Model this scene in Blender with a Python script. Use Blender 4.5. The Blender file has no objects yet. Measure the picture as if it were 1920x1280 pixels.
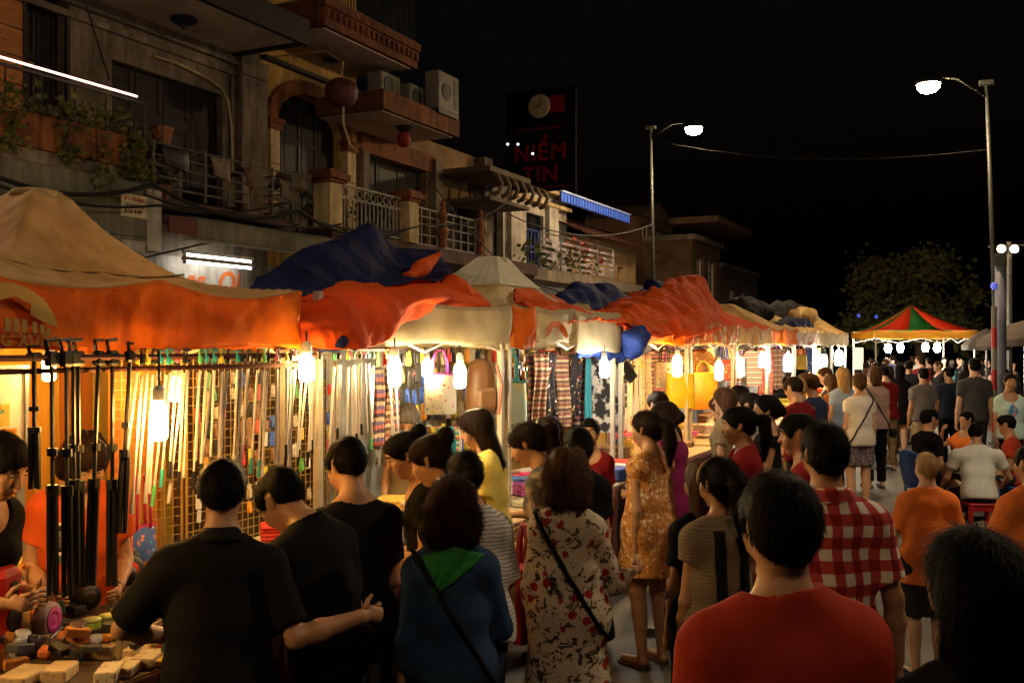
import bpy, bmesh, math, random
import numpy as np
from mathutils import Vector, Matrix

# ------------------------------------------------------------------ camera, sky, exposure
SC = bpy.context.scene
COL = SC.collection
TH = math.radians(26.0)
FPX = 1867.0
CAMZ = 2.05
HZ = 648.0
cam_d = bpy.data.cameras.new('camera')
cam = bpy.data.objects.new('camera', cam_d)
COL.objects.link(cam)
cam.location = (0, 0, CAMZ)
cam.rotation_euler = (math.radians(90), 0, TH)
cam_d.sensor_width = 36.0
cam_d.lens = FPX / 1920.0 * 36.0
cam_d.shift_y = (HZ - 640.0) / 1920.0
cam_d.clip_start = 0.05
cam_d.clip_end = 2000
SC.camera = cam

world = bpy.data.worlds.new('World')
SC.world = world
world.use_nodes = True
wn = world.node_tree.nodes
sky = wn.new('ShaderNodeTexSky')
sky.sky_type = 'NISHITA'
sky.sun_disc = False
sky.sun_elevation = math.radians(-3.0)
sky.sun_rotation = math.radians(200.0)
wn['Background'].inputs['Strength'].default_value = 0.018
world.node_tree.links.new(sky.outputs[0], wn['Background'].inputs['Color'])

SC.view_settings.view_transform = 'Standard'
SC.view_settings.look = 'None'
SC.view_settings.exposure = 0.65
SC.view_settings.gamma = 1.0
SC.view_settings.use_curve_mapping = False
SC.render.engine = 'CYCLES'
cy = SC.cycles
cy.use_denoising = True
try:
    cy.denoiser = 'OPENIMAGEDENOISE'
except Exception:
    pass
cy.max_bounces = 5
cy.diffuse_bounces = 3
cy.glossy_bounces = 2
cy.transmission_bounces = 3
cy.transparent_max_bounces = 6
cy.caustics_reflective = False
cy.caustics_refractive = False
cy.sample_clamp_indirect = 3.0
cy.use_light_tree = True

# ------------------------------------------------------------------ geometry of the view (used to take real positions off the photograph)
CT, ST = math.cos(TH), math.sin(TH)
FWD = Vector((-ST, CT, 0)); RGT = Vector((CT, ST, 0))
XV = 960 + FPX * math.tan(TH)

def atD(px, py, depth):
    return Vector((0, 0, CAMZ)) + FWD * depth + RGT * ((px - 960) / FPX * depth) + Vector((0, 0, (HZ - py) / FPX * depth))

def Dx(px, X):                       # depth of the point seen at column px on the plane x = X
    return FPX * (-X / CT) / (XV - px)

def Yx(px, X):
    return (Dx(px, X) + X * ST) / CT

def Zx(px, py, X):
    return CAMZ + (HZ - py) * Dx(px, X) / FPX

def atX(px, py, X):
    return Vector((X, Yx(px, X), Zx(px, py, X)))

# ------------------------------------------------------------------ materials
def newmat(name):
    m = bpy.data.materials.new(name)
    m.use_nodes = True
    nt = m.node_tree
    b = nt.nodes['Principled BSDF']
    return m, nt, b

def N(nt, t, **kw):
    n = nt.nodes.new(t)
    for k, v in kw.items():
        if k.startswith('_'):
            setattr(n, k[1:], v)
        else:
            n.inputs[k].default_value = v
    return n

def L(nt, a, b):
    nt.links.new(a, b)

def c4(c):
    return (c[0], c[1], c[2], 1.0)

MATS = {}
def mat(name, col, col2=None, rough=0.7, scale=6.0, detail=4.0, bump=0.0, bscale=None, metal=0.0, spec=0.4, trans=0.0, stretch=None, sheen=0.0, lo=0.35, hi=0.65, grime=0.0, crumple=0.0):
    """plain procedural material: noise between two colours, optional bump and translucency"""
    if name in MATS:
        return MATS[name]
    m, nt, b = newmat(name)
    tc = N(nt, 'ShaderNodeTexCoord')
    mp = N(nt, 'ShaderNodeMapping')
    if stretch:
        mp.inputs['Scale'].default_value = stretch
    L(nt, tc.outputs['Object'], mp.inputs['Vector'])
    if col2 is None:
        col2 = tuple(min(1, c * 0.72) for c in col)
    nz = N(nt, 'ShaderNodeTexNoise', Scale=scale, Detail=detail, Roughness=0.6)
    L(nt, mp.outputs[0], nz.inputs['Vector'])
    rp = N(nt, 'ShaderNodeValToRGB')
    rp.color_ramp.elements[0].position = lo; rp.color_ramp.elements[0].color = c4(col2)
    rp.color_ramp.elements[1].position = hi; rp.color_ramp.elements[1].color = c4(col)
    L(nt, nz.outputs['Fac'], rp.inputs['Fac'])
    colour = rp.outputs[0]
    if grime:
        mg = N(nt, 'ShaderNodeMapping'); mg.inputs['Scale'].default_value = (5, 5, .5); L(nt, tc.outputs['Object'], mg.inputs['Vector'])
        ng = N(nt, 'ShaderNodeTexNoise', Scale=1.6, Detail=7.0, Roughness=.7); L(nt, mg.outputs[0], ng.inputs['Vector'])
        n2 = N(nt, 'ShaderNodeTexNoise', Scale=.9, Detail=6.0, Roughness=.7); L(nt, tc.outputs['Object'], n2.inputs['Vector'])
        mu = N(nt, 'ShaderNodeMath', _operation='MULTIPLY'); L(nt, ng.outputs['Fac'], mu.inputs[0]); L(nt, n2.outputs['Fac'], mu.inputs[1])
        rg = N(nt, 'ShaderNodeMapRange'); rg.inputs[1].default_value = .16; rg.inputs[2].default_value = .34; rg.inputs[3].default_value = 1 - grime; rg.inputs[4].default_value = 1.0; L(nt, mu.outputs[0], rg.inputs[0])
        mm = N(nt, 'ShaderNodeMix', _data_type='RGBA', _blend_type='MULTIPLY'); mm.inputs[0].default_value = 1.0
        L(nt, rp.outputs[0], mm.inputs[6]); L(nt, rg.outputs[0], mm.inputs[7]); colour = mm.outputs[2]
    L(nt, colour, b.inputs['Base Color'])
    b.inputs['Roughness'].default_value = rough
    b.inputs['Metallic'].default_value = metal
    b.inputs['Specular IOR Level'].default_value = spec
    if sheen:
        b.inputs['Sheen Weight'].default_value = sheen
    out = nt.nodes['Material Output']
    bp = None
    if bump:
        nb = N(nt, 'ShaderNodeTexNoise', Scale=bscale or scale * 4, Detail=5.0, Roughness=0.65)
        L(nt, mp.outputs[0], nb.inputs['Vector'])
        bp = N(nt, 'ShaderNodeBump', Strength=bump, Distance=0.02)
        L(nt, nb.outputs['Fac'], bp.inputs['Height'])
        if crumple:          # facets and sharp folds of crumpled sheet
            wv = N(nt, 'ShaderNodeTexNoise', Scale=crumple * .6, Detail=2.0); L(nt, tc.outputs['Object'], wv.inputs['Vector'])
            wa = N(nt, 'ShaderNodeVectorMath', _operation='MULTIPLY_ADD'); wa.inputs[1].default_value = (.25, .25, .25); L(nt, wv.outputs['Color'], wa.inputs[0]); L(nt, tc.outputs['Object'], wa.inputs[2])
            v1 = N(nt, 'ShaderNodeTexVoronoi', Scale=crumple); L(nt, wa.outputs[0], v1.inputs['Vector'])
            v2 = N(nt, 'ShaderNodeTexVoronoi', Scale=crumple * 2.7); L(nt, wa.outputs[0], v2.inputs['Vector'])
            sm_ = N(nt, 'ShaderNodeMath', _operation='MULTIPLY_ADD'); sm_.inputs[1].default_value = .4; L(nt, v2.outputs['Distance'], sm_.inputs[0]); L(nt, v1.outputs['Distance'], sm_.inputs[2])
            b2 = N(nt, 'ShaderNodeBump', Strength=.8, Distance=.10 / crumple); L(nt, sm_.outputs[0], b2.inputs['Height']); L(nt, bp.outputs[0], b2.inputs['Normal'])
            bp = b2
        L(nt, bp.outputs[0], b.inputs['Normal'])
    if trans:
        tr = N(nt, 'ShaderNodeBsdfTranslucent')
        L(nt, rp.outputs[0], tr.inputs['Color'])
        if bp:
            L(nt, bp.outputs[0], tr.inputs['Normal'])
        mx = N(nt, 'ShaderNodeMixShader', Fac=trans)
        L(nt, b.outputs[0], mx.inputs[1]); L(nt, tr.outputs[0], mx.inputs[2])
        L(nt, mx.outputs[0], out.inputs['Surface'])
    MATS[name] = m
    return m

def emat(name, col, strength):
    if name in MATS:
        return MATS[name]
    m, nt, b = newmat(name)
    b.inputs['Base Color'].default_value = c4(col)
    b.inputs['Emission Color'].default_value = c4(col)
    b.inputs['Emission Strength'].default_value = strength
    MATS[name] = m
    return m

# ------------------------------------------------------------------ mesh builder
class MB:
    def __init__(s):
        s.v = []; s.f = []
    def add(s, vs, fs):
        o = len(s.v)
        s.v.extend([tuple(v) for v in vs])
        s.f.extend([tuple(i + o for i in f) for f in fs])
        return s
    def box(s, c, d, M=None):
        x, y, z = d[0] / 2, d[1] / 2, d[2] / 2
        vs = [Vector((sx * x, sy * y, sz * z)) for sz in (-1, 1) for sy in (-1, 1) for sx in (-1, 1)]
        if M is not None:
            vs = [M @ v for v in vs]
        c = Vector(c)
        return s.add([v + c for v in vs], [(0, 2, 3, 1), (4, 5, 7, 6), (0, 1, 5, 4), (2, 6, 7, 3), (0, 4, 6, 2), (1, 3, 7, 5)])
    def bb(s, x0, x1, y0, y1, z0, z1):
        return s.box(((x0 + x1) / 2, (y0 + y1) / 2, (z0 + z1) / 2), (abs(x1 - x0), abs(y1 - y0), abs(z1 - z0)))
    def cbox(s, c, d, b=0.01, M=None):
        """box with chamfered vertical edges and a chamfered top"""
        x, y, z = d[0] / 2, d[1] / 2, d[2] / 2
        b = min(b, x * 0.9, y * 0.9, z * 0.9)
        def ring(zz, i):
            xx, yy = x - i, y - i
            return [(-xx + b, -yy, zz), (xx - b, -yy, zz), (xx, -yy + b, zz), (xx, yy - b, zz), (xx - b, yy, zz), (-xx + b, yy, zz), (-xx, yy - b, zz), (-xx, -yy + b, zz)]
        rs = [ring(-z, b * .5), ring(-z + b, 0), ring(z - b, 0), ring(z, b * .5)]
        vs = [Vector(p) for r in rs for p in r]
        fs = []
        for k in range(3):
            for i in range(8):
                j = (i + 1) % 8
                fs.append((k * 8 + i, k * 8 + j, k * 8 + 8 + j, k * 8 + 8 + i))
        fs.append(tuple(range(7, -1, -1))); fs.append(tuple(range(24, 32)))
        if M is not None:
            vs = [M @ v for v in vs]
        c = Vector(c)
        return s.add([v + c for v in vs], fs)
    def tube(s, pts, r, n=8, caps=True):
        pts = [Vector(p) for p in pts]
        rs = r if isinstance(r, (list, tuple)) else [r] * len(pts)
        vs = []; fs = []
        prev = None
        for i, p in enumerate(pts):
            if i == 0: t = pts[1] - pts[0]
            elif i == len(pts) - 1: t = pts[-1] - pts[-2]
            else: t = pts[i + 1] - pts[i - 1]
            t = t.normalized() if t.length > 1e-9 else Vector((0, 0, 1))
            if prev is None:
                a = Vector((0, 0, 1)) if abs(t.z) < 0.9 else Vector((1, 0, 0))
                u = t.cross(a).normalized()
            else:
                u = prev - t * prev.dot(t)
                u = u.normalized() if u.length > 1e-6 else t.orthogonal().normalized()
            prev = u
            w = t.cross(u)
            for k in range(n):
                a = 2 * math.pi * k / n
                vs.append(p + (u * math.cos(a) + w * math.sin(a)) * rs[i])
        for i in range(len(pts) - 1):
            for k in range(n):
                j = (k + 1) % n
                fs.append((i * n + k, i * n + j, i * n + n + j, i * n + n + k))
        if caps:
            fs.append(tuple(range(n - 1, -1, -1)))
            fs.append(tuple(range((len(pts) - 1) * n, len(pts) * n)))
        return s.add(vs, fs)
    def lathe(s, prof, c=(0, 0, 0), n=16, M=None):
        vs = []; fs = []
        for (r, z) in prof:
            for k in range(n):
                a = 2 * math.pi * k / n
                vs.append(Vector((r * math.cos(a), r * math.sin(a), z)))
        for i in range(len(prof) - 1):
            for k in range(n):
                j = (k + 1) % n
                fs.append((i * n + k, i * n + j, i * n + n + j, i * n + n + k))
        fs.append(tuple(range(n - 1, -1, -1)))
        fs.append(tuple(range((len(prof) - 1) * n, len(prof) * n)))
        if M is not None:
            vs = [M @ v for v in vs]
        c = Vector(c)
        return s.add([v + c for v in vs], fs)
    def prism(s, poly, a, b, axis='x'):
        """polygon extruded from a to b along an axis; poly in the other two coordinates"""
        n = len(poly)
        def P(p, t):
            return (t, p[0], p[1]) if axis == 'x' else ((p[0], t, p[1]) if axis == 'y' else (p[0], p[1], t))
        vs = [P(p, a) for p in poly] + [P(p, b) for p in poly]
        fs = [tuple(range(n)), tuple(range(2 * n - 1, n - 1, -1))]
        for i in range(n):
            j = (i + 1) % n
            fs.append((i, i + n, j + n, j))
        return s.add(vs, fs)
    def grid(s, P, thick=0.0):
        """P: 2-D list of points -> sheet (two skins and a rim when thick)"""
        m, n = len(P), len(P[0])
        vs = [Vector(p) for r in P for p in r]
        fs = [(i * n + j, i * n + j + 1, (i + 1) * n + j + 1, (i + 1) * n + j) for i in range(m - 1) for j in range(n - 1)]
        if thick:
            nr = [Vector((0, 0, 0)) for _ in vs]
            for f in fs:
                q = (vs[f[2]] - vs[f[0]]).cross(vs[f[3]] - vs[f[1]])
                for i in f: nr[i] += q
            o = len(vs)
            vs2 = [v - (q.normalized() if q.length > 0 else Vector((0, 0, 1))) * thick for v, q in zip(vs, nr)]
            fs2 = [tuple(i + o for i in reversed(f)) for f in fs]
            rim = [j for j in range(n)] + [i * n + n - 1 for i in range(1, m)] + [(m - 1) * n + j for j in range(n - 2, -1, -1)] + [i * n for i in range(m - 2, 0, -1)]
            fr = [(rim[k], rim[k] + o, rim[(k + 1) % len(rim)] + o, rim[(k + 1) % len(rim)]) for k in range(len(rim))]
            vs = vs + vs2; fs = fs + fs2 + fr
        return s.add(vs, fs)
    def mesh(s, name, smooth=False):
        me = bpy.data.meshes.new(name)
        me.from_pydata(s.v, [], s.f)
        me.update()
        bm = bmesh.new(); bm.from_mesh(me)
        bmesh.ops.recalc_face_normals(bm, faces=bm.faces)
        bm.to_mesh(me); bm.free()
        if smooth:
            me.polygons.foreach_set('use_smooth', [True] * len(me.polygons))
        return me
    def build(s, name, m, parent=None, smooth=False):
        return obj(name, s.mesh(name, smooth), m, parent)

def obj(name, me, m=None, parent=None, loc=None, rz=0.0):
    o = bpy.data.objects.new(name, me)
    COL.objects.link(o)
    if m is not None and not me.materials:
        me.materials.append(m)
    if parent is not None:
        o.parent = parent
    if loc is not None:
        o.location = loc
        o.rotation_euler = (0, 0, rz)
    return o

def tag(o, label=None, cat=None, group=None, kind=None):
    if label: o['label'] = label
    if cat: o['category'] = cat
    if group: o['group'] = group
    if kind: o['kind'] = kind
    return o

def empty(name, loc=(0, 0, 0), rz=0.0):
    o = bpy.data.objects.new(name, None)
    COL.objects.link(o)
    o.location = loc
    o.rotation_euler = (0, 0, rz)
    o.empty_display_size = 0.1
    return o

def copy_tree(o, parent=None, loc=None, rz=None):
    c = o.copy()
    COL.objects.link(c)
    c.parent = parent
    if loc is not None: c.location = loc
    if rz is not None: c.rotation_euler = (0, 0, rz)
    for ch in list(o.children):
        copy_tree(ch, c)
    return c

def text(name, body, size, m, parent, loc, rot, extrude=0.006, align='CENTER', shear=0.0, bold=0.0, spacing=1.0):
    cu = bpy.data.curves.new(name, 'FONT')
    cu.body = body; cu.size = size; cu.extrude = extrude; cu.align_x = align; cu.align_y = 'CENTER'
    cu.shear = shear; cu.offset = bold; cu.resolution_u = 3; cu.space_character = spacing
    t = bpy.data.objects.new(name, cu)
    COL.objects.link(t)
    bpy.context.view_layer.update()
    me = bpy.data.meshes.new_from_object(t.evaluated_get(bpy.context.evaluated_depsgraph_get()))
    bpy.data.objects.remove(t); bpy.data.curves.remove(cu)
    me.name = name
    me.materials.clear()
    o = obj(name, me, m, parent)
    o.location = loc
    o.rotation_euler = rot
    return o

def dashes(name, m, parent, loc, rot, width, height, seed):
    """a line of small writing that cannot be read: short unequal strokes"""
    r = random.Random(seed); mb = MB(); x = -width / 2
    while x < width / 2:
        w = r.uniform(.3, .8) * height
        mb.bb(x, x + w * .45, -height / 2, height / 2, 0, .003); mb.bb(x, x + w, -height * .1, height * .12, .0005, .0033)
        x += w + height * r.choice((.2, .25, .6))
    o = mb.build(name, m, parent); o.location = loc; o.rotation_euler = rot
    return o

RNG = random.Random(7)
def rr(a, b): return RNG.uniform(a, b)

_wv = np.random.RandomState(3)
_WD = _wv.normal(size=(24, 3)); _WD /= np.linalg.norm(_WD, axis=1)[:, None]
_WP = _wv.uniform(0, 6.28, 24)
def wob(p, scale, seed=0, octs=3):
    """cheap smooth noise (-1..1) at points p (n,3)"""
    p = np.asarray(p, dtype=np.float64)
    r = np.zeros(p.shape[0]); a = 1.0; tot = 0
    for o in range(octs):
        s = scale * (1.9 ** o)
        q = np.zeros(p.shape[0])
        for k in range(4):
            i = (seed * 5 + o * 4 + k) % 24
            w = _WD[i]
            q += np.sin(p @ w * s + _WP[i] + 1.3 * np.sin(p @ _WD[(i + 7) % 24] * s * .7 + seed))
        r += a * q / 4; tot += a; a *= 0.55
    return r / tot
def wob1(p, scale, seed=0, octs=3):
    return float(wob(np.array([tuple(p)]), scale, seed, octs)[0])

def catmull(P, sub):
    """bicubic refinement of a control grid of points"""
    A = np.array([[tuple(p) for p in r] for r in P], dtype=np.float64)
    def refine(A):
        n = A.shape[0]
        E = np.concatenate([2 * A[:1] - A[1:2], A, 2 * A[-1:] - A[-2:-1]])
        out = []
        for i in range(n - 1):
            p0, p1, p2, p3 = E[i], E[i + 1], E[i + 2], E[i + 3]
            for k in range(sub):
                t = k / sub
                out.append(.5 * (2 * p1 + (p2 - p0) * t + (2 * p0 - 5 * p1 + 4 * p2 - p3) * t * t + (3 * p1 - p0 - 3 * p2 + p3) * t ** 3))
        out.append(A[-1])
        return np.array(out)
    A = refine(A)
    A = refine(A.transpose(1, 0, 2)).transpose(1, 0, 2)
    return A

def tri(x):
    f = x - np.floor(x)
    return np.abs(f - .5) * 4 - 1
def crease(P, scale, seed):
    """crumpled cloth: flat facets meeting in sharp folds (-1..1)"""
    P = np.asarray(P)
    q = P + .11 * np.stack([wob(P, scale * .5, seed + 1, 2), wob(P, scale * .5, seed + 4, 2), wob(P, scale * .5, seed + 9, 2)], 1)
    r = np.zeros(len(P)); tot = 0
    for k in range(6):
        f = scale / 6.28 * (.7, 1.0, 1.35, 1.9, 2.6, 3.4)[k]; a = (1, .8, .6, .4, .28, .18)[k]
        r += a * tri(q @ _WD[(seed * 7 + k * 5) % 24] * f + _WP[(seed + k) % 24]); tot += a
    return r / tot * 1.6

def cloth_sheet(name, ctrl, m, parent=None, sub=10, amp=0.03, fscale=7.0, seed=0, thick=0.006, stretch=(1, 1, 1)):
    A = catmull(ctrl, sub)
    s = A.shape
    gu = np.gradient(A, axis=0); gv = np.gradient(A, axis=1)
    nrm = np.cross(gu, gv); nrm /= (np.linalg.norm(nrm, axis=2, keepdims=True) + 1e-9)
    flat = A.reshape(-1, 3) * np.array(stretch)
    w = crease(flat, fscale, seed).reshape(s[0], s[1], 1)
    w2 = wob(flat, fscale * .5, seed + 2, 2).reshape(s[0], s[1], 1)
    A = A + nrm * amp * (w * 1.1 + w2 * 0.8)
    mb = MB()
    mb.grid([[tuple(p) for p in r] for r in A], thick)
    return mb.build(name, m, parent, smooth=True)

ORD = ['first', 'second', 'third', 'fourth', 'fifth', 'sixth', 'seventh', 'eighth', 'ninth', 'tenth', 'eleventh', 'twelfth', 'thirteenth', 'fourteenth', 'fifteenth', 'sixteenth', 'seventeenth', 'eighteenth', 'nineteenth', 'twentieth',
       'twenty-first', 'twenty-second', 'twenty-third', 'twenty-fourth', 'twenty-fifth', 'twenty-sixth', 'twenty-seventh', 'twenty-eighth', 'twenty-ninth', 'thirtieth', 'thirty-first', 'thirty-second', 'thirty-third', 'thirty-fourth', 'thirty-fifth'] + ['%s' % w for w in ('thirty-sixth thirty-seventh thirty-eighth thirty-ninth fortieth forty-first forty-second forty-third forty-fourth forty-fifth forty-sixth forty-seventh forty-eighth forty-ninth fiftieth'.split())]
# ------------------------------------------------------------------ materials of the setting
M_asph = mat('asphalt', (.11, .098, .085), (.055, .05, .045), rough=.62, scale=1.3, detail=8, bump=.35, bscale=60)
M_pave = mat('paving', (.16, .14, .12), (.09, .08, .07), rough=.8, scale=3, bump=.2)
M_kerb = mat('kerbstone', (.22, .20, .18), rough=.8, scale=8, bump=.2)
M_plast = mat('grey_plaster', (.34, .27, .20), (.20, .155, .115), rough=.9, grime=.65, scale=1.6, detail=8, bump=.12, bscale=30)
M_soff = mat('soffit_plaster', (.78, .66, .52), (.60, .49, .38), rough=.9, grime=.35, scale=1.2, detail=7)
M_yel = mat('ochre_plaster', (.78, .50, .14), (.60, .36, .09), rough=.9, grime=.6, scale=2.0, detail=7, bump=.1, bscale=30)
M_cream = mat('cream_plaster', (.80, .62, .34), (.62, .46, .24), rough=.85, grime=.55, scale=4.0, detail=7, bump=.1, bscale=30)
M_ora = mat('terracotta_trim', (.32, .11, .035), (.18, .06, .02), rough=.85, grime=.6, scale=4.0, detail=7, bump=.15, bscale=30)
M_wood = mat('dark_wood', (.016, .009, .006), (.008, .005, .004), rough=.6, scale=3, stretch=(6, 6, .6), bump=.2)
M_dark = mat('black_iron', (.02, .02, .022), rough=.5, scale=5)
M_iron = mat('grey_iron', (.16, .14, .12), (.07, .055, .045), rough=.6, scale=9)
M_rust = mat('rusty_tin', (.12, .045, .03), (.05, .025, .02), rough=.75, scale=3, bump=.2)
M_white = mat('white_paint', (.66, .61, .54), (.42, .38, .32), rough=.75, grime=.5, scale=3, detail=7)
M_acw = mat('dull_white', (.26, .235, .19), (.17, .155, .13), rough=.6, scale=3)
M_white2 = mat('white_plastic', (.72, .70, .66), rough=.5, scale=3)
M_grey = mat('grey_canvas', (.22, .20, .15), (.14, .13, .10), rough=.85, grime=.5, scale=2.5, detail=6, bump=.1)
M_brown = mat('brown_panel', (.12, .035, .03), rough=.8, scale=3)
M_glassd = mat('dark_glass', (.012, .014, .02), rough=.12, spec=.6, scale=2)
M_leaf = mat('leaf', (.15, .16, .05), (.06, .09, .03), rough=.55, scale=14, trans=.25)
M_leafy = mat('yellow_leaf', (.30, .24, .05), (.12, .13, .03), rough=.55, scale=14, trans=.25)
M_bark = mat('bark', (.09, .06, .04), rough=.9, scale=8, bump=.5)
M_terra = mat('terracotta_pot', (.34, .13, .06), rough=.8, scale=7)
M_steel = mat('galvanised_steel', (.35, .35, .34), (.24, .24, .235), rough=.45, metal=.7, scale=6)
M_red = mat('red_paint', (.5, .02, .015), rough=.5, scale=5)
M_cable = mat('black_cable', (.012, .012, .012), rough=.6)
M_blue = mat('blue_paint', (.05, .09, .42), rough=.6, scale=5)

XF, XB = -11.4, -10.0

# ------------------------------------------------------------------ ground
g = MB()
g.add([(-400, -300, 0), (400, -300, 0), (400, 700, 0), (-400, 700, 0)], [(0, 1, 2, 3)])
tag(g.build('road', M_asph), kind='structure', label='dark worn asphalt street under the crowd')
g = MB(); g.bb(-11.9, -8.3, -10, 60, .004, .13)
pv = tag(g.build('pavement', M_pave), kind='structure', label='raised pavement in front of the old houses')
g = MB(); g.bb(-8.3, -8.1, -10, 60, .003, .15)
tag(g.build('kerb', M_kerb), kind='structure')
# a few repairs and painted lines on the road (flat sheets just above it)
g = MB(); g.add([(1.9, 2, .004), (2.02, 2, .004), (2.02, 60, .004), (1.9, 60, .004)], [(0, 1, 2, 3)])
tag(g.build('road_marking', mat('worn_road_paint', (.35, .33, .30), (.08, .075, .07), rough=.8, scale=9, lo=.4, hi=.6)), kind='structure')
g = MB()
for (x, y, w, h) in ((.6, 7.5, .9, 1.3), (-.3, 11, 1.2, .8), (2.9, 6.2, 1.0, 1.6)):
    g.add([(x, y, .003), (x + w, y + .1, .003), (x + w - .1, y + h, .003), (x + .05, y + h, .003)], [(0, 1, 2, 3)])
tag(g.build('road_patch', mat('fresh_asphalt', (.03, .03, .032), rough=.6, scale=30, bump=.3)), kind='structure')

# ------------------------------------------------------------------ helpers for houses
def wall_boxes(mb, X0, X1, y0, y1, z0, z1, holes):
    """a wall slab x in X0..X1 with rectangular holes"""
    ys = sorted({y0, y1, *[h[0] for h in holes], *[h[1] for h in holes]})
    ys = [y for y in ys if y0 <= y <= y1]
    for a, b in zip(ys[:-1], ys[1:]):
        cuts = sorted([(h[2], h[3]) for h in holes if h[0] < (a + b) / 2 < h[1]])
        z = z0
        for (c, d) in cuts:
            if c > z: mb.bb(X0, X1, a, b, z, c)
            z = max(z, d)
        if z < z1: mb.bb(X0, X1, a, b, z, z1)
    return mb

def shutter(parent, x, y0, y1, z0, z1, m=M_wood, leaves=2, frame=True, slats=0, louv=None):
    """a door or shutter of several leaves set into an opening, each leaf a part with panels"""
    w = (y1 - y0) / leaves
    for i in range(leaves):
        mb = MB()
        a, b = y0 + i * w + .01, y0 + (i + 1) * w - .01
        mb.bb(x - .03, x, a, b, z0, z1)
        st = min(.09, w * .18)
        for (q, r) in ((a, a + st), (b - st, b)):
            mb.bb(x, x + .022, q, r, z0, z1)
        nz = 3
        for k in range(nz + 1):
            zz = z0 + (z1 - z0) * k / nz
            mb.bb(x + .001, x + .02, a + st, b - st, max(z0, zz - st / 2), min(z1, zz + st / 2))
        if slats:
            for k in range(slats):
                zz = z0 + (z1 - z0) * (k + .5) / slats
                mb.bb(x + .002, x + .014, a + st, b - st, zz, zz + (z1 - z0) / slats * .5)
        mb.build('door_leaf', m, parent)
    if frame:
        mb = MB()
        mb.bb(x - .04, x + .045, y0 - .07, y0, z0, z1 + .07); mb.bb(x - .04, x + .045, y1, y1 + .07, z0, z1 + .07)
        mb.bb(x - .04, x + .044, y0, y1, z1, z1 + .07)
        mb.build('door_frame', m, parent)

def rail(parent, x, y0, y1, z0, z1, m, pitch=.11, r=.011, top=.025, scroll=False):
    """metal railing along y: rails, balusters one by one, optional scroll band"""
    mb = MB(); mb.bb(x - top, x + top, y0, y1, z1 - .03, z1); mb.bb(x - .012, x + .012, y0, y1, z0, z0 + .025)
    if scroll: mb.bb(x - .012, x + .012, y0, y1, z1 - .24, z1 - .215)
    rl = mb.build('rail', m, parent)
    me = MB().tube([(0, 0, 0), (0, 0, (z1 - (.24 if scroll else .03)) - z0 - .02)], r, 6).mesh('baluster')
    n = max(2, int((y1 - y0) / pitch))
    for i in range(n + 1):
        obj('baluster', me, m, parent, (x, y0 + .03 + (y1 - y0 - .06) * i / n, z0 + .02))
    if scroll:
        ring = MB().tube([(0, .075 * math.cos(a), .075 * math.sin(a)) for a in np.linspace(0, 2 * math.pi, 13)], .010, 5, caps=False).mesh('scroll')
        k = max(2, int((y1 - y0) / .19))
        for i in range(k):
            obj('scroll', ring, m, parent, (x, y0 + (y1 - y0) * (i + .5) / k, z1 - .125))

def leafcloud(name, m, parent, pts, size=(.03, .07), seed=1):
    r = random.Random(seed)
    mb = MB()
    for p in pts:
        s = r.uniform(*size); a = r.uniform(0, 6.28); t = r.uniform(-1, 1)
        d = Vector((math.cos(a), math.sin(a), t)).normalized(); e = d.orthogonal().normalized() * s * .5
        if r.random() < .5: e = d.cross(e).normalized() * s * .5
        p = Vector(p)
        mb.add([p, p + d * s * .5 + e, p + d * s, p + d * s * .5 - e], [(0, 1, 2, 3)])
    return mb.build(name, m, parent)

# ------------------------------------------------------------------ house A: grey plastered house with the flower balcony
yA0, yA1 = 2.0, 13.5
A = empty('grey_house', (XF, 8, 0))
A_ = lambda mb, nm, m, par=None: mb.build(nm, m, par or A)
A.location = (0, 0, 0)
w0, w1 = Yx(210, XF), Yx(418, XF)
d0, d1 = Yx(46, XF), Yx(120, XF)
holesA = [(w0, w1, 4.2, 6.15), (d0, d1, 4.2, 6.75), (4.2, 6.6, 4.2, 6.3), (3.0, 5.6, .15, 3.0), (6.2, 8.9, .15, 3.0), (9.6, 12.9, .15, 2.85)]
A_(wall_boxes(MB(), XF - .3, XF, yA0, yA1, .1, 10.2, holesA), 'wall', M_plast)
shutter(A, XF - .18, w0, w1, 4.2, 6.15, leaves=4, slats=14)
shutter(A, XF - .18, d0, d1, 4.2, 6.75, leaves=2)
shutter(A, XF - .18, 4.2, 6.6, 4.2, 6.3, leaves=4, slats=12)
roll = mat('roller_shutter', (.20, .19, .17), (.12, .115, .10), rough=.6, scale=4)
for (a, b, h) in ((3.0, 5.6, 3.0), (6.2, 8.9, 3.0), (9.6, 12.9, 2.85)):
    mb = MB()
    n = 20
    for k in range(n):
        z = .15 + (h - .15) * k / n
        mb.bb(XF - .2, XF - .17, a, b, z + .004, z + (h - .15) / n - .012)
    mb.bb(XF - .23, XF - .205, a, b, .15, h)
    mb.build('roller_shutter', roll, A)
A_(MB().bb(XF - .2, XB + .1, yA0, Yx(555, XB), 6.86, 7.12), 'eave_slab', M_soff)
A_(MB().bb(XB + .1, XB + .19, yA0, Yx(555, XB) + .09, 6.80, 7.2).bb(XF, XB + .1, Yx(555, XB) + .003, Yx(555, XB) + .09, 6.81, 7.19), 'eave_edge', M_wood)
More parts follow.
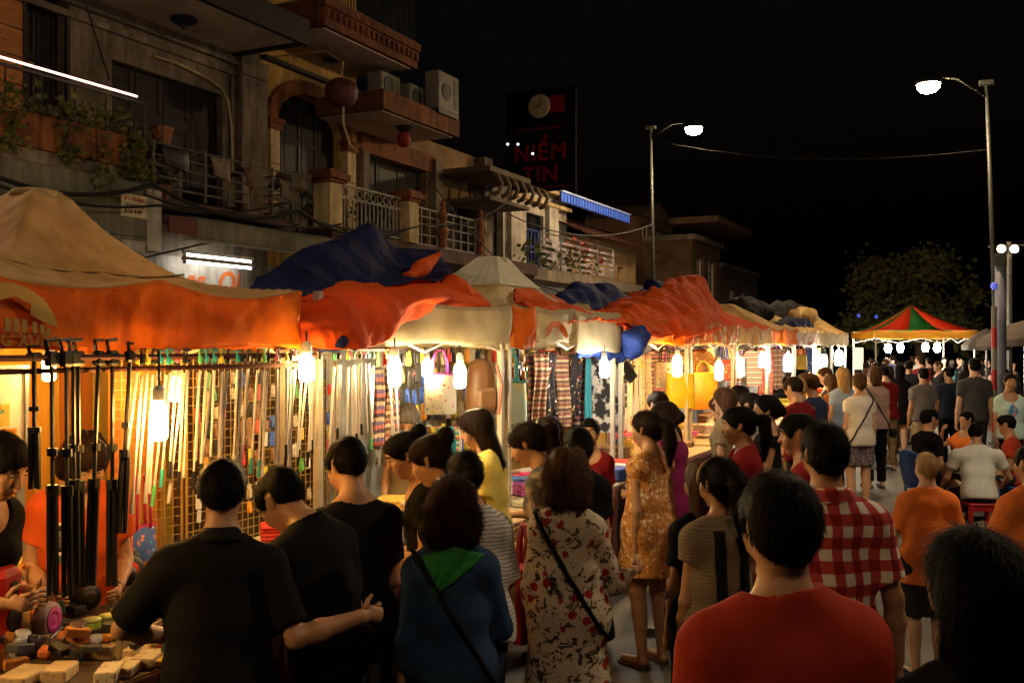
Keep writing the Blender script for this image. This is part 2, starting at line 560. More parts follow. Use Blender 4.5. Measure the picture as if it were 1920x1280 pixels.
# stepped mouldings under the soffit, pilaster, gutter pipe, lamp on the soffit
pl0, pl1 = Yx(440, XF), yA1
A_(MB().bb(XF, XF + .10, yA0, pl0 - .003, 6.70, 6.857).bb(XF, XF + .06, yA0, pl0 - .003, 6.52, 6.61), 'cornice', M_plast)
A_(MB().bb(XF - .05, XF + .16, pl0, pl1, .15, 6.855), 'pilaster', M_plast)
A_(MB().bb(XF + .1605, XF + .2, pl0 - .03, pl1 - .02, 6.55, 6.70), 'pilaster_cap', M_plast)
A_(MB().bb(XF + .1605, XF + .19, pl0 - .03, pl1 - .02, 4.25, 4.4), 'pilaster_base', M_plast)
A_(MB().tube([atX(288, 106, XF + .05), atX(330, 118, XF + .05), atX(385, 145, XF + .06), atX(415, 165, XF + .06), atX(428, 190, XF + .06), atX(434, 240, XF + .06), atX(436, 325, XF + .06)], .022, 7), 'conduit', M_cream)
A_(MB().tube([atX(435, 95, XF + .04), atX(437, 340, XF + .04)], .03, 7), 'downpipe', M_plast)
A_(MB().tube([atX(158, 0, XB + .3), atX(205, 150, XF + .3)], .012, 5), 'drop_cable', M_cable)
lm = MB().lathe([(.20, 0), (.20, -.03), (.12, -.08), (.05, -.10), (.03, -.15)], atX(345, 36, -10.75), 14)
A_(lm, 'ceiling_lamp', M_dark)
# boarded bay at the far left, its orange light put into the colour
bm_ = mat('lit_boards', (.50, .20, .05), (.36, .13, .03), rough=.7, scale=2, stretch=(1, 1, 6))
for k in range(9):
    z = 4.35 + k * .36
    A_(MB().bb(XF, XF + .035, 6.7, d0 - .05, z, z + .335), 'board', bm_)
A_(MB().bb(XF, XF + .05, d0 - .047, d0 - .003, 4.2, 7.0).bb(XF, XF + .05, d1 + .003, d1 + .06, 4.2, 6.85), 'door_post', M_wood)
tag(A, 'grey plastered old house with wooden shutters and deep eave, leftmost', 'house')

# flower balcony of the left bay
yb1 = Yx(277, XB)
FB = empty('flower_balcony')
FB_ = lambda mb, nm, m, sm=False: mb.build(nm, m, FB, sm)
FB_(MB().bb(XF, XB - .08, 4.0, yb1, 4.18, 4.36), 'slab', M_plast)
nb = 7
for i in range(nb):
    a = 4.0 + (yb1 - 4.0) * i / nb; b = 4.0 + (yb1 - 4.0) * (i + 1) / nb
    FB_(MB().bb(XB - .08, XB - .03, a + .006, b - .006, 4.34, 4.74), 'planter_board', M_ora)
FB_(MB().bb(XB - .40, XB - .083, 4.0, yb1 - .02, 4.37, 4.66), 'soil_box', M_brown)
FB_(MB().bb(XB - .075, XB - .045, 4.0, yb1, 5.20, 5.235).tube([(XB - .06, yb1 - .01, 4.3), (XB - .06, yb1 - .01, 5.22)], .02, 6), 'hand_rail', M_dark)
me_ = MB().tube([(0, 0, 0), (0, 0, .48)], .012, 5).mesh('baluster')
for i in range(14):
    obj('baluster', me_, M_dark, FB, (XB - .06, 4.3 + i * .47, 4.72))
FB_(MB().tube([(XB - .02, 4.0, 5.275), (XB - .02, Yx(259, XB), 5.275)], .015, 8), 'neon_tube', emat('pink_neon', (1, .50, .40), 2.4))
r = random.Random(5)
pts, pts2 = [], []
for i in range(900):
    y = r.uniform(6.2, yb1 - .25)
    k = (math.sin(y * 5.1) + math.sin(y * 9.7 + 1)) * .5
    z = 4.72 + abs(r.gauss(0, .14)) * (1.1 + .6 * k) + .02
    x = XB - .12 + r.gauss(0, .11)
    (pts if r.random() < .5 else pts2).append((x, y, z))
for i in range(520):        # trailing bunches over the boards
    c = r.choice((7.6, 8.4, 8.9, 9.35, 9.9, 10.2))
    c = min(c, yb1 - .2)
    t = r.random() ** .7
    (pts2 if r.random() < .35 else pts).append((XB + .02 + r.gauss(0, .05), c + r.gauss(0, .13) * (1 - .4 * t), 4.78 - t * (.55 if c != 8.9 else .95)))
leafcloud('foliage', M_leaf, FB, pts, (.05, .12), 2)
leafcloud('flower', M_leafy, FB, pts2, (.04, .10), 3)['kind'] = 'stuff'
pot = MB().lathe([(.10, 0), (.15, .22), (.165, .22), (.165, .27), (.13, .27)], (XB - .25, Yx(303, XB - .25), 4.75), 12)
FB_(pot, 'flower_pot', M_terra)
tag(FB, 'balcony with orange planter boards, trailing flowers and a glowing pink tube', 'balcony')

# grey hoarding and awning along the shop front below
H = empty('shop_awning')
zz0 = 3.36
H_ = lambda mb, nm, m: mb.build(nm, m, H)
H_(MB().bb(XB - .05, XB, 4.0, yb1 - .02, 3.46, 4.16), 'fascia_panel', M_grey)
H_(MB().bb(XF, XB - .02, 4.0, yb1 + .05, 3.40, 3.456), 'ceiling_board', M_grey)
H_(MB().bb(XB - .02, XB + .012, yb1 - .45, yb1 - .05, 3.25, 3.398).bb(XB - .02, XB + .012, yb1 - .02, yb1 + .23, 3.3, 4.1), 'white_board', M_white)
po = MB().bb(XB + .001, XB + .012, Yx(226, XB), Yx(280, XB) - .05, 3.70, 3.99).build('notice', mat('cream_card', (.7, .6, .42), rough=.8), H)
yn = (Yx(226, XB) + Yx(280, XB) - .05) / 2
for k, (mm, z) in enumerate(((M_red, 3.935), (M_dark, 3.85), (M_dark, 3.77))):
    dashes('lettering', mm, H, (XB + .0125, yn, z), (math.pi / 2, 0, math.pi / 2), .30, .055, k)
tag(H, 'long grey awning board with a small notice under the flower balcony', 'awning')

# cluttered iron rack beside the flower balcony
R = empty('balcony_rack')
ra, rb = Yx(287, XB), Yx(548, XB)
mb = MB()
for z in (4.16, 4.30, 4.44, 4.58, 4.74):
    mb.tube([(XB, ra, z), (XB, rb, z)], .016, 5)
    mb.tube([(XB - .55, ra, z), (XB, ra, z)], .016, 5); mb.tube([(XB - .55, rb, z), (XB, rb, z)], .016, 5)
mb.build('bars', M_iron, R)
mp_ = MB().tube([(0, 0, 4.05), (0, 0, 4.77)], .02, 6).mesh('upright')
for i in range(7):
    obj('upright', mp_, M_iron, R, (XB + .002, ra + (rb - ra) * i / 6, 0))
MB().bb(XF, XB, ra, rb, 3.92, 4.02).build('shelf_board', M_rust, R)
for i, (p, q, z, c) in enumerate(((.04, .22, 4.70, M_dark), (.36, .50, 4.70, M_plast), (.60, .69, 4.66, M_rust), (.88, .98, 4.6, M_plast))):
    a, b = ra + (rb - ra) * p, ra + (rb - ra) * q
    cloth_sheet('cloth', [[(XB - .25, a, z - .1), (XB - .25, b, z - .08)], [(XB - .02, a, z + .03), (XB - .02, b, z + .03)], [(XB + .04, a + .03, z - .12), (XB + .05, b - .04, z - .16)], [(XB + .03, a + .05, z - .24), (XB + .04, b - .02, z - .3)]], c, R, sub=4, amp=.025, fscale=9, seed=i)
tag(R, 'cluttered iron balcony rack hung with dull cloths below the shuttered window', 'railing')
# plants and bins on it
for i, (px, hh, mm) in enumerate(((262, .5, M_leaf), (300, .35, M_leaf), (566, .45, M_leaf), (690, .4, M_leaf), (715, .45, M_leaf))):
    p = atX(px, 0, XB - .45); p.z = 4.02
    P_ = empty('potted_plant', p)
    MB().lathe([(.11, 0), (.15, .2), (.16, .2), (.16, .25), (.12, .25)], (0, 0, 0), 12).build('pot', M_terra if i % 2 else M_plast, P_)
    rq = random.Random(i)
    leafcloud('foliage', mm, P_, [(rq.gauss(0, .14), rq.gauss(0, .16), .3 + hh * 1.3 * rq.random()) for _ in range(120)], (.06, .13), i)
    MB().tube([(0, 0, .2), (.02, .01, .45 + hh * .5)], .012, 5).build('stem', M_bark, P_)
    tag(P_, ['bushy pot plant at the right end of the flower balcony', 'small pot plant on the end of the iron rack', 'dark pot plant beside the cream gate post of the balcony', 'pot plant behind the scroll railing nearer the left post', 'pot plant behind the scroll railing nearer the right post'][i], 'plant', 'pot plants on the balconies')

# second awning, tube lamps and the white shop sign
W = empty('canvas_awning')
a0, a1 = Yx(357, XB + .1), Yx(640, XB + .1)
cloth_sheet('canvas', [[(XF, a0, 4.0), (XF, (a0 + a1) / 2, 4.0), (XF, a1, 4.0)], [(XB - .3, a0, 3.86), (XB - .3, (a0 + a1) / 2, 3.87), (XB - .3, a1, 3.87)], [(XB + .1, a0, 3.80), (XB + .1, (a0 + a1) / 2, 3.80), (XB + .1, a1, 3.80)], [(XB + .12, a0, 3.52), (XB + .12, (a0 + a1) / 2, 3.51), (XB + .12, a1, 3.52)]], M_grey, W, sub=6, amp=.012, fscale=3)
MB().tube([(XB + .12, a0 - .1, 3.50), (XB + .12, a1 + .05, 3.50)], .018, 6).build('bar', M_steel, W)
for yy in (a0 + .4, a1 - .4):
    MB().tube([(XF, yy, 3.3), (XB + .1, yy, 3.5)], .015, 6).build('bracket', M_steel, W)
MB().bb(XB + .12, XB + .14, Yx(303, XB), Yx(356, XB), 3.55, 3.78).build('brown_board', M_brown, W)
tag(W, 'grey canvas awning hanging above the shop tube lamps', 'awning')
S = empty('shop_sign')
s0, s1 = Yx(255, XF + .1), Yx(530, XF + .1)
MB().bb(XF + .02, XF + .09, s0, s1, 2.72, 3.42).build('board', M_white, S)
text('lettering', 'as  Oh.', .50, mat('orange_letter', (.75, .16, .02), rough=.6), S, (XF + .093, Yx(410, XF + .1), 3.06), (math.pi / 2, 0, math.pi / 2), .004, shear=.25, bold=.012)
tag(S, 'white shop sign with large orange slanted letters lit by tube lamps', 'sign')
for i, z in enumerate((3.43, 3.31)):
    xx = XF + .35 + .12 * i
    T = empty('tube_lamp', (xx, Yx(352, xx), z))
    ln = Yx(466, xx) - Yx(352, xx)
    MB().bb(-.03, .03, -.1, ln + .1, .02, .07).build('fitting', M_white2, T)
    MB().tube([(0, -.03, 0), (0, ln + .03, 0)], .019, 8).build('tube', emat('tube_white', (1, .96, .86), 9.0), T)
    for yy in (-.06, ln + .06):
        MB().box((0, yy, 0), (.05, .03, .06)).build('holder', M_white2, T)
    tag(T, ('upper' if i == 0 else 'lower') + ' of the two white tube lamps over the shop sign', 'lamp', 'tube lamps over the shop sign')

# ------------------------------------------------------------------ house B: ochre house with the arch
yB0, yB1 = 13.503, Yx(668, XF)
B = empty('ochre_house')
B_ = lambda mb, nm, m, sm=False: mb.build(nm, m, B, sm)
ar0, ar1 = Yx(514, XF), Yx(640, XF)
zs, zt = 6.0, 6.62
B_(wall_boxes(MB(), XF - .3, XF, yB0, yB1, .1, 11.0, [(ar0, ar1, 4.1, zt), (yB0 + .3, yB1 - .2, .15, 3.0)]), 'wall', M_yel)
yc, rw = (ar0 + ar1) / 2, (ar1 - ar0) / 2
arc = [(yc - rw * math.cos(a), zs + (zt - zs) * math.sin(a)) for a in np.linspace(0, math.pi, 17)]
mb = MB()      # spandrels closing the rectangular hole down to the arch
for i in range(16):
    (ya, za), (yb, zb) = arc[i], arc[i + 1]
    mb.prism([(ya, za), (yb, zb), (yb, zt + .001), (ya, zt + .001)], XF - .28, XF - .001)
B_(mb, 'spandrel', M_yel)
mb = MB()
for i in range(16):
    (ya, za), (yb, zb) = arc[i], arc[i + 1]
    def out(y, z, d):
        v = Vector((y - yc, (z - zs) * 1.6 + .001, 0)).normalized()
        return (y + v.x * d, z + abs(v.y) * d)
    mb.prism([(ya, za), (yb, zb), out(yb, zb, .26), out(ya, za, .26)], XF + .001, XF + .09)
B_(mb, 'arch_trim', M_ora)
B_(MB().bb(XF, XF + .12, yB0, yB1, 6.98, 7.05), 'string_course', M_wood)
for (pa, pb, nm) in ((497, 514, 'column'), (641, 657, 'column')):
    a, b = Yx(pa, XF), Yx(pb, XF)
    c_ = B_(MB().bb(XF, XF + .13, a, b, 4.1, zs - .2), nm, M_cream)
    MB().bb(XF, XF + .16, a - .04, b + .04, zs - .198, zs - .09).bb(XF, XF + .19, a - .08, b + .08, zs - .088, zs).build('capital', M_ora, c_)
    for z in (4.6, 5.2):
        MB().bb(XF + .13, XF + .137, a, b, z, z + .02).build('joint', M_ora, c_)
shutter(B, XF - .2, ar0, ar1, 4.1, zt - .02, leaves=4, frame=False)
# the balcony over the arch
q0, q1 = Yx(607, XB), Yx(769, XB)
B_(MB().bb(XF, XB, q0, q1, 7.28, 7.36), 'balcony_soffit', M_soff)
B_(MB().bb(XB + .001, XB + .10, q0 - .1, q1 + .1, 7.30, 7.62).bb(XB + .002, XB + .15, q0 - .15, q1 + .15, 7.623, 7.76).bb(XF, XB, q1 + .002, q1 + .10, 7.31, 7.75).bb(XF, XB, q0 - .10, q0 - .002, 7.31, 7.75), 'balcony_fascia', M_ora)
for i in range(18):       # dentils
    y = q0 - .05 + (q1 - q0 + .1) * i / 17
    B_(MB().bb(XB + .102, XB + .14, y - .035, y + .035, 7.44, 7.58), 'dentil', M_ora)
rail(B, XB + .05, q0 - .1, q1 + .1, 7.8, 8.75, M_dark, pitch=.085)
B_(MB().bb(XF, XB + .1, q0 - .08, q1 + .08, 7.765, 7.80), 'balcony_floor', M_plast)
B_(MB().lathe([(.16, 0), (.16, -.025), (.09, -.05), (.03, -.06), (.02, -.16)], atX(621, 112, -10.8), 12), 'ceiling_lamp', M_dark)
tag(B, 'ochre old house with terracotta arch and an overhanging upper balcony', 'house')
# lantern and bracket in front of the arch
LA = empty('drum_lantern', atX(640, 172, XB + .15))
MB().lathe([(.10, -.24), (.20, -.21), (.27, -.10), (.28, .02), (.25, .13), (.14, .20), (.05, .22)], n=16).build('drum', mat('lantern_red', (.16, .04, .03), (.05, .015, .012), rough=.6, scale=20), LA, True)
MB().tube([(0, 0, .2), (0, .05, .5), (-.4, .1, .75), (-1.5, .1, .8)], .015, 6).tube([(0, .05, -.22), (-.05, .12, -.5), (.0, .25, -.85), (.1, .35, -.95)], .02, 6).build('bracket', M_cream, LA)
tag(LA, 'round dark drum lantern hanging in front of the terracotta arch', 'lantern')
RL = empty('red_lantern', atX(757, 262, XB - .35))
MB().lathe([(.03, -.15), (.1, -.12), (.14, 0), (.1, .12), (.03, .15)], n=12).build('shade', mat('red_silk', (.35, .02, .015), rough=.6), RL, True)
MB().lathe([(.19, .28), (.19, .25), (.08, .16), (.03, .15)], n=12).tube([(0, 0, .25), (0, 0, .42)], .01, 5).build('cap', M_dark, RL)
tag(RL, 'small red lantern under the lower cream soffit', 'lantern')

# ------------------------------------------------------------------ house C: ochre neighbour with the low balcony, condensers and the dark frontage
yC0, yC1 = yB1 + .003, Yx(905, XF)
Cc = empty('balcony_house')
C_ = lambda mb, nm, m, sm=False: mb.build(nm, m, Cc, sm)
m0, m1 = Yx(668, XF), Yx(800, XF)
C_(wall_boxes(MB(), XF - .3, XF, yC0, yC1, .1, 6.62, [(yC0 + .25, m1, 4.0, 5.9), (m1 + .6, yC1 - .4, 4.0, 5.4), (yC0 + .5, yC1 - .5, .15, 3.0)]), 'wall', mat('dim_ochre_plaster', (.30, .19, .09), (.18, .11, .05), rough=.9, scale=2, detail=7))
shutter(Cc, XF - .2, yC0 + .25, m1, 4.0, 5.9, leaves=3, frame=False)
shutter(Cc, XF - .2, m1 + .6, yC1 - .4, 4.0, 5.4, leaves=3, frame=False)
r0, r1 = Yx(716, XB), Yx(849, XB)
C_(MB().bb(XF, XB, r0, r1, 6.29, 6.36), 'balcony_soffit', M_soff)
C_(MB().bb(XB + .001, XB + .1, r0 - .1, r1 + .1, 6.31, 6.66).bb(XF, XB, r0 - .1, r0 - .002, 6.31, 6.65).bb(XF, XB, r1 + .002, r1 + .1, 6.31, 6.65), 'balcony_fascia', M_ora)
C_(MB().bb(XF, XB, r0, r1, 6.62, 6.66), 'balcony_floor', M_plast)
C_(MB().bb(XF + .0, XF + .09, yC0 + .05, m1 + .2, 5.9, 6.28), 'lintel', M_ora)
C_(MB().bb(XF + .001, XF + .18, yC0, yC0 + .2, 4.0, 5.9), 'pier', M_plast)
C_(MB().bb(XF + .001, XF + .18, m1 + .1, m1 + .4, 3.9, 6.2), 'pier', M_plast)
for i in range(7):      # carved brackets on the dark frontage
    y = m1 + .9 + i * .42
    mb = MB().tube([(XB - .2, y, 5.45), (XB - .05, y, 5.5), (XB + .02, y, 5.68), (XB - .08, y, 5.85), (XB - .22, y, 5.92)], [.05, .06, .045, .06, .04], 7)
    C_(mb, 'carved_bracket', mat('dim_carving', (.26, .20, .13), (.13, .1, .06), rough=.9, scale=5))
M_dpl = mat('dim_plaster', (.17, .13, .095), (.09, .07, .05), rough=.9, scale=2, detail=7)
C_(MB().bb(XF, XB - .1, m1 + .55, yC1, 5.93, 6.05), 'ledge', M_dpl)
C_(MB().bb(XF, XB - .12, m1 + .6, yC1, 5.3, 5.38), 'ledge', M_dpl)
C_(MB().bb(XF, XF + .3, yC1 - .45, yC1 - .05, 3.9, 6.6), 'end_pier', M_plast)
tag(Cc, 'dim ochre house with a low cream balcony and carved brackets', 'house')
for i, (px, py, X, wd, hh) in enumerate(((720, 188, XB - .35, .66, .46), (772, 205, XB - .35, .66, .46), (829, 225, XB + .0, .82, .74))):
    p = atX(px, py, X); p.z = 6.662 if i < 2 else 6.72
    U = empty('condenser', p)
    MB().cbox((0, 0, hh / 2), (.32, wd, hh), .02).build('casing', M_acw, U)
    MB().lathe([(.17, 0), (.17, .012)], (.163, -wd * .12, hh / 2), 18, Matrix.Rotation(math.pi / 2, 3, 'Y')).build('fan_grille', M_dark, U)
    MB().bb(.161, .168, wd * .25, wd * .45, .08, hh - .08).build('louvre', M_iron, U)
    if i == 2:
        MB().bb(-.2, .16, -.4, .4, -.09, -.002).build('bracket', M_dark, U)
    tag(U, ['left air conditioner unit on the low cream balcony', 'middle air conditioner unit on the low cream balcony', 'tall white framed air conditioner unit at the balcony corner'][i], 'air conditioner', 'air conditioner units on the balcony')

# shared first-floor terrace with cream gate posts and white railings
TR = empty('terrace_railing')
t0, t1, t2 = Yx(615, XB), Yx(762, XB), Yx(905, XB)
MB().bb(XF, XB + .1, yA1 + .0, yC1, 3.72, 3.98).build('slab', M_rust, TR)
for y in (t0, t1):
    p = MB().bb(XB - .17, XB + .17, y - .17, y + .17, 3.982, 4.74).build('gate_post', M_cream, TR)
    MB().bb(XB - .21, XB + .21, y - .21, y + .21, 4.742, 4.80).bb(XB - .27, XB + .27, y - .27, y + .27, 4.802, 4.90).bb(XB - .22, XB + .22, y - .22, y + .22, 4.902, 4.95).build('cap', M_ora, p)
rail(TR, XB, t0 + .18, t1 - .18, 4.03, 4.80, M_white, pitch=.13, r=.014, scroll=True)
rail(TR, XB, t1 + .19, t2, 4.0, 4.72, M_white, pitch=.30, r=.02)
for z in (4.2, 4.4, 4.55):
    MB().tube([(XB, t1 + .2, z), (XB, t2, z)], .012, 5).build('cross_rail', M_white, TR)
for k in (0, 1):
    y = t1 + 1.2 + k * 1.6
    MB().lathe([(.09, 4.0), (.07, 4.15), (.12, 4.3), (.06, 4.5), (.1, 4.62), (.04, 4.8), (.07, 4.86), (.01, 4.95)], (XB + .1, y, 0), 10).build('finial', M_terra, TR)
tag(TR, 'first floor terrace with two cream gate posts and white scroll railing', 'railing')
pb = MB().lathe([(.12, 0), (.2, .05), (.27, .2), (.3, .28), (.27, .28)], (XB - .3, Yx(552, XB - .3), 4.55), 16).lathe([(.08, 0), (.09, .55)], (XB - .3, Yx(552, XB - .3), 4.02), 10).build('stone_basin', M_plast)
tag(pb, 'pale round basin on the balcony beside the cream gate post', 'basin')

# ------------------------------------------------------------------ blade sign NIỀM TIN
ys_ = Yx(957, XF)
SG = empty('blade_sign')
sx0, sx1 = XF - .1, XF + 1.8
MB().bb(sx0, sx1, ys_, ys_ + .08, 6.0, 8.55).build('panel', mat('sign_black', (.007, .005, .005), rough=.8, spec=.1), SG)
MB().bb(sx0 - .03, sx0, ys_ - .01, ys_ + .09, 5.9, 8.6).bb(sx1, sx1 + .03, ys_ - .01, ys_ + .09, 5.9, 8.6).bb(sx0, sx1, ys_ - .01, ys_ + .09, 8.551, 8.6).build('frame', mat('sign_frame', (.004, .004, .004), rough=.9, spec=.03), SG)
M_sr = mat('sign_red', (.24, .008, .005), rough=.7, spec=.1)
xm = (sx0 + sx1) / 2
rot = (math.pi / 2, 0, 0)
text('lettering', 'NIỀM', .58, M_sr, SG, (xm, ys_ - .004, 6.98), rot, .012, bold=.012, spacing=1.1)
text('lettering', 'TIN', .58, M_sr, SG, (xm, ys_ - .004, 6.42), rot, .012, bold=.012, spacing=1.1)
dashes('lettering', M_sr, SG, (xm, ys_ - .004, 7.62), rot, 1.3, .09, 5)
dashes('lettering', M_sr, SG, (xm + .35, ys_ - .004, 6.1), rot, .9, .07, 6)
Rx90 = Matrix.Rotation(math.pi / 2, 3, 'X')
MB().bb(xm + .25, xm + .68, ys_ - .03, ys_ - .002, 7.98, 8.42).build('red_square', M_sr, SG)
ck = MB().lathe([(.30, 0), (.30, .05), (.27, .06)], (xm + .0, ys_ - .035, 8.18), 24, Rx90).build('clock_face', mat('clock_cream', (.5, .40, .27), rough=.6), SG)
Ry = lambda a: Matrix.Rotation(a, 3, 'Y')
MB().box((xm + .05, ys_ - .1, 8.30), (.025, .006, .2)).box((xm - .04, ys_ - .1, 8.17), (.19, .006, .03), Ry(-.2)).build('clock_hands', M_dark, ck)
tag(SG, 'tall dark blade sign with red letters and a cream clock', 'sign')
for i, (px, py) in enumerate(((965, 272), (984, 274), (1011, 294))):  # small white light spots near the sign, given made-up lenses and arms
    p = atX(px, py, XF + (.1 if i < 2 else .9)); p.y = ys_ - .18
    k = (px - 965) / 72.0
    p = Vector((sx0 + .12 + k / CT, ys_ - .2, CAMZ + (HZ - py) / 72.5))
    SLm = empty('sign_light_spot', p)
    MB().lathe([(.015, -.015), (.035, 0), (.035, .03), (.015, .045)], n=10).build('lens', emat('cold_light_spot', (.85, .9, 1.0), 1.2), SLm)
    MB().tube([(0, 0, .02), (0, .2, .1)], .012, 5).build('arm', M_dark, SLm)
    tag(SLm, ['small cold light spot at the left edge of the blade sign', 'small cold light spot above the first letter of the blade sign', 'small cold light spot between the two words of the blade sign'][i], 'lamp', 'light spots at the blade sign')

# ------------------------------------------------------------------ house D: white house with the blue gate, then the low ochre house with tin roof
yD0, yD1, yD2 = Yx(950, XF), Yx(1062, XF), Yx(1192, XF)
D1 = empty('white_house')
dd0, dd1 = Yx(974, XF), Yx(1019, XF)
wall_boxes(MB(), XF - .3, XF, yC1 + .003, yD1, .1, 6.3, [(dd0, dd1, 3.9, 5.65), (Yx(1034, XF), Yx(1046, XF), 4.2, 5.6), (yC1 + .4, yD0 - .2, 4.0, 5.5), (yD0 + .5, yD1 - .5, .15, 3)]).build('wall', M_white, D1)
shutter(D1, XF - .15, dd0, dd1, 3.9, 5.65, m=M_glassd, leaves=2)
shutter(D1, XF - .2, Yx(1034, XF), Yx(1046, XF), 4.2, 5.6, leaves=1)
shutter(D1, XF - .2, yC1 + .4, yD0 - .2, 4.0, 5.5, leaves=2)
mb = MB()
for k in range(7):
    y = dd0 + (dd1 - dd0) * (k + .5) / 7
    mb.tube([(XF - .02, y, 3.9), (XF - .02, y, 5.2)], .02, 5)
for z in (4.2, 4.6, 4.75, 5.2):
    mb.tube([(XF - .02, dd0, z), (XF - .02, dd1, z)], .025, 5)
mb.build('gate', M_blue, D1)
MB().bb(XF - .3, XF + .25, yD0 - .1, yD1 + .6, 6.301, 6.40).bb(XF, XF + .18, yD0, yD1, 5.95, 6.05).build('cornice', M_cream, D1)
MB().bb(XF, XF + .14, yD0, yD0 + .9, 3.9, 5.948).build('pilaster', M_white, D1)
MB().bb(XF, XF + .14, dd1 + .1, dd1 + .75, 3.9, 5.949).build('pilaster', M_white, D1)
tag(D1, 'white house with a blue iron gate door beyond the blade sign', 'house')
D2 = empty('tin_roof_house')
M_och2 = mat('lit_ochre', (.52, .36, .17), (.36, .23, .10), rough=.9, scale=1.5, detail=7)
wall_boxes(MB(), XF - .3, XF, yD1 + .003, yD2, .1, 5.4, [(Yx(1158, XF), Yx(1169, XF), 3.6, 4.7), (Yx(1096, XF), Yx(1104, XF), 4.75, 5.1), (yD1 + 1, yD2 - 1, .15, 3)]).build('wall', M_och2, D2)
shutter(D2, XF - .2, Yx(1158, XF), Yx(1169, XF), 3.6, 4.7, leaves=1, m=mat('green_door', (.05, .08, .06), rough=.6))
shutter(D2, XF - .2, Yx(1096, XF), Yx(1104, XF), 4.75, 5.1, leaves=1, m=M_glassd)
nR = 12
for i in range(nR):          # corrugated roof sheets, each a piece
    a = yD1 - .6 + (yD2 - yD1 + 1.0) * i / nR; b = yD1 - .6 + (yD2 - yD1 + 1.0) * (i + 1) / nR
    mb = MB()
    P = []
    for q in range(9):
        y = a + (b - a + .04) * q / 8
        dz = .025 * math.cos(q * math.pi)
        P.append([(XF - 1.2, y, 6.15 + dz + i % 2 * .012), (XF + .75, y, 5.32 + dz + i % 2 * .012)])
    mb.grid(P, .006)
    mb.build('roof_sheet', M_rust, D2)
rail(D2, XF + 1.0, Yx(1012, XF + 1), Yx(1150, XF + 1), 4.02, 4.95, M_steel, pitch=1.3, r=.03)
for k in range(5):
    MB().bb(XF + .985, XF + 1.0, Yx(1012, XF + 1), Yx(1152, XF + 1), 4.12 + k * .155, 4.18 + k * .155).build('rail_slat', mat('lilac_metal', (.42, .38, .48), (.2, .15, .17), rough=.5, scale=2, lo=.45, hi=.55), D2)
MB().bb(XF, XF + 1.02, yD0 - .5, yD2, 3.72, 4.0).build('terrace_slab', M_plast, D2)
tag(D2, 'low ochre house with a rusty corrugated roof and slatted terrace rail', 'house')
bl = empty('blue_light_strip')
ba, bb_ = Yx(1052, XF + .3), Yx(1181, XF + .3)
n = 26
MB().bb(XF + .26, XF + .30, ba, bb_, 6.13, 6.42).build('backing', M_blue, bl)
for i in range(n):
    a = ba + (bb_ - ba) * i / n
    MB().bb(XF + .302, XF + .32, a + .02, a + (bb_ - ba) / n - .1, 6.16, 6.38).build('lamp_cell', emat('blue_cell', (.12, .26, 1.0), .20), bl)
MB().bb(XF + .25, XF + .33, ba, bb_, 6.421, 6.46).build('top_trim', emat('white_cell', (.7, .78, 1), .14), bl)
tag(bl, 'long blue lit strip sloping along the roof edge of the white house', 'lamp')
rr_ = random.Random(31)
rh = empty('terrace_plants')
leafcloud('foliage', M_leaf, rh, [(XF + .9 + rr_.gauss(0, .12), rr_.uniform(Yx(985, XF + 1), Yx(1120, XF + 1)), 4.05 + rr_.random() * .6) for _ in range(200)], (.1, .22), 5)
leafcloud('flower', mat('red_leaf', (.3, .03, .03), rough=.6), rh, [(XF + .95 + rr_.gauss(0, .1), rr_.uniform(Yx(1060, XF + 1), Yx(1125, XF + 1)), 4.2 + rr_.random() * .75) for _ in range(60)], (.1, .2), 6)['kind'] = 'stuff'
tag(rh, 'shrubs with red blossoms behind the slatted terrace rail', 'plants')
# far houses
def far_house(nm, label, px0, px1, X, ztop, m, wins, roof=None, parapet=True, dpt=2.2):
    E = empty(nm)
    a, b = Yx(px0, X), Yx(px1, X)
    hs = [(a + (b - a) * u0, a + (b - a) * u1, z0, z1) for (u0, u1, z0, z1) in wins]
    wall_boxes(MB(), X - 4.0, X, a, b, 0, ztop, []) if False else None
    wall_boxes(MB(), X - .3, X, a, b, .1, ztop, hs).bb(X - dpt, X - .301, a, a + .3, .1, ztop).bb(X - dpt, X - .301, b - .3, b, .1, ztop).build('wall', m, E)
    for h in hs:
        wn_ = MB().bb(X - .2, X - .17, *h).build('window', M_glassd, E)
        MB().bb(X - .17, X - .12, h[0], h[0] + .08, h[2], h[3]).bb(X - .17, X - .12, h[1] - .08, h[1], h[2], h[3]).bb(X - .17, X - .121, (h[0] + h[1]) / 2 - .04, (h[0] + h[1]) / 2 + .04, h[2], h[3]).build('frame', M_white, wn_)
    if parapet:
        MB().bb(X - dpt, X + .15, a - .05, b + .05, ztop + .002, ztop + .2).build('roof_slab', M_plast, E)
    tag(E, label, 'house')
    return E, a, b
dimo = mat('dim_brick', (.14, .075, .04), (.07, .04, .022), rough=.9, scale=2, detail=7)
E1, a, b = far_house('gable_house', 'dim tall house with a low gable behind the street lamp pole', 1200, 1262, XF - .6, 6.9, dimo, [(.05, .3, 5.4, 6.6), (.45, .65, 5.4, 6.6), (.75, .95, 5.4, 6.6)], parapet=False)
MB().prism([(a - .2, 6.91), (b + .2, 6.91), ((a + b) / 2, 7.6)], XF - 2.8, XF - .5).build('gable_roof', dimo, E1)
far_house('dark_shop_house', 'dark low shop house with white window frames past the lamp pole', 1262, 1322, XF + .3, 5.9, mat('dark_plaster', (.12, .085, .06), rough=.9, scale=2), [(.2, .45, 3.6, 5.2), (.6, .85, 3.6, 5.2)])  # even dark brown base colour over the whole wall
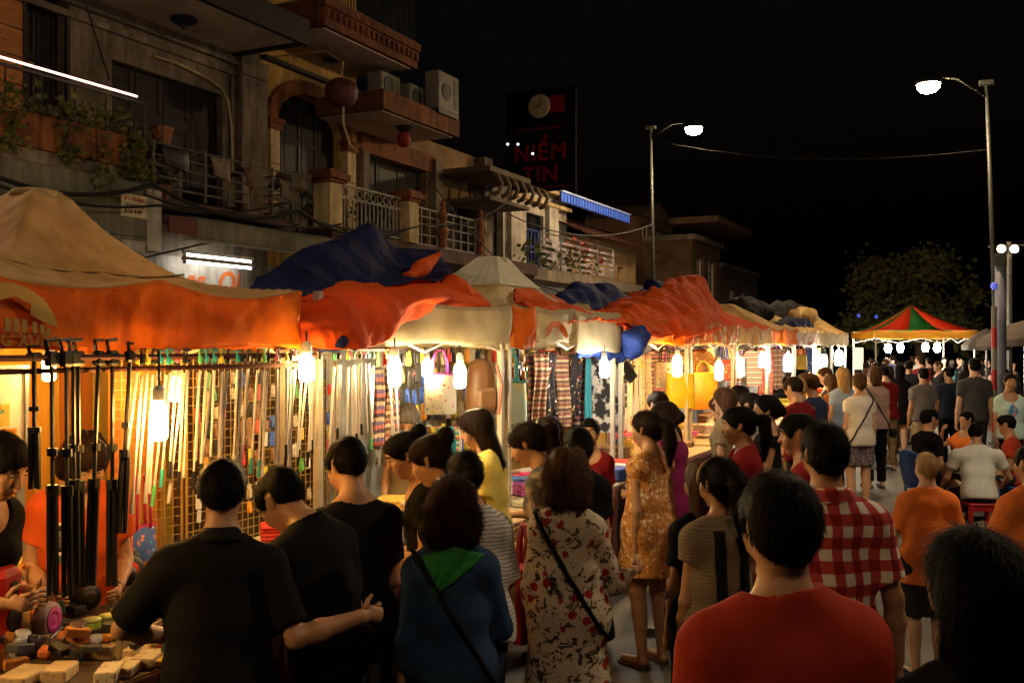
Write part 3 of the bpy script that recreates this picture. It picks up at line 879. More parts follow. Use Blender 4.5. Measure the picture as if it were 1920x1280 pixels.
E3, a, b = far_house('slab_roof_house', 'far house with a jutting pale roof slab', 1298, 1350, XF + 1.2, 6.0, dimo, [(.15, .4, 4.0, 5.4), (.55, .85, 4.0, 5.4)])
MB().bb(XF + .6, XF + 2.4, b - 5, b + .5, 6.5, 6.72).build('canopy_slab', dimo, E3)
far_house('end_house', 'dark end house closing the row behind the last stalls', 1352, 1420, XF + .5, 5.5, mat('dark_plaster', (.12, .085, .06), rough=.9, scale=2), [(.2, .35, 3.0, 4.6), (.5, .65, 3.0, 4.6)])
# roofs and backs so the row is closed from behind and above
for nm, lab, a, b, z in (('grey_house_back', '', yA0, yA1, 10.2), ):
    MB().bb(XF - 7, XF - .301, a, a + .3, .1, z).bb(XF - 7, XF - .301, b - .3, b, .1, z).bb(XF - 7, XF, a, b, z + .002, z + .2).build('side_wall', M_plast, A)
MB().bb(XF - 7, XF - .301, yB1 - .3, yB1, .1, 11).bb(XF - 7, XF, yB0, yB1, 11.002, 11.2).build('side_wall', M_yel, B)
MB().bb(XF - 7, XF - .301, yC1 - .3, yC1, .1, 6.3).bb(XF - 7, XF - .31, yC0, yC1, 6.4, 6.5).build('side_wall', M_plast, Cc)
MB().bb(XF - 7, XF - .301, yD1 - .3, yD1, .1, 6.3).bb(XF - 7, XF, yC1, yD1, 6.402, 6.5).build('side_wall', M_plast, D1)

# cables strung along the fronts
def cable(label, pts, rad=.014, sag=.25):
    P = []
    for p, q in zip(pts[:-1], pts[1:]):
        p, q = Vector(p), Vector(q)
        for k in range(10):
            t = k / 10
            P.append(p.lerp(q, t) - Vector((0, 0, sag * 4 * t * (1 - t) * min(1, (q - p).length / 6))))
    P.append(Vector(pts[-1]))
    tag(MB().tube(P, rad, 5).build('power_cable', M_cable), label, 'cable', 'cables strung along the house fronts')
XC = -9.8
cable('thick cable sagging below the orange planter boards', [atX(-40, 318, XC), atX(285, 345, XC), atX(560, 395, XC), atX(760, 430, XC)], .03, .5)
cable('cable running just under the grey awning board edge', [atX(-40, 335, XC), atX(300, 385, XC), atX(420, 395, XC), atX(640, 420, XC)], .018, .3)
cable('cable looping past the cluttered rack towards the blade sign', [atX(270, 365, XC), atX(520, 385, XC), atX(800, 420, XC), atX(960, 372, XC)], .016, .35)
cable('thin cable crossing behind the canopy peak of the white stall', [atX(800, 330, XC), atX(950, 505, XC + 1), atX(1100, 560, XC + 2)], .014, .2)
cable('cable strung from the white house to the far lamp pole', [atX(950, 400, XC), atX(1226, 420, XC + 2)], .016, .5)

# ------------------------------------------------------------------ street lamps
M_bulbst = emat('street_lamp_glow', (1.0, .70, .38), 420.0)
M_lpole = mat('lamp_post_paint', (.03, .033, .028), (.018, .02, .017), rough=.5, scale=4)
def street_lamp(label, head, base, top, glow=None):
    root = empty('street_lamp', (base.x, base.y, 0))
    o = Vector((base.x, base.y, 0))
    hb = head - o; tp = top - o
    MB().tube([(0, 0, 0), (0, 0, .9)], [.12, .10], 10).tube([(0, 0, .88), Vector((0, 0, .9)).lerp(tp, .5), tp], [.075, .055, .04], 10).build('pole', M_lpole, root, True)
    MB().lathe([(.2, 0), (.2, .05), (.15, .12)], n=10).build('base', M_lpole, root)
    mid = (tp + hb) / 2 + Vector((0, 0, .12))
    MB().tube([tp - Vector((0, 0, .25)), mid, hb + Vector((0, 0, .16))], [.028, .022, .022], 7).build('arm', M_lpole, root, True)
    MB().lathe([(.25, .0), (.25, .04), (.19, .12), (.10, .18), (.05, .24)], hb, 18).build('housing', M_dark, root, True)
    MB().lathe([(.23, -.005), (.215, -.085), (.155, -.155), (.05, -.19)], hb, 18).build('globe', glow or M_bulbst, root, True)
    MB().cbox(tp + Vector((0, 0, .05)), (.3, .16, .1), .02).build('cap', M_lpole, root)
    tag(root, label, 'street lamp', 'street lamps along the road')
    return root
b1 = atD(1873, 640, 20.7)
street_lamp('lit street lamp at upper right on the tallest pole', atD(1741, 158, 20.7), b1, atD(1850, 160, 20.7))
street_lamp('lit street lamp above the orange tarpaulin, pole rising behind the stalls', atD(1301, 240, 26.7), atD(1229, 640, 27.5), atD(1220, 243, 27.5))
# assumed and added street lamps, all standing out of view
street_lamp('assumed street lamp out of view behind the camera, lighting backs in the crowd', Vector((2.3, -1.5, 7.6)), Vector((3.9, -1.0, 0)), Vector((3.8, -1.1, 7.7)), emat('assumed_rear_lamp_glow', (1.0, .70, .40), 150.0))  # assumed lamp, unseen, placed behind the camera to light the backs
street_lamp('added street lamp out of view at the right, lighting crowd and stall fronts', Vector((3.4, 8.6, 7.4)), Vector((4.7, 8.9, 0)), Vector((4.7, 8.9, 7.5)), emat('added_right_lamp_glow', (1.0, .76, .48), 420.0))  # added lamp, unseen, put here to brighten the crowd and stall fronts
street_lamp('added low street lamp out of view at the left, lighting soffits and canopies', Vector((-7.5, 3.0, 5.0)), Vector((-8.25, 2.7, 0)), Vector((-8.25, 2.7, 5.1)), emat('added_left_lamp_glow', (1.0, .80, .58), 68.0))  # added lamp, unseen, kept low so it reaches soffits and canopy tops
cable('thin cable hanging across the dark sky between the two lit street lamps', [atD(1222, 262, 27.4), atD(1856, 280, 20.8)], .0035, .35)
# thick lower column with the striped marker beside the right lamp
PC = empty('utility_column', (atD(1876, 0, 19.5).x, atD(1876, 0, 19.5).y, 0))
MB().tube([(0, 0, 0), (0, 0, 3.6)], [.11, .10], 12).build('column', mat('blue_grey_paint', (.20, .22, .30), (.12, .13, .18), rough=.6, scale=3), PC, True)
MB().cbox((0, -.02, 3.72), (.22, .2, .24), .03).build('top_box', M_lpole, PC)
tag(PC, 'blue grey utility column standing in the crowd below the right lamp', 'column')
MP = empty('marker_post', (atD(1864, 0, 19).x, atD(1864, 0, 19).y, 0))
for k in range(7):
    MB().tube([(0, 0, .4 * k), (0, 0, .4 * k + .398)], .05, 8).build('band', M_red if k % 2 else M_acw, MP)
tag(MP, 'red and white banded post beside the blue grey column', 'post')
FL = empty('flood_lamp_mast', (atD(1892, 0, 26).x, atD(1892, 0, 26).y, 0))
zf = CAMZ + (HZ - 468) * 26 / FPX
MB().tube([(0, 0, 0), (0, 0, zf + .2)], [.1, .07], 8).build('pole', M_steel, FL)
MB().tube([(-.5, 0, zf + .1), (.5, 0, zf + .1)], .03, 6).build('crossbar', M_steel, FL)
for dx, dz in ((-.18, .02), (.12, .0)):
    h_ = MB().cbox((dx, -.06, zf + dz), (.26, .12, .2), .02).build('flood_lamp', M_dark, FL)
    MB().lathe([(.02, .0), (.08, .012), (.10, .03), (.10, .034)], (dx, -.155, zf + dz), 14, Matrix.Rotation(-math.pi / 2, 3, 'X')).build('lens', emat('flood_lens', (1, .66, .36), 30.0), h_)
tag(FL, 'mast of two warm flood lamps at the right edge of the picture', 'street lamp')
# tree behind the crowd
TP = atD(1722, 640, 40); TP.z = 0
T = empty('tree', TP)
MB().tube([(0, 0, 0), (.1, 0, 1.2), (0, .1, 2.4), (.3, .1, 4)], [.28, .22, .18, .08], 9).tube([(0, .1, 2.2), (-1.0, 0, 3.4), (-1.6, .2, 4.2)], [.13, .08, .03], 7).tube([(0, .1, 2.4), (1.3, 0, 3.4), (2.2, -.2, 4.5)], [.13, .08, .03], 7).build('trunk', M_bark, T, True)
rt = random.Random(11)
cl = [(rt.uniform(-2.7, 2.0), rt.uniform(-1.6, 1.6), rt.uniform(2.2, 5.5)) for _ in range(46)]
cl = [c for c in cl if c[2] < 5.7 - (c[0] + .3) ** 2 * .32 + rt.uniform(0, .5)]
pts = []
for c in cl:
    for _ in range(130):
        pts.append((c[0] + rt.gauss(0, .34), c[1] + rt.gauss(0, .34), c[2] + rt.gauss(0, .26)))
leafcloud('crown', mat('tree_leaf', (.22, .20, .06), (.06, .08, .03), rough=.6, scale=3, trans=.25), T, pts, (.14, .30), 7)
tag(T, 'dim leafy tree behind the red and green canopy', 'tree')
for i, (px, py) in enumerate(((1610, 592), (1643, 594), (1864, 537))):
    p = atD(px, py, 38 if i < 2 else 19.4)
    S_ = empty('blue_lamp', p)
    MB().lathe([(.03, -.06), (.07, 0), (.06, .05), (.02, .08)], n=10).build('bulb', emat('blue_bulb', (.12, .18, 1.0), .25), S_)
    MB().tube([(0, 0, .06), (0, 0, .8 if i < 2 else .3)], .012, 5).build('cord', M_cable, S_)
    tag(S_, ['left of the two tiny blue lamps in front of the tree', 'right of the two tiny blue lamps in front of the tree', 'tiny blue lamp on the blue grey column'][i], 'lamp', 'tiny blue lamps')
for i, (px, py, dp, wd, h) in enumerate(((1922, 655, 21.5, .95, 2.2), (1850, 655, 26, .6, 2.1))):
    p = atD(px, py, dp); p.z = 0
    U = empty('market_umbrella', p)
    MB().tube([(0, 0, 0), (0, 0, h + .35)], .03, 7).build('pole', M_steel, U)
    MB().lathe([(.35, 0), (.35, .06), (.05, .12)], n=12).build('base', M_plast, U)
    mb = MB()
    P = [[(wd * rr0 * math.cos(a), wd * rr0 * math.sin(a), h + .4 - .42 * rr0 ** 1.4 - (.14 if j == 4 else 0)) for j, rr0 in enumerate((.02, .35, .7, 1.0, 1.01))] for a in np.linspace(0, 2 * math.pi, 9)]
    mb.grid(P, .008)
    mb.build('canopy', mat('mauve_canvas', (.16, .13, .12), (.11, .09, .085), rough=.85, scale=3, trans=.2), U)
    tag(U, ['mauve grey market umbrella at the right edge behind the girl', 'smaller mauve grey umbrella behind the banded post'][i], 'umbrella', 'market umbrellas at the right')
# ================================================================== market stalls
def atZ0(px, py, z):
    """point seen at a pixel on the horizontal plane z"""
    return atD(px, py, FPX * (CAMZ - z) / (py - HZ))

M_tan = mat('tan_canopy', (.84, .62, .30), (.60, .40, .15), rough=.8, grime=.35, crumple=2.5, scale=3.0, detail=9, bump=.35, bscale=14, trans=.3)
M_tan2 = mat('pale_canopy', (.80, .70, .48), (.64, .52, .30), rough=.8, scale=3.0, detail=9, bump=.12, bscale=14, trans=.35)
M_orv = mat('orange_valance', (.95, .25, .014), (.76, .16, .010), rough=.7, spec=.2, grime=.25, crumple=3.0, scale=4.0, detail=8, bump=.3, bscale=12, trans=.35)
M_ortarp = mat('orange_tarp', (.88, .13, .016), (.66, .075, .010), rough=.75, spec=.15, crumple=4.5, scale=3.0, detail=8, bump=.25, bscale=9, trans=.25)
M_bltarp = mat('blue_tarp', (.012, .019, .085), (.006, .009, .04), rough=.75, spec=.15, crumple=4.5, scale=3.0, detail=8, bump=.3, bscale=10, trans=.08)
M_bltarp2 = mat('bright_blue_tarp', (.05, .10, .42), (.02, .04, .2), rough=.75, spec=.15, crumple=5.0, scale=3.0, detail=8, bump=.3, bscale=10, trans=.2)
M_dktarp = mat('charcoal_tarp', (.03, .026, .032), (.014, .013, .018), rough=.8, spec=.15, crumple=4.0, scale=3.0, detail=8, bump=.3, bscale=10)
M_whv = mat('white_valance', (.84, .76, .54), (.72, .62, .40), rough=.7, scale=4.0, detail=8, bump=.12, bscale=12, trans=.6)
M_pole = mat('white_pole', (.62, .58, .50), (.45, .41, .34), rough=.4, scale=6, metal=.2)
M_cloth_t = mat('table_cloth', (.10, .03, .03), rough=.9, scale=4)
M_seam = mat('seam_brown', (.20, .11, .04), rough=.9, scale=4)
M_logo = mat('logo_cream', (.62, .42, .12), (.5, .33, .09), rough=.8, scale=5, trans=.25)
XS0, XS1 = -3.33, -5.33

def valance(parent, A, B, zt, zb, m, seed=0, amp=.042, kink=True, n=56, out=None):
    """hanging cloth strip between corners A and B (x, y), swagged between its supports"""
    A, B = Vector(A), Vector(B)
    d = (B - A); ln = d.length; d.normalize()
    nrm = Vector((d.y, -d.x))
    if out is not None and nrm.dot(Vector(out)) < 0: nrm = -nrm
    P = []
    for i in range(n + 1):
        t = i / n
        sag = .06 * abs(math.sin(2 * math.pi * t)) if kink else .03 * math.sin(math.pi * t)
        top = zt - sag
        col = []
        for j in range(9):
            v = j / 8
            z = top + (zb + .012 * math.sin(t * 9 + seed) - top) * v
            rad = abs(t - .5) * 2
            f = amp * (wob1((t * ln * 2.2, v * .8, seed), 3.2, seed, 2) * (.3 + v) + .5 * math.sin((t - .5) * 26 / (.25 + v)) * math.exp(-v * 1.2) * (.4 if kink else .15))
            p = A + d * (t * ln) + nrm * (.012 + f)
            col.append((p.x, p.y, z))
        P.append(col)
    return MB().grid(P, .004).build('valance', m, parent, True)

def roof(parent, x0, x1, y0, y1, zt, zp, m, seed=0, capr=.06, power=1.55, name='roof', n=26, shift=0.0):
    P = []
    n = 48
    cx, cyy = (x0 + x1) / 2, (y0 + y1) / 2
    gx, gy = np.meshgrid(np.linspace(x0, x1, n + 1), np.linspace(y0, y1, n + 1), indexing='ij')
    CR = crease(np.stack([gx.ravel() * 1.0, gy.ravel() * 1.0, 0 * gx.ravel() + seed], 1), 5.5, seed).reshape(n + 1, n + 1)
    for i in range(n + 1):
        row = []
        for j in range(n + 1):
            u, v = 2 * i / n - 1, 2 * j / n - 1
            r = max(abs(u), abs(v))
            k = min(abs(u), abs(v)) / (r + 1e-6)
            h = (1 - max(r, capr)) ** power / (1 - capr) ** power
            edge = abs(v) if abs(u) >= abs(v) else abs(u)
            t = ((v if abs(u) >= abs(v) else u) / (r + 1e-6) + 1) / 2
            sag = .06 * abs(math.sin(2 * math.pi * t)) * r ** 2 + .05 * (1 - k) * math.sin(math.pi * min(r, 1)) * .6
            x, y = cx + u * abs(x1 - x0) / 2, cyy + v * (y1 - y0) / 2 + shift * (1 - r)
            z = zt + (zp - zt) * h - sag + (.013 * CR[i, j] + .010 * wob1((x * 1.2, y * 1.2, seed), 5, seed, 2) + .010 * math.sin(math.atan2(v, u) * 22 + seed) * r * (1 - r) * 2) * (1 if r < .97 else 0)
            row.append((x, y, z))
        P.append(row)
    return MB().grid(P, .005).build(name, m, parent, True)

def frame(parent, x0, x1, y0, y1, zt, m=M_pole, legs=True):
    lg = MB().box((0, 0, zt / 2), (.04, .04, zt)).box((0, 0, .02), (.09, .09, .03)).mesh('leg')
    if legs:
        for x in (x0 - .05, x1 + .05):
            for y in (y0 + .05, y1 - .05):
                obj('leg', lg, m, parent, (x, y, .002))
    zb_, za_ = zt - .34, zt - .06
    for (p, q) in (((x0 - .05, y0 + .05), (x0 - .05, y1 - .05)), ((x1 + .05, y0 + .05), (x1 + .05, y1 - .05)), ((x0 - .05, y0 + .05), (x1 + .05, y0 + .05)), ((x0 - .05, y1 - .05), (x1 + .05, y1 - .05))):
        p, q = Vector(p), Vector(q)
        for s in (0, 1):
            a, b = p.lerp(q, s * .5), p.lerp(q, s * .5 + .5)
            MB().tube([(a.x, a.y, zb_), (b.x, b.y, za_)], .012, 5).build('truss_bar', m, parent)
            MB().tube([(a.x, a.y + .012, za_), (b.x, b.y + .012, zb_)], .012, 5).build('truss_bar', m, parent)

# lamps hung in the stalls ------------------------------------------------
def bulb(px, py, X, colour, strength, label, h=.15, r=.032, ztop=2.25):
    p = atX(px, py, X)
    root = empty('hanging_bulb', p)
    MB().lathe([(r * .3, -h / 2), (r * .75, -h * .47), (r, -h * .36), (r, h * .25), (r * .8, h * .38), (r * .5, h / 2)], n=12).build('bulb_glass', emat('bulb_%s_%d' % (colour, strength), {'warm': (1, .58, .18), 'white': (1, .88, .68), 'yellow': (1, .50, .11), 'gold': (1, .74, .36)}[colour], strength), root, True)
    MB().lathe([(.02, h / 2 + .001), (.026, h / 2 + .01), (.026, h / 2 + .05), (.016, h / 2 + .07)], n=8).build('socket', M_white2, root)
    MB().tube([(0, 0, h / 2 + .06), (0, 0, max(ztop - p.z, h / 2 + .12))], .005, 5).build('cord', M_cable, root)
    tag(root, label, 'lamp', 'bulbs hung in the stalls')
    return root

# palettes and small goods ------------------------------------------------
PAL = {}
def pal(c, tr=0.0):
    k = 'goods_%02d_%02d_%02d' % tuple(int(x * 99) for x in c)
    return mat(k, c, tuple(x * .75 for x in c), rough=.55, scale=12, detail=3, trans=tr)
COLS = [(.75, .05, .04), (.85, .35, .03), (.85, .65, .06), (.15, .42, .08), (.03, .35, .42), (.05, .12, .5), (.35, .06, .35), (.75, .15, .32), (.75, .70, .6), (.03, .03, .035), (.30, .16, .07), (.55, .45, .30), (.5, .52, .58), (.65, .04, .15)]
def speckle(name, base, dots, scale=14.0, th=.12, rough=.7, dots2=None, trans=0.0):
    """printed cloth: scattered spots of other colours"""
    if name in MATS: return MATS[name]
    m, nt, b = newmat(name)
    tc = N(nt, 'ShaderNodeTexCoord')
    vo = N(nt, 'ShaderNodeTexVoronoi', Scale=scale)
    nz = N(nt, 'ShaderNodeTexNoise', Scale=scale * 1.5, Detail=3.0)
    ad = N(nt, 'ShaderNodeVectorMath', _operation='MULTIPLY_ADD')
    ad.inputs[1].default_value = (.06, .06, .06)
    L(nt, tc.outputs['Object'], nz.inputs['Vector']); L(nt, nz.outputs['Color'], ad.inputs[0]); L(nt, tc.outputs['Object'], ad.inputs[2]); L(nt, ad.outputs[0], vo.inputs['Vector'])
    mr = N(nt, 'ShaderNodeMath', _operation='LESS_THAN'); mr.inputs[1].default_value = th * 2.2
    L(nt, vo.outputs['Distance'], mr.inputs[0])
    sp = N(nt, 'ShaderNodeSeparateColor'); L(nt, vo.outputs['Color'], sp.inputs[0])
    rp = N(nt, 'ShaderNodeValToRGB'); rp.color_ramp.interpolation = 'CONSTANT'
    cs = dots
    rp.color_ramp.elements[0].color = c4(cs[0]); rp.color_ramp.elements[1].position = 1.0 / len(cs); rp.color_ramp.elements[1].color = c4(cs[1 % len(cs)])
    for i in range(2, len(cs)):
        e = rp.color_ramp.elements.new(i / len(cs)); e.color = c4(cs[i])
    L(nt, sp.outputs[0], rp.inputs[0])
    mx = N(nt, 'ShaderNodeMix', _data_type='RGBA'); mx.inputs[6].default_value = c4(base)
    L(nt, mr.outputs[0], mx.inputs[0]); L(nt, rp.outputs[0], mx.inputs[7])
    L(nt, mx.outputs[2], b.inputs['Base Color'])
    b.inputs['Roughness'].default_value = rough; b.inputs['Specular IOR Level'].default_value = .25
    MATS[name] = m
    return m
def bands(name, cols, scale=8.0, axis=2, rough=.8, warp=.02):
    if name in MATS: return MATS[name]
    m, nt, b = newmat(name)
    tc = N(nt, 'ShaderNodeTexCoord'); sx = N(nt, 'ShaderNodeSeparateXYZ'); L(nt, tc.outputs['Object'], sx.inputs[0])
    nz = N(nt, 'ShaderNodeTexNoise', Scale=25.0); L(nt, tc.outputs['Object'], nz.inputs['Vector'])
    a = N(nt, 'ShaderNodeMath', _operation='MULTIPLY_ADD'); a.inputs[1].default_value = warp; L(nt, nz.outputs['Fac'], a.inputs[0]); L(nt, sx.outputs[axis], a.inputs[2])
    mu = N(nt, 'ShaderNodeMath', _operation='MULTIPLY'); mu.inputs[1].default_value = scale; L(nt, a.outputs[0], mu.inputs[0])
    fr = N(nt, 'ShaderNodeMath', _operation='FRACT'); L(nt, mu.outputs[0], fr.inputs[0])
    rp = N(nt, 'ShaderNodeValToRGB'); rp.color_ramp.interpolation = 'CONSTANT'
    rp.color_ramp.elements[0].color = c4(cols[0]); rp.color_ramp.elements[1].position = 1 / len(cols); rp.color_ramp.elements[1].color = c4(cols[1])
    for i in range(2, len(cols)):
        e = rp.color_ramp.elements.new(i / len(cols)); e.color = c4(cols[i])
    L(nt, fr.outputs[0], rp.inputs[0]); L(nt, rp.outputs[0], b.inputs['Base Color'])
    b.inputs['Roughness'].default_value = rough
    MATS[name] = m
    return m
PRINTS = [speckle('print_red', (.55, .10, .06), [(.85, .6, .1), (.1, .1, .4), (.8, .7, .6)], 22), speckle('print_yellow', (.80, .55, .10), [(.7, .1, .05), (.1, .35, .3), (.75, .3, .05)], 20),
          speckle('print_white', (.72, .66, .56), [(.7, .08, .1), (.05, .3, .35), (.85, .6, .1), (.2, .3, .1)], 24), speckle('print_blue', (.06, .12, .35), [(.7, .7, .7), (.75, .2, .1), (.1, .4, .5)], 22),
          speckle('print_black', (.03, .03, .035), [(.65, .6, .55), (.6, .08, .06), (.7, .5, .1)], 22), speckle('print_brown', (.25, .13, .06), [(.7, .55, .3), (.1, .06, .04), (.6, .2, .06)], 26)]
STRIPES = [bands('stripe_dark', [(.05, .03, .05), (.35, .10, .10), (.10, .08, .18), (.42, .30, .20)], 9), bands('stripe_earth', [(.30, .18, .10), (.10, .05, .04), (.5, .38, .22), (.22, .06, .05)], 11),
           bands('stripe_bright', [(.7, .08, .2), (.8, .6, .08), (.06, .3, .4), (.7, .65, .6), (.15, .35, .1)], 10)]

def small(name, kind):
    """shared meshes of small goods, about a unit a few centimetres wide"""
    k = 'm_' + kind
    if k in PAL: return PAL[k]
    mb = MB()
    if kind == 'pack':
        mb.cbox((0, 0, 0), (.008, .075, .13), .004).cbox((.012, 0, -.015), (.022, .05, .08), .008).tube([(.004, 0, .06), (.004, 0, .085)], .004, 5)
    elif kind == 'case':
        mb.cbox((0, 0, 0), (.012, .072, .145), .012).cbox((.004, -.02, .045), (.014, .02, .028), .005)
    elif kind == 'box':
        mb.cbox((0, 0, .03), (.10, .17, .06), .006).cbox((0, 0, .0605), (.094, .164, .004), .002)
    elif kind == 'fold':
        for i in range(4):
            mb.cbox((RNG.uniform(-.01, .01), 0, .015 + i * .026), (.22, .28, .027), .012)
    elif kind == 'plush':
        mb.lathe([(.01, -.07), (.05, -.06), (.065, -.01), (.05, .03), (.03, .045)], n=10).lathe([(.01, .03), (.045, .05), (.055, .085), (.04, .12), (.01, .135)], n=10).lathe([(.003, 0), (.02, .01), (.018, .03), (.003, .035)], (0, -.04, .12), 8).lathe([(.003, 0), (.02, .01), (.018, .03), (.003, .035)], (0, .04, .12), 8)
    elif kind == 'cap':
        mb.lathe([(.095, 0), (.097, .03), (.08, .08), (.045, .11), (.01, .12)], n=14).grid([[(.06 + .1 * t, (s - .5) * .16, .005 + .012 * (1 - (2 * s - 1) ** 2)) for s in np.linspace(0, 1, 7)] for t in np.linspace(0, 1, 4)], .004)
    PAL[k] = mb.mesh(name, kind in ('plush', 'cap'))
    return PAL[k]

def colored(kind, name, m):
    k = (kind, m.name)
    if k not in PAL:
        me = small(name, kind).copy()
        me.materials.clear(); me.materials.append(m)
        PAL[k] = me
    return PAL[k]

HEAP = {}
def goods(kind, name, m, loc, label, cat, group, rz=0.0, s=1.0, rx=0.0):
    o = obj(name, colored(kind, name, m), None, None, loc)
    o.rotation_euler = (rx, 0, rz); o.scale = (s, s, s)
    HEAP.setdefault(label, []).append(o)
    return tag(o, label, cat, group)

MUTED = [(.75, .05, .04), (.85, .65, .06), (.75, .70, .6), (.03, .03, .035), (.30, .16, .07), (.55, .45, .30), (.03, .03, .035), (.85, .35, .03), (.30, .16, .07), (.55, .45, .30), (.05, .12, .5), (.15, .42, .08)]
CNAME = dict(zip(COLS, ['red', 'orange', 'yellow', 'green', 'teal', 'blue', 'purple', 'pink', 'cream', 'black', 'brown', 'tan', 'silver', 'crimson']))
def wall_goods(X, y0, y1, z0, z1, dy, dz, kinds, label, group, seed=0, mats=None, prob=.9, cat='packet', name='goods_packet', s=1.0, jit=.02, muted=True):
    """goods hung in rows; each is named by its row from the top and its place in the row"""
    r = random.Random(seed)
    ny, nz = max(1, int((y1 - y0) / dy)), max(1, int((z1 - z0) / dz))
    for k in range(nz):
        c = 0
        for i in range(ny):
            if r.random() > prob: continue
            col = r.choice(COLS if not muted else MUTED)
            q = r.random()
            m = r.choice(mats) if mats else (pal(col) if q < .7 else r.choice(PRINTS))
            cn = '' if mats else (CNAME[col] if q < .7 else 'printed') + ' '
            goods(r.choice(kinds), name, m, (X + r.uniform(0, jit), y0 + dy * (i + .5) + r.uniform(-jit, jit), z0 + dz * (nz - 1 - k + .5) + r.uniform(-jit, jit)), '%s%s, row %s, %s from the left' % (cn, label, ['one', 'two', 'three', 'four', 'five', 'six', 'seven', 'eight', 'nine', 'ten', 'eleven', 'twelve'][k], ORD[c]), cat, group, r.uniform(-.25, .25), s * r.uniform(.8, 1.15), r.uniform(-.1, .1))
            c += 1

def tote(label, p, w, h, m, mh, rz=0.0, handle=.28, depth=.10, group=None):
    root = empty('tote_bag', p, rz)
    P = []
    n = 10
    for i in range(n + 1):
        row = []
        for j in range(9):
            a = 2 * math.pi * i / n; v = j / 8
            dd = depth / 2 * (.35 + 1.0 * math.sin(math.pi * min(1, .15 + v * .8)))
            x = dd * math.copysign(abs(math.cos(a)) ** .7, math.cos(a)); y = w / 2 * math.copysign(abs(math.sin(a)) ** .45, math.sin(a)) * (1 - .06 * v)
            row.append((x, y, -h + h * v))
        P.append(row)
    mb = MB().grid(P)
    mb.add([(0, -w / 2, -h), (depth * .2, 0, -h), (0, w / 2, -h), (-depth * .2, 0, -h)], [(0, 1, 2, 3)])
    mb.build('bag_body', m, root, True)
    for sx in (-.02, .02):
        MB().tube([(sx, -w * .25, -.02), (sx, -w * .22, handle * .55), (sx * .4, -.03, handle * .95), (sx * .4, .03, handle * .95), (sx, w * .22, handle * .55), (sx, w * .25, -.02)], .009, 5).build('handle', mh, root, True)
    MB().bb(-depth * .3, depth * .3, -w * .47, w * .47, -.012, .002).build('hem', mh, root)
    return tag(root, label, 'bag', group)

def strip(label, p, w, h, m, name='scarf', cat='scarf', group=None, seed=0, rz=0.0):
    """a cloth hung over a bar: soft vertical folds"""
    P = []
    n = 12
    for i in range(n + 1):
        t = i / n
        row = []
        for j in range(10):
            v = j / 9
            ww = w * (1 - .15 * math.sin(math.pi * v))
            row.append((.03 * math.sin(t * 14 + seed) * (.5 + v * .6) + .012 * wob1((t, v, seed), 6, seed), (t - .5) * ww + .02 * math.sin(v * 4 + seed), -h * v + .02 * math.sin(t * 7 + seed) * v))
        P.append(row)
    o = MB().grid(P, .006).build(name, m, None, True)
    o.location = p; o.rotation_euler = (0, 0, rz)
    return tag(o, label, cat, group)

def tshirt(label, p, w, h, m, group=None, rz=0.0):
    root = empty('hanging_shirt', p, rz)
    out = [(-.5, .02), (-.18, .0), (-.1, -.06), (.1, -.06), (.18, .0), (.5, .02)]
    pl_ = [(-.16 * w, 0), (-.09 * w, -.05 * h), (.09 * w, -.05 * h), (.16 * w, 0), (.34 * w, -.05 * h), (.56 * w, -.26 * h), (.42 * w, -.36 * h), (.31 * w, -.27 * h), (.30 * w, -h), (-.30 * w, -h), (-.31 * w, -.27 * h), (-.42 * w, -.36 * h), (-.56 * w, -.26 * h), (-.34 * w, -.05 * h)]
    MB().prism(pl_, -.018, .018).build('shirt', m, root)
    MB().tube([(0, -.32 * w, -.04 * h), (0, 0, .03), (0, .32 * w, -.04 * h)], .008, 5).tube([(0, 0, .03), (0, 0, .1), (0, .03, .13)], .006, 5).build('hanger', M_cable, root)
    return tag(root, label, 'shirt', group)

def table(label, x0, x1, y0, y1, z, m, mt):
    root = empty('stall_table', ((x0 + x1) / 2, (y0 + y1) / 2, 0))
    hx, hy = abs(x1 - x0) / 2, (y1 - y0) / 2
    MB().cbox((0, 0, z - .02), (hx * 2, hy * 2, .04), .008).build('table_top', mt, root)
    lg = MB().box((0, 0, (z - .05) / 2), (.04, .04, z - .05)).mesh('leg')
    for sx in (-1, 1):
        for sy in (-1, 1):
            obj('leg', lg, M_steel, root, (sx * (hx - .06), sy * (hy - .06), .002))
    P = []
    n = 40
    for i in range(n + 1):
        t = i / n
        y = -hy - .01 + (2 * hy + .02) * t
        P.append([(hx + .012 + .018 * math.sin(t * 40 + v * 2) * v, y, z - .004 - (z - .12) * v) for v in np.linspace(0, 1, 6)])
    MB().grid(P, .004).build('table_skirt', m, root, True)
    return tag(root, label, 'table', 'stall tables')

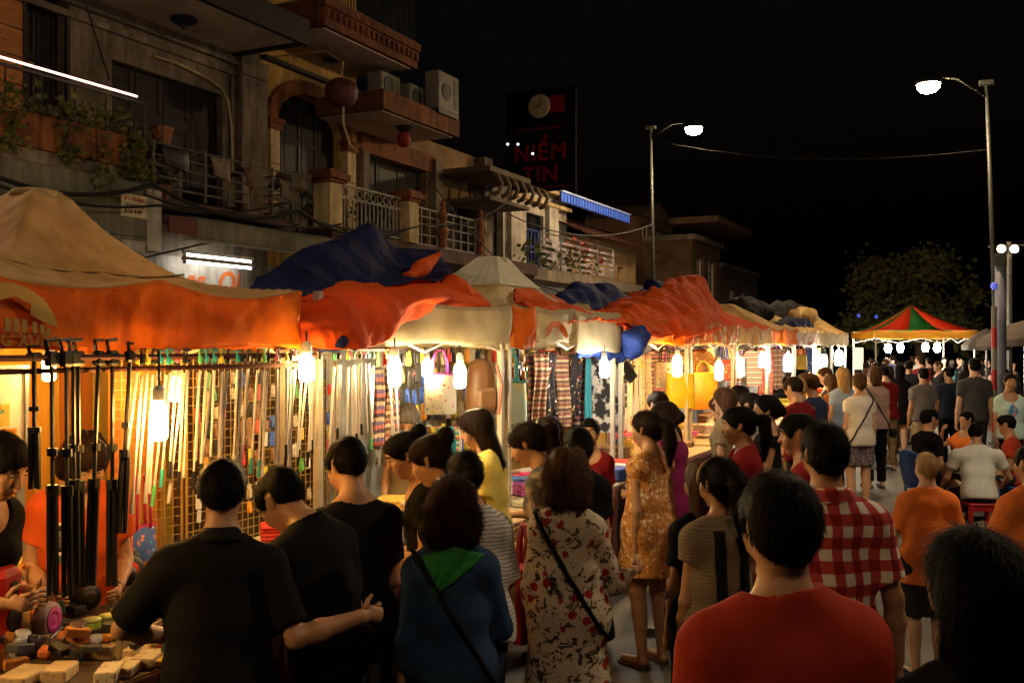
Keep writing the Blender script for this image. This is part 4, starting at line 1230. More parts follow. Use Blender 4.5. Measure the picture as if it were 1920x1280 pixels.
# ------------------------------------------------------------------ stall 1: selfie sticks, tan canopy and orange valance
def stall(label, y0, y1, mroof, mval, zt=2.34, zb=2.03, zp=2.86, x0=XS0, x1=XS1, seed=0, has_roof=True, has_front=True, vals=True, legs=True, power=1.55, shift=0.0):
    S = empty('market_stall', ((x0 + x1) / 2, (y0 + y1) / 2, 0))
    o = S.location
    a0, a1, b0, b1 = x0 - o.x, x1 - o.x, y0 - o.y, y1 - o.y
    frame(S, a0, a1, b0, b1, zt - .01, legs=legs)
    if has_roof:
        rf = roof(S, a1, a0, b0, b1, zt, zp, mroof, seed, power=power, shift=shift, capr=.10)
    if has_front:
        valance(S, (a0, b0), (a0, b1), zt, zb, mval, seed, out=(1, 0))
    if vals:
        valance(S, (a1, b0), (a1, b1), zt, zb, mval, seed + 1, out=(-1, 0), n=14)
        valance(S, (a0, b0), (a1, b0), zt, zb, mval, seed + 2, out=(0, -1), n=14)
        valance(S, (a0, b1), (a1, b1), zt, zb, mval, seed + 3, out=(0, 1), n=14)
    tag(S, label, 'stall', 'market stalls in the row')
    return S
y10, y11 = Yx(-92, XS0), Yx(561, XS0)
S1 = stall('nearest stall, tan canopy with orange valance, selling selfie sticks', y10, y11, M_tan, M_orv, seed=1, zp=2.815, power=2.7, shift=.18)
ox, oy = S1.location.x, S1.location.y
# seam running round the canopy, peak cap, printed logo and lettering on the valance
P = []
for t in np.linspace(-.98, .98, 24):
    P.append((.55, t * .55 * (y11 - y10) / 2 + .18 * .45, 2.34 + .475 * (.45 / .9) ** 2.7 + .006 - .027 * (1 - abs(t)) - .02 * abs(math.sin(math.pi * (t + 1)))))
seam = MB().tube(P, .006, 5).build('seam', M_seam, S1, True)
MB().lathe([(.125, 2.79), (.11, 2.825), (.06, 2.835), (.01, 2.838)], (0, .16, 0), n=14).build('peak_cap', M_tan, S1, True)
xv = XS0 - ox + .052
def vy(px): return Yx(px, XS0 + .05) - oy
def vz(px, py): return Zx(px, py, XS0 + .05)
arcp = [(vy(-60), vz(-60, 612)), (vy(-58), vz(-58, 578)), (vy(-30), vz(-30, 545)), (vy(0), vz(0, 529)), (vy(20), vz(20, 529)), (vy(50), vz(50, 540)), (vy(80), vz(80, 560)), (vy(100), vz(100, 590)), (vy(107), vz(107, 613)), (vy(80), vz(80, 603)), (vy(56), vz(56, 590)), (vy(57), vz(57, 570)), (vy(27), vz(27, 555)), (vy(0), vz(0, 562)), (vy(-10), vz(-10, 568)), (vy(-12), vz(-12, 588))]
MB().prism(arcp, xv, xv + .003).build('logo_arc', M_logo, S1)
for (px0, px1, py0, py1) in ((8, 18, 595, 622), (24, 34, 596, 624), (40, 49, 598, 624), (60, 68, 602, 624), (74, 82, 608, 625), (86, 92, 614, 627), (-22, -12, 595, 622), (-40, -30, 600, 622)):
    MB().prism([(vy(px0), vz(px0, py0)), (vy(px1), vz(px1, py0 + 2)), (vy(px1), vz(px1, py1)), (vy(px0), vz(px0, py1))], xv, xv + .003).build('logo_bar', M_logo, S1)
MB().prism([(vy(-60), vz(-60, 628)), (vy(98), vz(98, 628)), (vy(98), vz(98, 630)), (vy(-60), vz(-60, 630))], xv, xv + .003).build('logo_line', M_logo, S1)
text('lettering', 'ĐỒNG XUÂN', .058, M_logo, S1, (xv + .002, vy(27) - .005, vz(40, 639)), (math.pi / 2, 0, math.pi / 2), .001, bold=.0015, spacing=1.25)
tz0, tz1 = y10 - oy, y11 - oy
MB().tube([(XS0 - ox + .09, tz0 - .2, 2.005), (XS0 - ox + .09, tz1 + .02, 2.0)], .014, 6).tube([(XS0 - ox + .05, tz0 - .2, 1.955), (XS0 - ox + .05, tz1, 1.95)], .012, 6).build('hanging_rod', M_brown, S1)

# neighbour to the left, out of the frame, so the row goes on
S0 = stall('stall before the first, just outside the picture', y10 - 2.15, y10 - .08, M_tan2, M_orv, seed=4)

# back boards
BBk = empty('back_board', (-5.05, 0, 0))
cols = [(.62, .26, .02), (.70, .38, .04), (.58, .20, .02), (.72, .50, .10), (.62, .27, .03), (.74, .48, .10), (.60, .24, .03)]
e = [Yx(p, -5.05) for p in (-140, 60, 110, 170, 205, 285, 330, 375)]
for i in range(7):
    MB().bb(-.01, .012 + .002 * (i % 2), e[i] + .004, e[i + 1] - .004, .35, 2.08).build('board', mat('yellow_board_%d' % i, cols[i], tuple(c * .85 for c in cols[i]), rough=.75, scale=3, stretch=(1, 8, .6)), BBk)
MB().bb(-.05, -.012, e[0], e[-1], .3, .38).bb(-.05, -.012, e[0], e[-1], 1.9, 1.98).bb(-.05, -.01, e[0], e[0] + .05, 0, .3).bb(-.05, -.01, e[-1] - .05, e[-1], 0, .3).build('batten', M_brown, BBk)
tag(BBk, 'row of yellow and orange boards closing the back of the nearest stall', 'board')

def wire_grid(label, A, B, z0, z1, m, pitch=.055):
    """panel of welded wires between ground points A and B"""
    A, B = Vector((A[0], A[1], 0)), Vector((B[0], B[1], 0))
    d = (B - A); ln = d.length; rz = math.atan2(d.y, d.x)
    root = empty('wire_grid', A, rz)
    mb = MB()
    for i in range(1, int(ln / pitch)):
        mb.box((i * pitch, 0, (z0 + z1) / 2), (.0045, .0045, z1 - z0))
    for k in range(1, int((z1 - z0) / pitch)):
        mb.box((ln / 2, .004, z0 + k * pitch), (ln, .0045, .0045))
    w = mb.build('wires', m, root); w['kind'] = 'stuff'
    MB().tube([(0, 0, 0), (0, 0, z1), (ln, 0, z1), (ln, 0, 0)], .009, 6).tube([(0, 0, z0), (ln, 0, z0)], .007, 6).build('frame', m, root)
    return tag(root, label, 'wire grid')
M_ywire = mat('yellow_wire', (.50, .32, .08), rough=.4, scale=5)
XG = -4.42
gA, gB, gC = Yx(240, XG), Yx(350, XG), Yx(628, XG)
wire_grid('short wire grid panel beside the warm bulb in the nearest stall', (XG - .12, gA), (XG - .02, gB - .02), .75, 1.98, M_ywire)
wire_grid('long yellow wire grid behind the silver selfie sticks', (XG, gB), (XG, gC), .75, 1.98, M_ywire)
G1 = 'phone packs on the wire grid'
wall_goods(XG + .02, gB + .03, gC - .02, .95, 1.93, .078, .105, ['pack', 'pack', 'case'], 'phone pack on the yellow wire grid', G1, 3, prob=.62, name='phone_pack', s=.62, jit=.012)
mb = MB().bb(-.03, .0, gB, gC, .5, 1.95).build('backing_cloth', mat('dark_ochre_cloth', (.10, .05, .012), (.04, .02, .008), rough=.9, scale=5)); mb.location = (XG - .08, 0, 0)
tag(mb, 'dark ochre cloth hung behind the long yellow wire grid', 'cloth')
MB().bb(-.02, -.004, gA + .02, gB - .05, .5, 1.9).build('board', mat('orange_board', (.60, .20, .02), rough=.75, scale=4), BBk).location = (XG - .16 + 5.05, 0, 0)
# poster board with phone cases at the far left
PB = empty('case_board', (-4.55, 0, 0))
pa_, pb_ = Yx(-110, -4.55), Yx(52, -4.55)
MB().bb(-.02, 0, pa_, pb_, 1.45, 1.93).build('panel', M_white2, PB)
MB().bb(0, .01, pb_ - .02, pb_, 1.45, 1.93).bb(-.02, .012, pa_, pb_, 1.93, 1.95).build('trim', M_steel, PB)
MB().bb(-.03, -.021, pb_ - .05, pb_, 0, 1.45).bb(-.03, -.021, pa_, pa_ + .05, 0, 1.45).build('stand', M_steel, PB)
tag(PB, 'white display board of phone cases at the left edge', 'board')
wall_goods(-4.54, pa_ + .02, pb_ - .02, 1.47, 1.92, .09, .155, ['case'], 'phone case on the white board', 'cases on the white display board', 9, name='phone_case', mats=[PRINTS[2], PRINTS[1], pal((.75, .7, .6)), pal((.75, .15, .32)), pal((.85, .35, .03)), pal((.03, .35, .42))])
# small blue patterned bag at the foot of the short grid
tote('blue dotted pouch hanging low on the short wire grid', atX(265, 985, XG + .05), .20, .20, PRINTS[3], pal((.65, .04, .15)), handle=.3, depth=.06)

# selfie sticks --------------------------------------------------------------
M_silver = mat('stick_silver', (.62, .60, .62), (.5, .48, .5), rough=.3, metal=.25, scale=20)
M_blackp = mat('black_plastic', (.012, .012, .013), rough=.45)
def stick_proto(nm, kind):
    root = empty(nm)
    if kind == 'silver':
        MB().tube([(0, 0, -.07), (0, 0, -.30), (0, 0, -.301), (0, 0, -.50)], [.0068, .0068, .0052, .0052], 6).build('shaft', M_silver, root)
        MB().cbox((0, 0, -.012), (.018, .026, .034), .006).tube([(0, -.01, .0), (0, -.016, .03), (0, .014, .034)], .005, 5).build('clamp', M_blackp, root)
        MB().tube([(0, 0, -.50), (0, 0, -.58)], .008, 7).build('grip', M_blackp, root)
    else:
        MB().tube([(0, 0, -.05), (0, 0, -.52)], .0085, 6).build('shaft', M_blackp, root)
        MB().cbox((0, 0, -.02), (.035, .06, .06), .01).tube([(0, -.02, .01), (0, -.03, .05), (0, .025, .055)], .008, 5).build('clamp', M_blackp, root)
        MB().tube([(0, 0, -.36), (0, 0, -.39)], .02, 8).build('knob', M_blackp, root)
        MB().tube([(0, 0, -.50), (0, 0, -.54)], .024, 8).build('knob', M_blackp, root)
        for k in range(3):
            a = 2.1 * k
            MB().tube([(.012 * math.cos(a), .012 * math.sin(a), -.53), (.016 * math.cos(a), .016 * math.sin(a), -.92)], [.012, .009], 6).build('tripod_leg', M_blackp, root)
    return root
def dup_stick(proto, loc, rx, ry, s, label, group, clamp=None, grip=None):
    c = proto.copy(); COL.objects.link(c)
    c.location = loc; c.rotation_euler = (rx, ry, RNG.uniform(0, .6)); c.scale = (1, 1, s)
    for ch in proto.children:
        d = ch.copy(); COL.objects.link(d); d.parent = c
        mm = clamp if ch.name.startswith('clamp') else (grip if ch.name.startswith('grip') else None)
        if mm is not None:
            key = (ch.data.name, mm.name)
            if key not in PAL:
                me = ch.data.copy(); me.materials.clear(); me.materials.append(mm); PAL[key] = me
            d.data = PAL[key]
    return tag(c, label, 'selfie stick', group)
psil, pblk = stick_proto('selfie_stick', 'silver'), stick_proto('selfie_stick', 'black')
CL = [M_blackp, M_blackp, pal((.75, .15, .32)), pal((.03, .35, .42)), pal((.85, .65, .06)), pal((.10, .5, .2)), M_blackp]
XR = XS0 + .09
first = True
for px, kn in ((97, 1.0), (121, 1.02), (135, .98), (149, 1.0), (188, 1.0), (213, 1.03), (243, .8), (66, .55)):
    p = Vector((XR + rr(-.01, .02), Yx(px, XR), 2.02))
    lean = {188: -.06, 213: .0, 243: -.15}.get(px, .01)
    dup_stick(pblk, p, lean, 0, kn, 'long black tripod selfie stick, %s from the left on the rod' % ORD[(66, 97, 121, 135, 149, 188, 213, 243).index(px)], 'black tripod sticks')
for i in range(34):
    px = 258 + i * 9.1 + rr(-4, 4)
    dup_stick(psil, (XR + rr(-.02, .03), Yx(px, XR), 2.0), -.10 + rr(-.05, .03), rr(-.02, .05), rr(.85, 1.12), 'silver selfie stick under the orange valance, %s from the left' % ORD[i], 'silver sticks of the nearest stall', RNG.choice(CL), RNG.choice([M_blackp, M_silver, M_silver, M_blackp, M_silver, RNG.choice(CL)]))
for i in range(24):
    px = 566 + i * 7.2 + rr(-2, 2)
    lean = -.14 + .34 * (i / 24) + rr(-.04, .04)
    dup_stick(psil, (XS0 + .02 + rr(-.06, .04), Yx(px, XS0), 2.0), lean, rr(-.03, .05), rr(.8, 1.05), 'silver selfie stick below the orange tarpaulin, %s from the left' % ORD[i], 'silver sticks below the orange tarpaulin', RNG.choice(CL), RNG.choice([M_blackp, M_silver, M_silver, M_blackp, M_silver, RNG.choice(CL)]))
for pr in (psil, pblk):
    for ch in list(pr.children): bpy.data.objects.remove(ch)
    bpy.data.objects.remove(pr)

# counter of the nearest stall and the things on it ---------------------------
T1 = table('counter of the nearest stall with electronics spread on it', -2.80, -4.05, 1.2, 4.35, .85, M_cloth_t, mat('counter_wood', (.09, .05, .025), (.05, .028, .014), rough=.7, scale=3, stretch=(1, 6, 1)))
M_cardb = speckle('cream_box', (.52, .38, .20), [(.40, .28, .14), (.30, .12, .05), (.46, .34, .2)], 30, .16)
M_cardw = speckle('pale_box', (.62, .55, .42), [(.50, .44, .32), (.25, .2, .14), (.5, .2, .08)], 42, .15)
ZT = .853
def on_table(px, py): 
    p = atZ0(px, py, ZT); p.z = ZT
    return p
for i, (px, py, sx, sy, sz, m, lb) in enumerate(((45, 1276, 1.1, .95, .6, M_cardb, 'large cream carton at the near left corner of the counter'), (112, 1270, .9, .75, .7, M_cardb, 'tall cream carton beside the large one on the counter'),
        (205, 1272, .75, .8, .7, M_cardw, 'pale flat box at the front edge of the counter'), (240, 1258, .8, .85, .55, M_cardw, 'pale flat box just behind the front edge'),
        (278, 1243, .85, .8, .6, M_cardw, 'pale box next to the yellow one'), (262, 1225, .8, .8, .5, M_cardb, 'cream box in the second row of the counter'), (306, 1213, .8, .8, .6, M_cardw, 'pale box at the far end by the man in black'),
        (300, 1240, .9, .7, .35, pal((.85, .62, .06)), 'bright yellow flat box on the counter'))):
    o = goods('box', 'product_box', m, on_table(px, py), lb, 'box', 'boxes on the counter', .45 + rr(-.15, .15), 1.0)
    o.scale = (sx, sy, sz)
TRY = empty('product_tray', on_table(205, 1205), .3)
MB().bb(-.13, .13, -.2, .2, 0, .012).bb(-.13, -.12, -.2, .2, .012, .05).bb(.12, .13, -.2, .2, .012, .05).bb(-.12, .12, -.2, -.19, .012, .05).bb(-.12, .12, .19, .2, .012, .05).build('tray', pal((.30, .2, .1)), TRY)
for k in range(5):
    MB().cbox((-.06 + .03 * k, -.12 + .06 * k, .03), (.05, .08, .03), .01).build('gadget', pal(COLS[(k * 3 + 9) % 14]), TRY)
tag(TRY, 'open tray of small gadgets in the middle of the counter', 'tray')
def headphones(px, py, m, mc, lb, rz, tilt=0.0, s=1.0, on=True):
    p = on_table(px, py)
    root = empty('headphones', p + Vector((0, 0, .004)), rz)
    root.scale = (s, s, s)
    arc_ = [(.0, .085 * math.cos(a), .10 + .11 * math.sin(a)) for a in np.linspace(math.pi * 1.02, -.02 * math.pi, 13)]
    MB().tube(arc_, .009, 6).build('headband', mc, root, True)
    for sy in (-1, 1):
        c_ = MB().lathe([(.02, -.022), (.045, -.02), (.05, 0), (.045, .014), (.02, .018)], (0, sy * .08, .055), 14, Matrix.Rotation(sy * math.pi / 2, 3, 'X')).build('ear_cup', m, root, True)
        MB().lathe([(.03, .018), (.03, .022), (.012, .024)], (0, sy * .08, .055), 12, Matrix.Rotation(-sy * math.pi / 2, 3, 'X')).build('disc', mc, c_, True)
    return tag(root, lb, 'headphones', 'headphones on the counter')
headphones(118, 1150, M_blackp, pal((.02, .10, .12)), 'black headphones standing under the tripod sticks', .4, s=1.2)
headphones(150, 1140, M_blackp, pal((.03, .03, .035)), 'plain black headphones behind the lime boxes', 1.2, s=1.2)
headphones(215, 1110, M_blackp, pal((.65, .04, .04)), 'black headphones with a red band behind the lime boxes', .2, s=1.1)
headphones(242, 1085, pal((.05, .05, .055)), pal((.75, .08, .03)), 'headphones with orange red band by the man in black', .9, s=1.3)
headphones(40, 1150, pal((.75, .15, .05)), pal((.8, .3, .05)), 'orange headphones beside the red speaker', .6, s=1.0)
def round_speaker(px, py, m, mc, lb, s=1.0):
    p = on_table(px, py); root = empty('round_speaker', p + Vector((0, 0, .075 * s)), .35); root.scale = (s, s, s)
    Ry_ = Matrix.Rotation(math.pi / 2, 3, 'Y')
    MB().lathe([(.05, -.03), (.07, -.025), (.075, 0), (.07, .025), (.06, .03)], (0, 0, 0), 18, Ry_).build('body', m, root, True)
    MB().lathe([(.055, .031), (.052, .036), (.03, .03), (.0125, .036), (.002, .037)], (0, 0, 0), 16, Ry_).build('cone', mc, root, True)
    return tag(root, lb, 'speaker', 'round speakers on the counter')
round_speaker(58, 1185, pal((.75, .5, .2)), pal((.8, .2, .04)), 'round speaker with an orange and gold face', 1.05)
round_speaker(88, 1195, pal((.3, .25, .3)), pal((.45, .05, .30)), 'round speaker with a purple ringed face', 1.0)
BX = empty('red_speaker', on_table(-4, 1215), .4)
MB().cbox((0, 0, .16), (.13, .17, .32), .03).build('body', pal((.55, .02, .015)), BX)
MB().lathe([(.05, 0), (.052, .006), (.02, .008)], (.066, 0, .12), 14, Matrix.Rotation(math.pi / 2, 3, 'Y')).lathe([(.03, 0), (.03, .006), (.01, .008)], (.066, 0, .24), 12, Matrix.Rotation(math.pi / 2, 3, 'Y')).build('cone', M_blackp, BX)
tag(BX, 'tall red speaker at the left edge of the counter', 'speaker')
M_lime = mat('lime_plastic', (.50, .62, .06), (.4, .5, .05), rough=.35, scale=6)
for i, (px, py) in enumerate(((172, 1200), (203, 1192))):
    root = empty('lime_cup', on_table(px, py), .3)
    MB().lathe([(.030, 0), (.036, .01), (.036, .075), (.034, .078)], n=14).build('cup', M_lime, root, True)
    MB().lathe([(.038, .078), (.038, .088), (.03, .092)], n=14).build('lid', mat('lime_lid', (.62, .66, .2), rough=.3), root, True)
    tag(root, ('left' if i == 0 else 'right') + ' of the two lime green lidded cups on the counter', 'cup', 'lime cups')
op = atZ0(120, 1205, ZT)
OB = empty('orange_case', on_table(105, 1212), .62)
MB().cbox((0, 0, .02), (.05, .34, .04), .012).build('case', pal((.80, .20, .04)), OB)
MB().tube([(0, -.1, .04), (0, -.08, .055), (0, .08, .055), (0, .1, .04)], .006, 5).build('handle', M_blackp, OB)
tag(OB, 'long orange case lying across the counter below the round speakers', 'case')
MC = empty('toy_camera', on_table(38, 1228), .7)
MB().cbox((0, 0, .045), (.06, .12, .09), .015).build('body', pal((.6, .58, .6)), MC)
MB().lathe([(.032, 0), (.035, .02), (.03, .045), (.02, .045)], (.03, 0, .045), 14, Matrix.Rotation(math.pi / 2, 3, 'Y')).build('lens', M_blackp, MC, True)
tag(MC, 'pale toy camera with a dark lens on the counter', 'camera')
rC = random.Random(77)
for i in range(10):
    px, py = rC.uniform(205, 285), rC.uniform(1172, 1212)
    goods('pack', 'cable_pack', pal(rC.choice([(.02, .02, .03), (.03, .06, .07), (.05, .03, .03)])), on_table(px, py) + Vector((0, 0, .02)), 'dark cable pack in the heap behind the cream boxes', 'packet', 'heap of dark packs on the counter', rC.uniform(0, 3), 1.3, 1.45)
GP = MB().lathe([(.02, 0), (.03, .03), (.028, .05), (.01, .06)], on_table(318, 1228), 12).build('blue_ball', pal((.03, .2, .5)), None, True)
tag(GP, 'small blue ball beside the hand of the man in black', 'ball')
for i in range(14):
    px, py = rC.uniform(-60, 330), rC.uniform(1075, 1140)
    goods(rC.choice(['box', 'case', 'pack']), 'counter_item', pal(rC.choice(COLS)), on_table(px, py) + Vector((0, 0, .06)), 'small colourful item at the back of the nearest counter', 'goods', 'things at the back of the nearest counter', rC.uniform(0, 3), rC.uniform(.8, 1.1))

for i in range(48):
    px, py = rC.uniform(-20, 335), (rC.uniform(1068, 1205) if i % 2 else rC.uniform(1195, 1262))
    kd = rC.choice(['box', 'case', 'pack', 'box', 'case'])
    goods(kd, 'gadget_pack', pal(rC.choice([(.02, .02, .03), (.40, .03, .02), (.03, .03, .035), (.45, .16, .03), (.03, .07, .08), (.34, .27, .17), (.02, .02, .025), (.06, .035, .02)])), on_table(px, py) + Vector((0, 0, .012 + .03 * (i % 3))), 'small gadget in the spread across the nearest counter', 'gadget', 'gadgets spread on the nearest counter', rC.uniform(0, 3), rC.uniform(.35, .62), rC.uniform(-.3, .3))
# ------------------------------------------------------------------ stall 2: under the blue and orange tarpaulins, white valance
y30, y31 = Yx(600, XS0), Yx(955, XS0)
S3 = stall('second stall, white valance lit yellow from inside, half under tarpaulins', y30, y31, M_tan2, M_whv, seed=2, zt=2.36, zb=2.055, zp=2.75, has_front=False, has_roof=False, vals=False)
o3 = S3.location
valance(S3, (XS0 - o3.x, Yx(716, XS0) - o3.y), (XS0 - o3.x, y31 - o3.y), 2.35, 2.055, M_whv, 5, kink=False, out=(1, 0))
MB().tube([(XS0 - o3.x + .02, y30 - o3.y - .4, 2.03), (XS0 - o3.x + .02, Yx(735, XS0) - o3.y, 2.03)], .014, 6).build('hanging_rod', M_brown, S3)
BT = cloth_sheet('blue_tarpaulin', [[atX(462, 540, -3.55), atX(570, 560, -3.5), atX(690, 540, -3.45), atX(790, 530, -3.45), atX(850, 515, -3.5)],
                                    [atX(492, 520, -3.85), atX(585, 482, -3.9), atX(690, 500, -3.8), atX(765, 505, -3.8), atX(838, 498, -3.8)],
                                    [atX(530, 500, -4.2), atX(630, 448, -4.3), atX(696, 424, -4.3), atX(745, 468, -4.3), atX(826, 476, -4.1)],
                                    [atX(560, 520, -4.9), atX(640, 480, -5.0), atX(700, 455, -5.0), atX(750, 480, -5.0), atX(820, 490, -4.8)],
                                    [atX(560, 560, -5.4), atX(640, 540, -5.45), atX(700, 520, -5.5), atX(750, 530, -5.5), atX(815, 530, -5.4)]], M_bltarp, None, sub=18, amp=.028, fscale=9, seed=1)
tag(BT, 'dark blue tarpaulin peaked over the second stall', 'tarpaulin', 'tarpaulins thrown over the stalls')
OT = cloth_sheet('orange_tarpaulin', [[atX(562, 556, -3.55), atX(640, 530, -3.6), atX(740, 522, -3.65), atX(835, 520, -3.65), atX(905, 556, -3.6)],
                                      [atX(563, 590, -3.30), atX(640, 566, -3.28), atX(740, 560, -3.3), atX(830, 548, -3.35), atX(918, 572, -3.45)],
                                      [atX(565, 620, -3.27), atX(640, 612, -3.20), atX(735, 600, -3.22), atX(790, 572, -3.3), atX(880, 580, -3.45)],
                                      [atX(566, 648, -3.26), atX(635, 655, -3.2), atX(718, 644, -3.2), atX(762, 604, -3.28), atX(850, 586, -3.45)]], M_ortarp, None, sub=20, amp=.014, fscale=11, seed=3)
tag(OT, 'orange tarpaulin draped over the front of the second stall', 'tarpaulin', 'tarpaulins thrown over the stalls')
def bundle(name, label, pts, rad, m, amp=.05, seed=0, n=36):
    """crumpled roll of tarpaulin: a fat tube with deep sharp folds"""
    C = np.array([tuple(p) for p in pts]); R_ = np.array(rad)
    k = 20
    t = np.linspace(0, len(pts) - 1, (len(pts) - 1) * k + 1)
    E = np.concatenate([2 * C[:1] - C[1:2], C, 2 * C[-1:] - C[-2:-1]])
    path = []
    for q in t:
        i = min(int(q), len(pts) - 2); f = q - i
        p0, p1, p2, p3 = E[i], E[i + 1], E[i + 2], E[i + 3]
        path.append((Vector(.5 * (2 * p1 + (p2 - p0) * f + (2 * p0 - 5 * p1 + 4 * p2 - p3) * f * f + (3 * p1 - p0 - 3 * p2 + p3) * f ** 3)), float(R_[i] + (R_[i + 1] - R_[i]) * (3 * f * f - 2 * f ** 3))))
    mb = MB().tube([p for p, _ in path], [r_ for _, r_ in path], n)
    a = np.array(mb.v)
    ctr = np.repeat(np.array([tuple(p) for p, _ in path]), n, axis=0)
    dirs = a - ctr; ln = np.linalg.norm(dirs, axis=1, keepdims=True); dirs /= (ln + 1e-9)
    w = crease(a, 13, seed) * 1.2 + wob(a, 5, seed + 2, 2) * .6
    a = a + dirs * np.minimum(amp, ln[:, 0] * .6)[:, None] * w[:, None]
    mb.v = [tuple(x) for x in a]
    return tag(mb.build(name, m, None, True), label, 'tarpaulin', 'tarpaulins thrown over the stalls')
bundle('orange_tarpaulin', 'crumpled end of the orange tarpaulin beside the white peak', [atX(820, 545, -3.5), atX(850, 545, -3.5), atX(885, 552, -3.55), atX(915, 572, -3.6)], [.04, .10, .09, .03], M_ortarp, .04, 2)
bundle('orange_tarpaulin', 'orange flap rolled at the tip of the blue tarpaulin', [atX(765, 520, -3.6), atX(795, 500, -3.7), atX(822, 478, -3.8)], [.05, .05, .02], M_ortarp, .02, 4)
bundle('blue_tarpaulin', 'blue tarpaulin corner hanging under the orange one', [atX(600, 656, -3.24), atX(635, 640, -3.24), atX(668, 655, -3.22)], [.03, .06, .02], M_bltarp, .02, 6)

# goods in stall 2
TB2 = table('counter of the second stall crowded with phone covers', -2.95, -4.2, 4.6, 6.65, .85, M_cloth_t, M_cardb)
MB().bb(-.02, 0, y30 - o3.y, y31 - o3.y, .4, 2.1).build('back_sheet', mat('back_sheet_yellow', (.62, .42, .12), (.45, .28, .07), rough=.85, scale=3, trans=.2), S3).location = (XS1 - o3.x + .05, 0, 0)
wall_goods(-4.75, Yx(700, -4.75), Yx(1000, -4.75), 1.0, 2.02, .12, .17, ['pack', 'case', 'pack'], 'cover behind the second stall', 'packets at the back of the second stall', 21, prob=.9, s=1.1, name='phone_cover')
tote('bright patchwork shoulder bag with a purple flap', atX(825, 700, -4.45), .30, .36, PRINTS[2], pal((.35, .03, .25)), handle=.22, rz=-.7)
tote('mint tote bag printed with red and yellow flowers', atX(952, 715, -3.75), .34, .36, mat('mint_cloth', (.50, .66, .55), (.62, .62, .38), rough=.8, scale=3, lo=.48, hi=.52), pal((.03, .42, .44)), handle=.34, rz=-.8)
tt = bpy.data.objects[-1] if False else None
fl = empty('flower_print')
bpy.data.objects.remove(fl)
BP = empty('backpack', atX(902, 672, -3.5), -.5)
P = []
for i in range(13):
    a = 2 * math.pi * i / 12
    P.append([(.09 * k * math.cos(a), .125 * k * math.sin(a), z) for (k, z) in ((.25, .0), (.7, -.03), (.95, -.12), (1.05, -.26), (1.05, -.38), (.9, -.43), (.2, -.44))])
MB().grid(P).build('bag_body', mat('brown_leather', (.16, .075, .03), (.1, .045, .02), rough=.5, scale=6), BP, True)
MB().cbox((.075, 0, -.3), (.05, .17, .16), .03).build('pocket', mat('brown_leather2', (.20, .10, .045), rough=.5), BP)
MB().tube([(-.02, -.03, 0), (0, 0, .07), (-.02, .03, 0)], .01, 5).build('loop', M_blackp, BP)
MB().tube([(.06, .1, -.05), (.1, .12, -.2), (.07, .11, -.42)], .014, 5).build('strap', pal((.5, .2, .15)), BP)
tag(BP, 'brown backpack hanging beside the white bulb of the second stall', 'bag')
for i in range(16):
    strip('narrow printed belt hanging in the second stall', atX(775 + i * 6.0, 800, -4.3), .05, .34 + .05 * (i % 3), [pal(COLS[(i * 5) % 14]), STRIPES[2], PRINTS[i % 6]][i % 3], 'belt', 'belt', 'belts hanging in the second stall', i)
for i, px in enumerate((725, 745, 760)):
    strip('grey printed leggings hanging at the end of the sticks', atX(px - 18, 690, -3.9), .10, .55, STRIPES[i % 2], 'leggings', 'leggings', 'leggings at the end of the sticks', i)
r2 = random.Random(8)
for i in range(30):
    p = Vector((r2.uniform(-4.0, -3.05), r2.uniform(4.7, 6.6), .86))
    goods(r2.choice(['fold', 'box', 'case', 'pack']), 'counter_item', r2.choice([pal(r2.choice(COLS)), r2.choice(PRINTS)]), p + Vector((0, 0, .02)), 'small bright item heaped on the second counter', 'goods', 'things heaped on the second counter', r2.uniform(0, 3), r2.uniform(.7, 1.0))

# ------------------------------------------------------------------ stall 3: pale peaked canopy, orange and white valance
y40, y41 = Yx(958, XS0), Yx(1161, XS0)
S4 = stall('third stall, pale pleated peak with orange and cream valance', y40, y41, M_tan2, M_whv, seed=3, zt=2.37, zb=2.03, zp=2.88, has_front=False, power=2.5, shift=.5)
o4 = S4.location
yk = Yx(1001, XS0)
valance(S4, (XS0 - o4.x, y40 - o4.y), (XS0 - o4.x, yk - o4.y), 2.37, 2.03, M_orv, 7, kink=False, out=(1, 0), n=8)
valance(S4, (XS0 - o4.x + .002, yk - o4.y), (XS0 - o4.x + .002, Yx(1075, XS0) - o4.y), 2.37, 2.07, M_whv, 8, kink=False, out=(1, 0), n=14)
valance(S4, (XS0 - o4.x, Yx(1075, XS0) - o4.y), (XS0 - o4.x, y41 - o4.y), 2.36, 1.99, M_whv, 9, kink=False, out=(1, 0), n=14)
def v4(px, py): return (Yx(px, XS0) - o4.y, Zx(px, py, XS0))
arc4 = [v4(1013, 632), v4(1014, 615), v4(1024, 602), v4(1036, 602), v4(1049, 615), v4(1055, 630), v4(1050, 634), v4(1042, 624), v4(1032, 612), v4(1024, 614), v4(1021, 624)]
MB().prism(arc4, XS0 - o4.x + .055, XS0 - o4.x + .058).build('logo_arc', M_orv, S4)
P = []
for i in range(49):
    a = 2 * math.pi * i / 48
    q = 1 / max(abs(math.cos(a)), abs(math.sin(a)))
    P.append([(rr0 * q * math.cos(a) * 1.0, rr0 * q * math.sin(a) * (y41 - y40) / 2 + .5 * (1 - rr0), 2.37 + .51 * ((1 - rr0) / .9) ** 2.5 + .012 + .007 * (-1) ** i * rr0) for rr0 in (.10, .22, .36)])
MB().grid(P, .004).build('pleated_top', mat('pale_pleats', (.92, .88, .74), (.80, .74, .56), rough=.8, scale=6, trans=.3), S4)
MB().lathe([(.15, 2.84), (.12, 2.89), (.02, 2.90)], (0, .45, 0), n=14).build('peak_cap', M_tan2, S4, True)
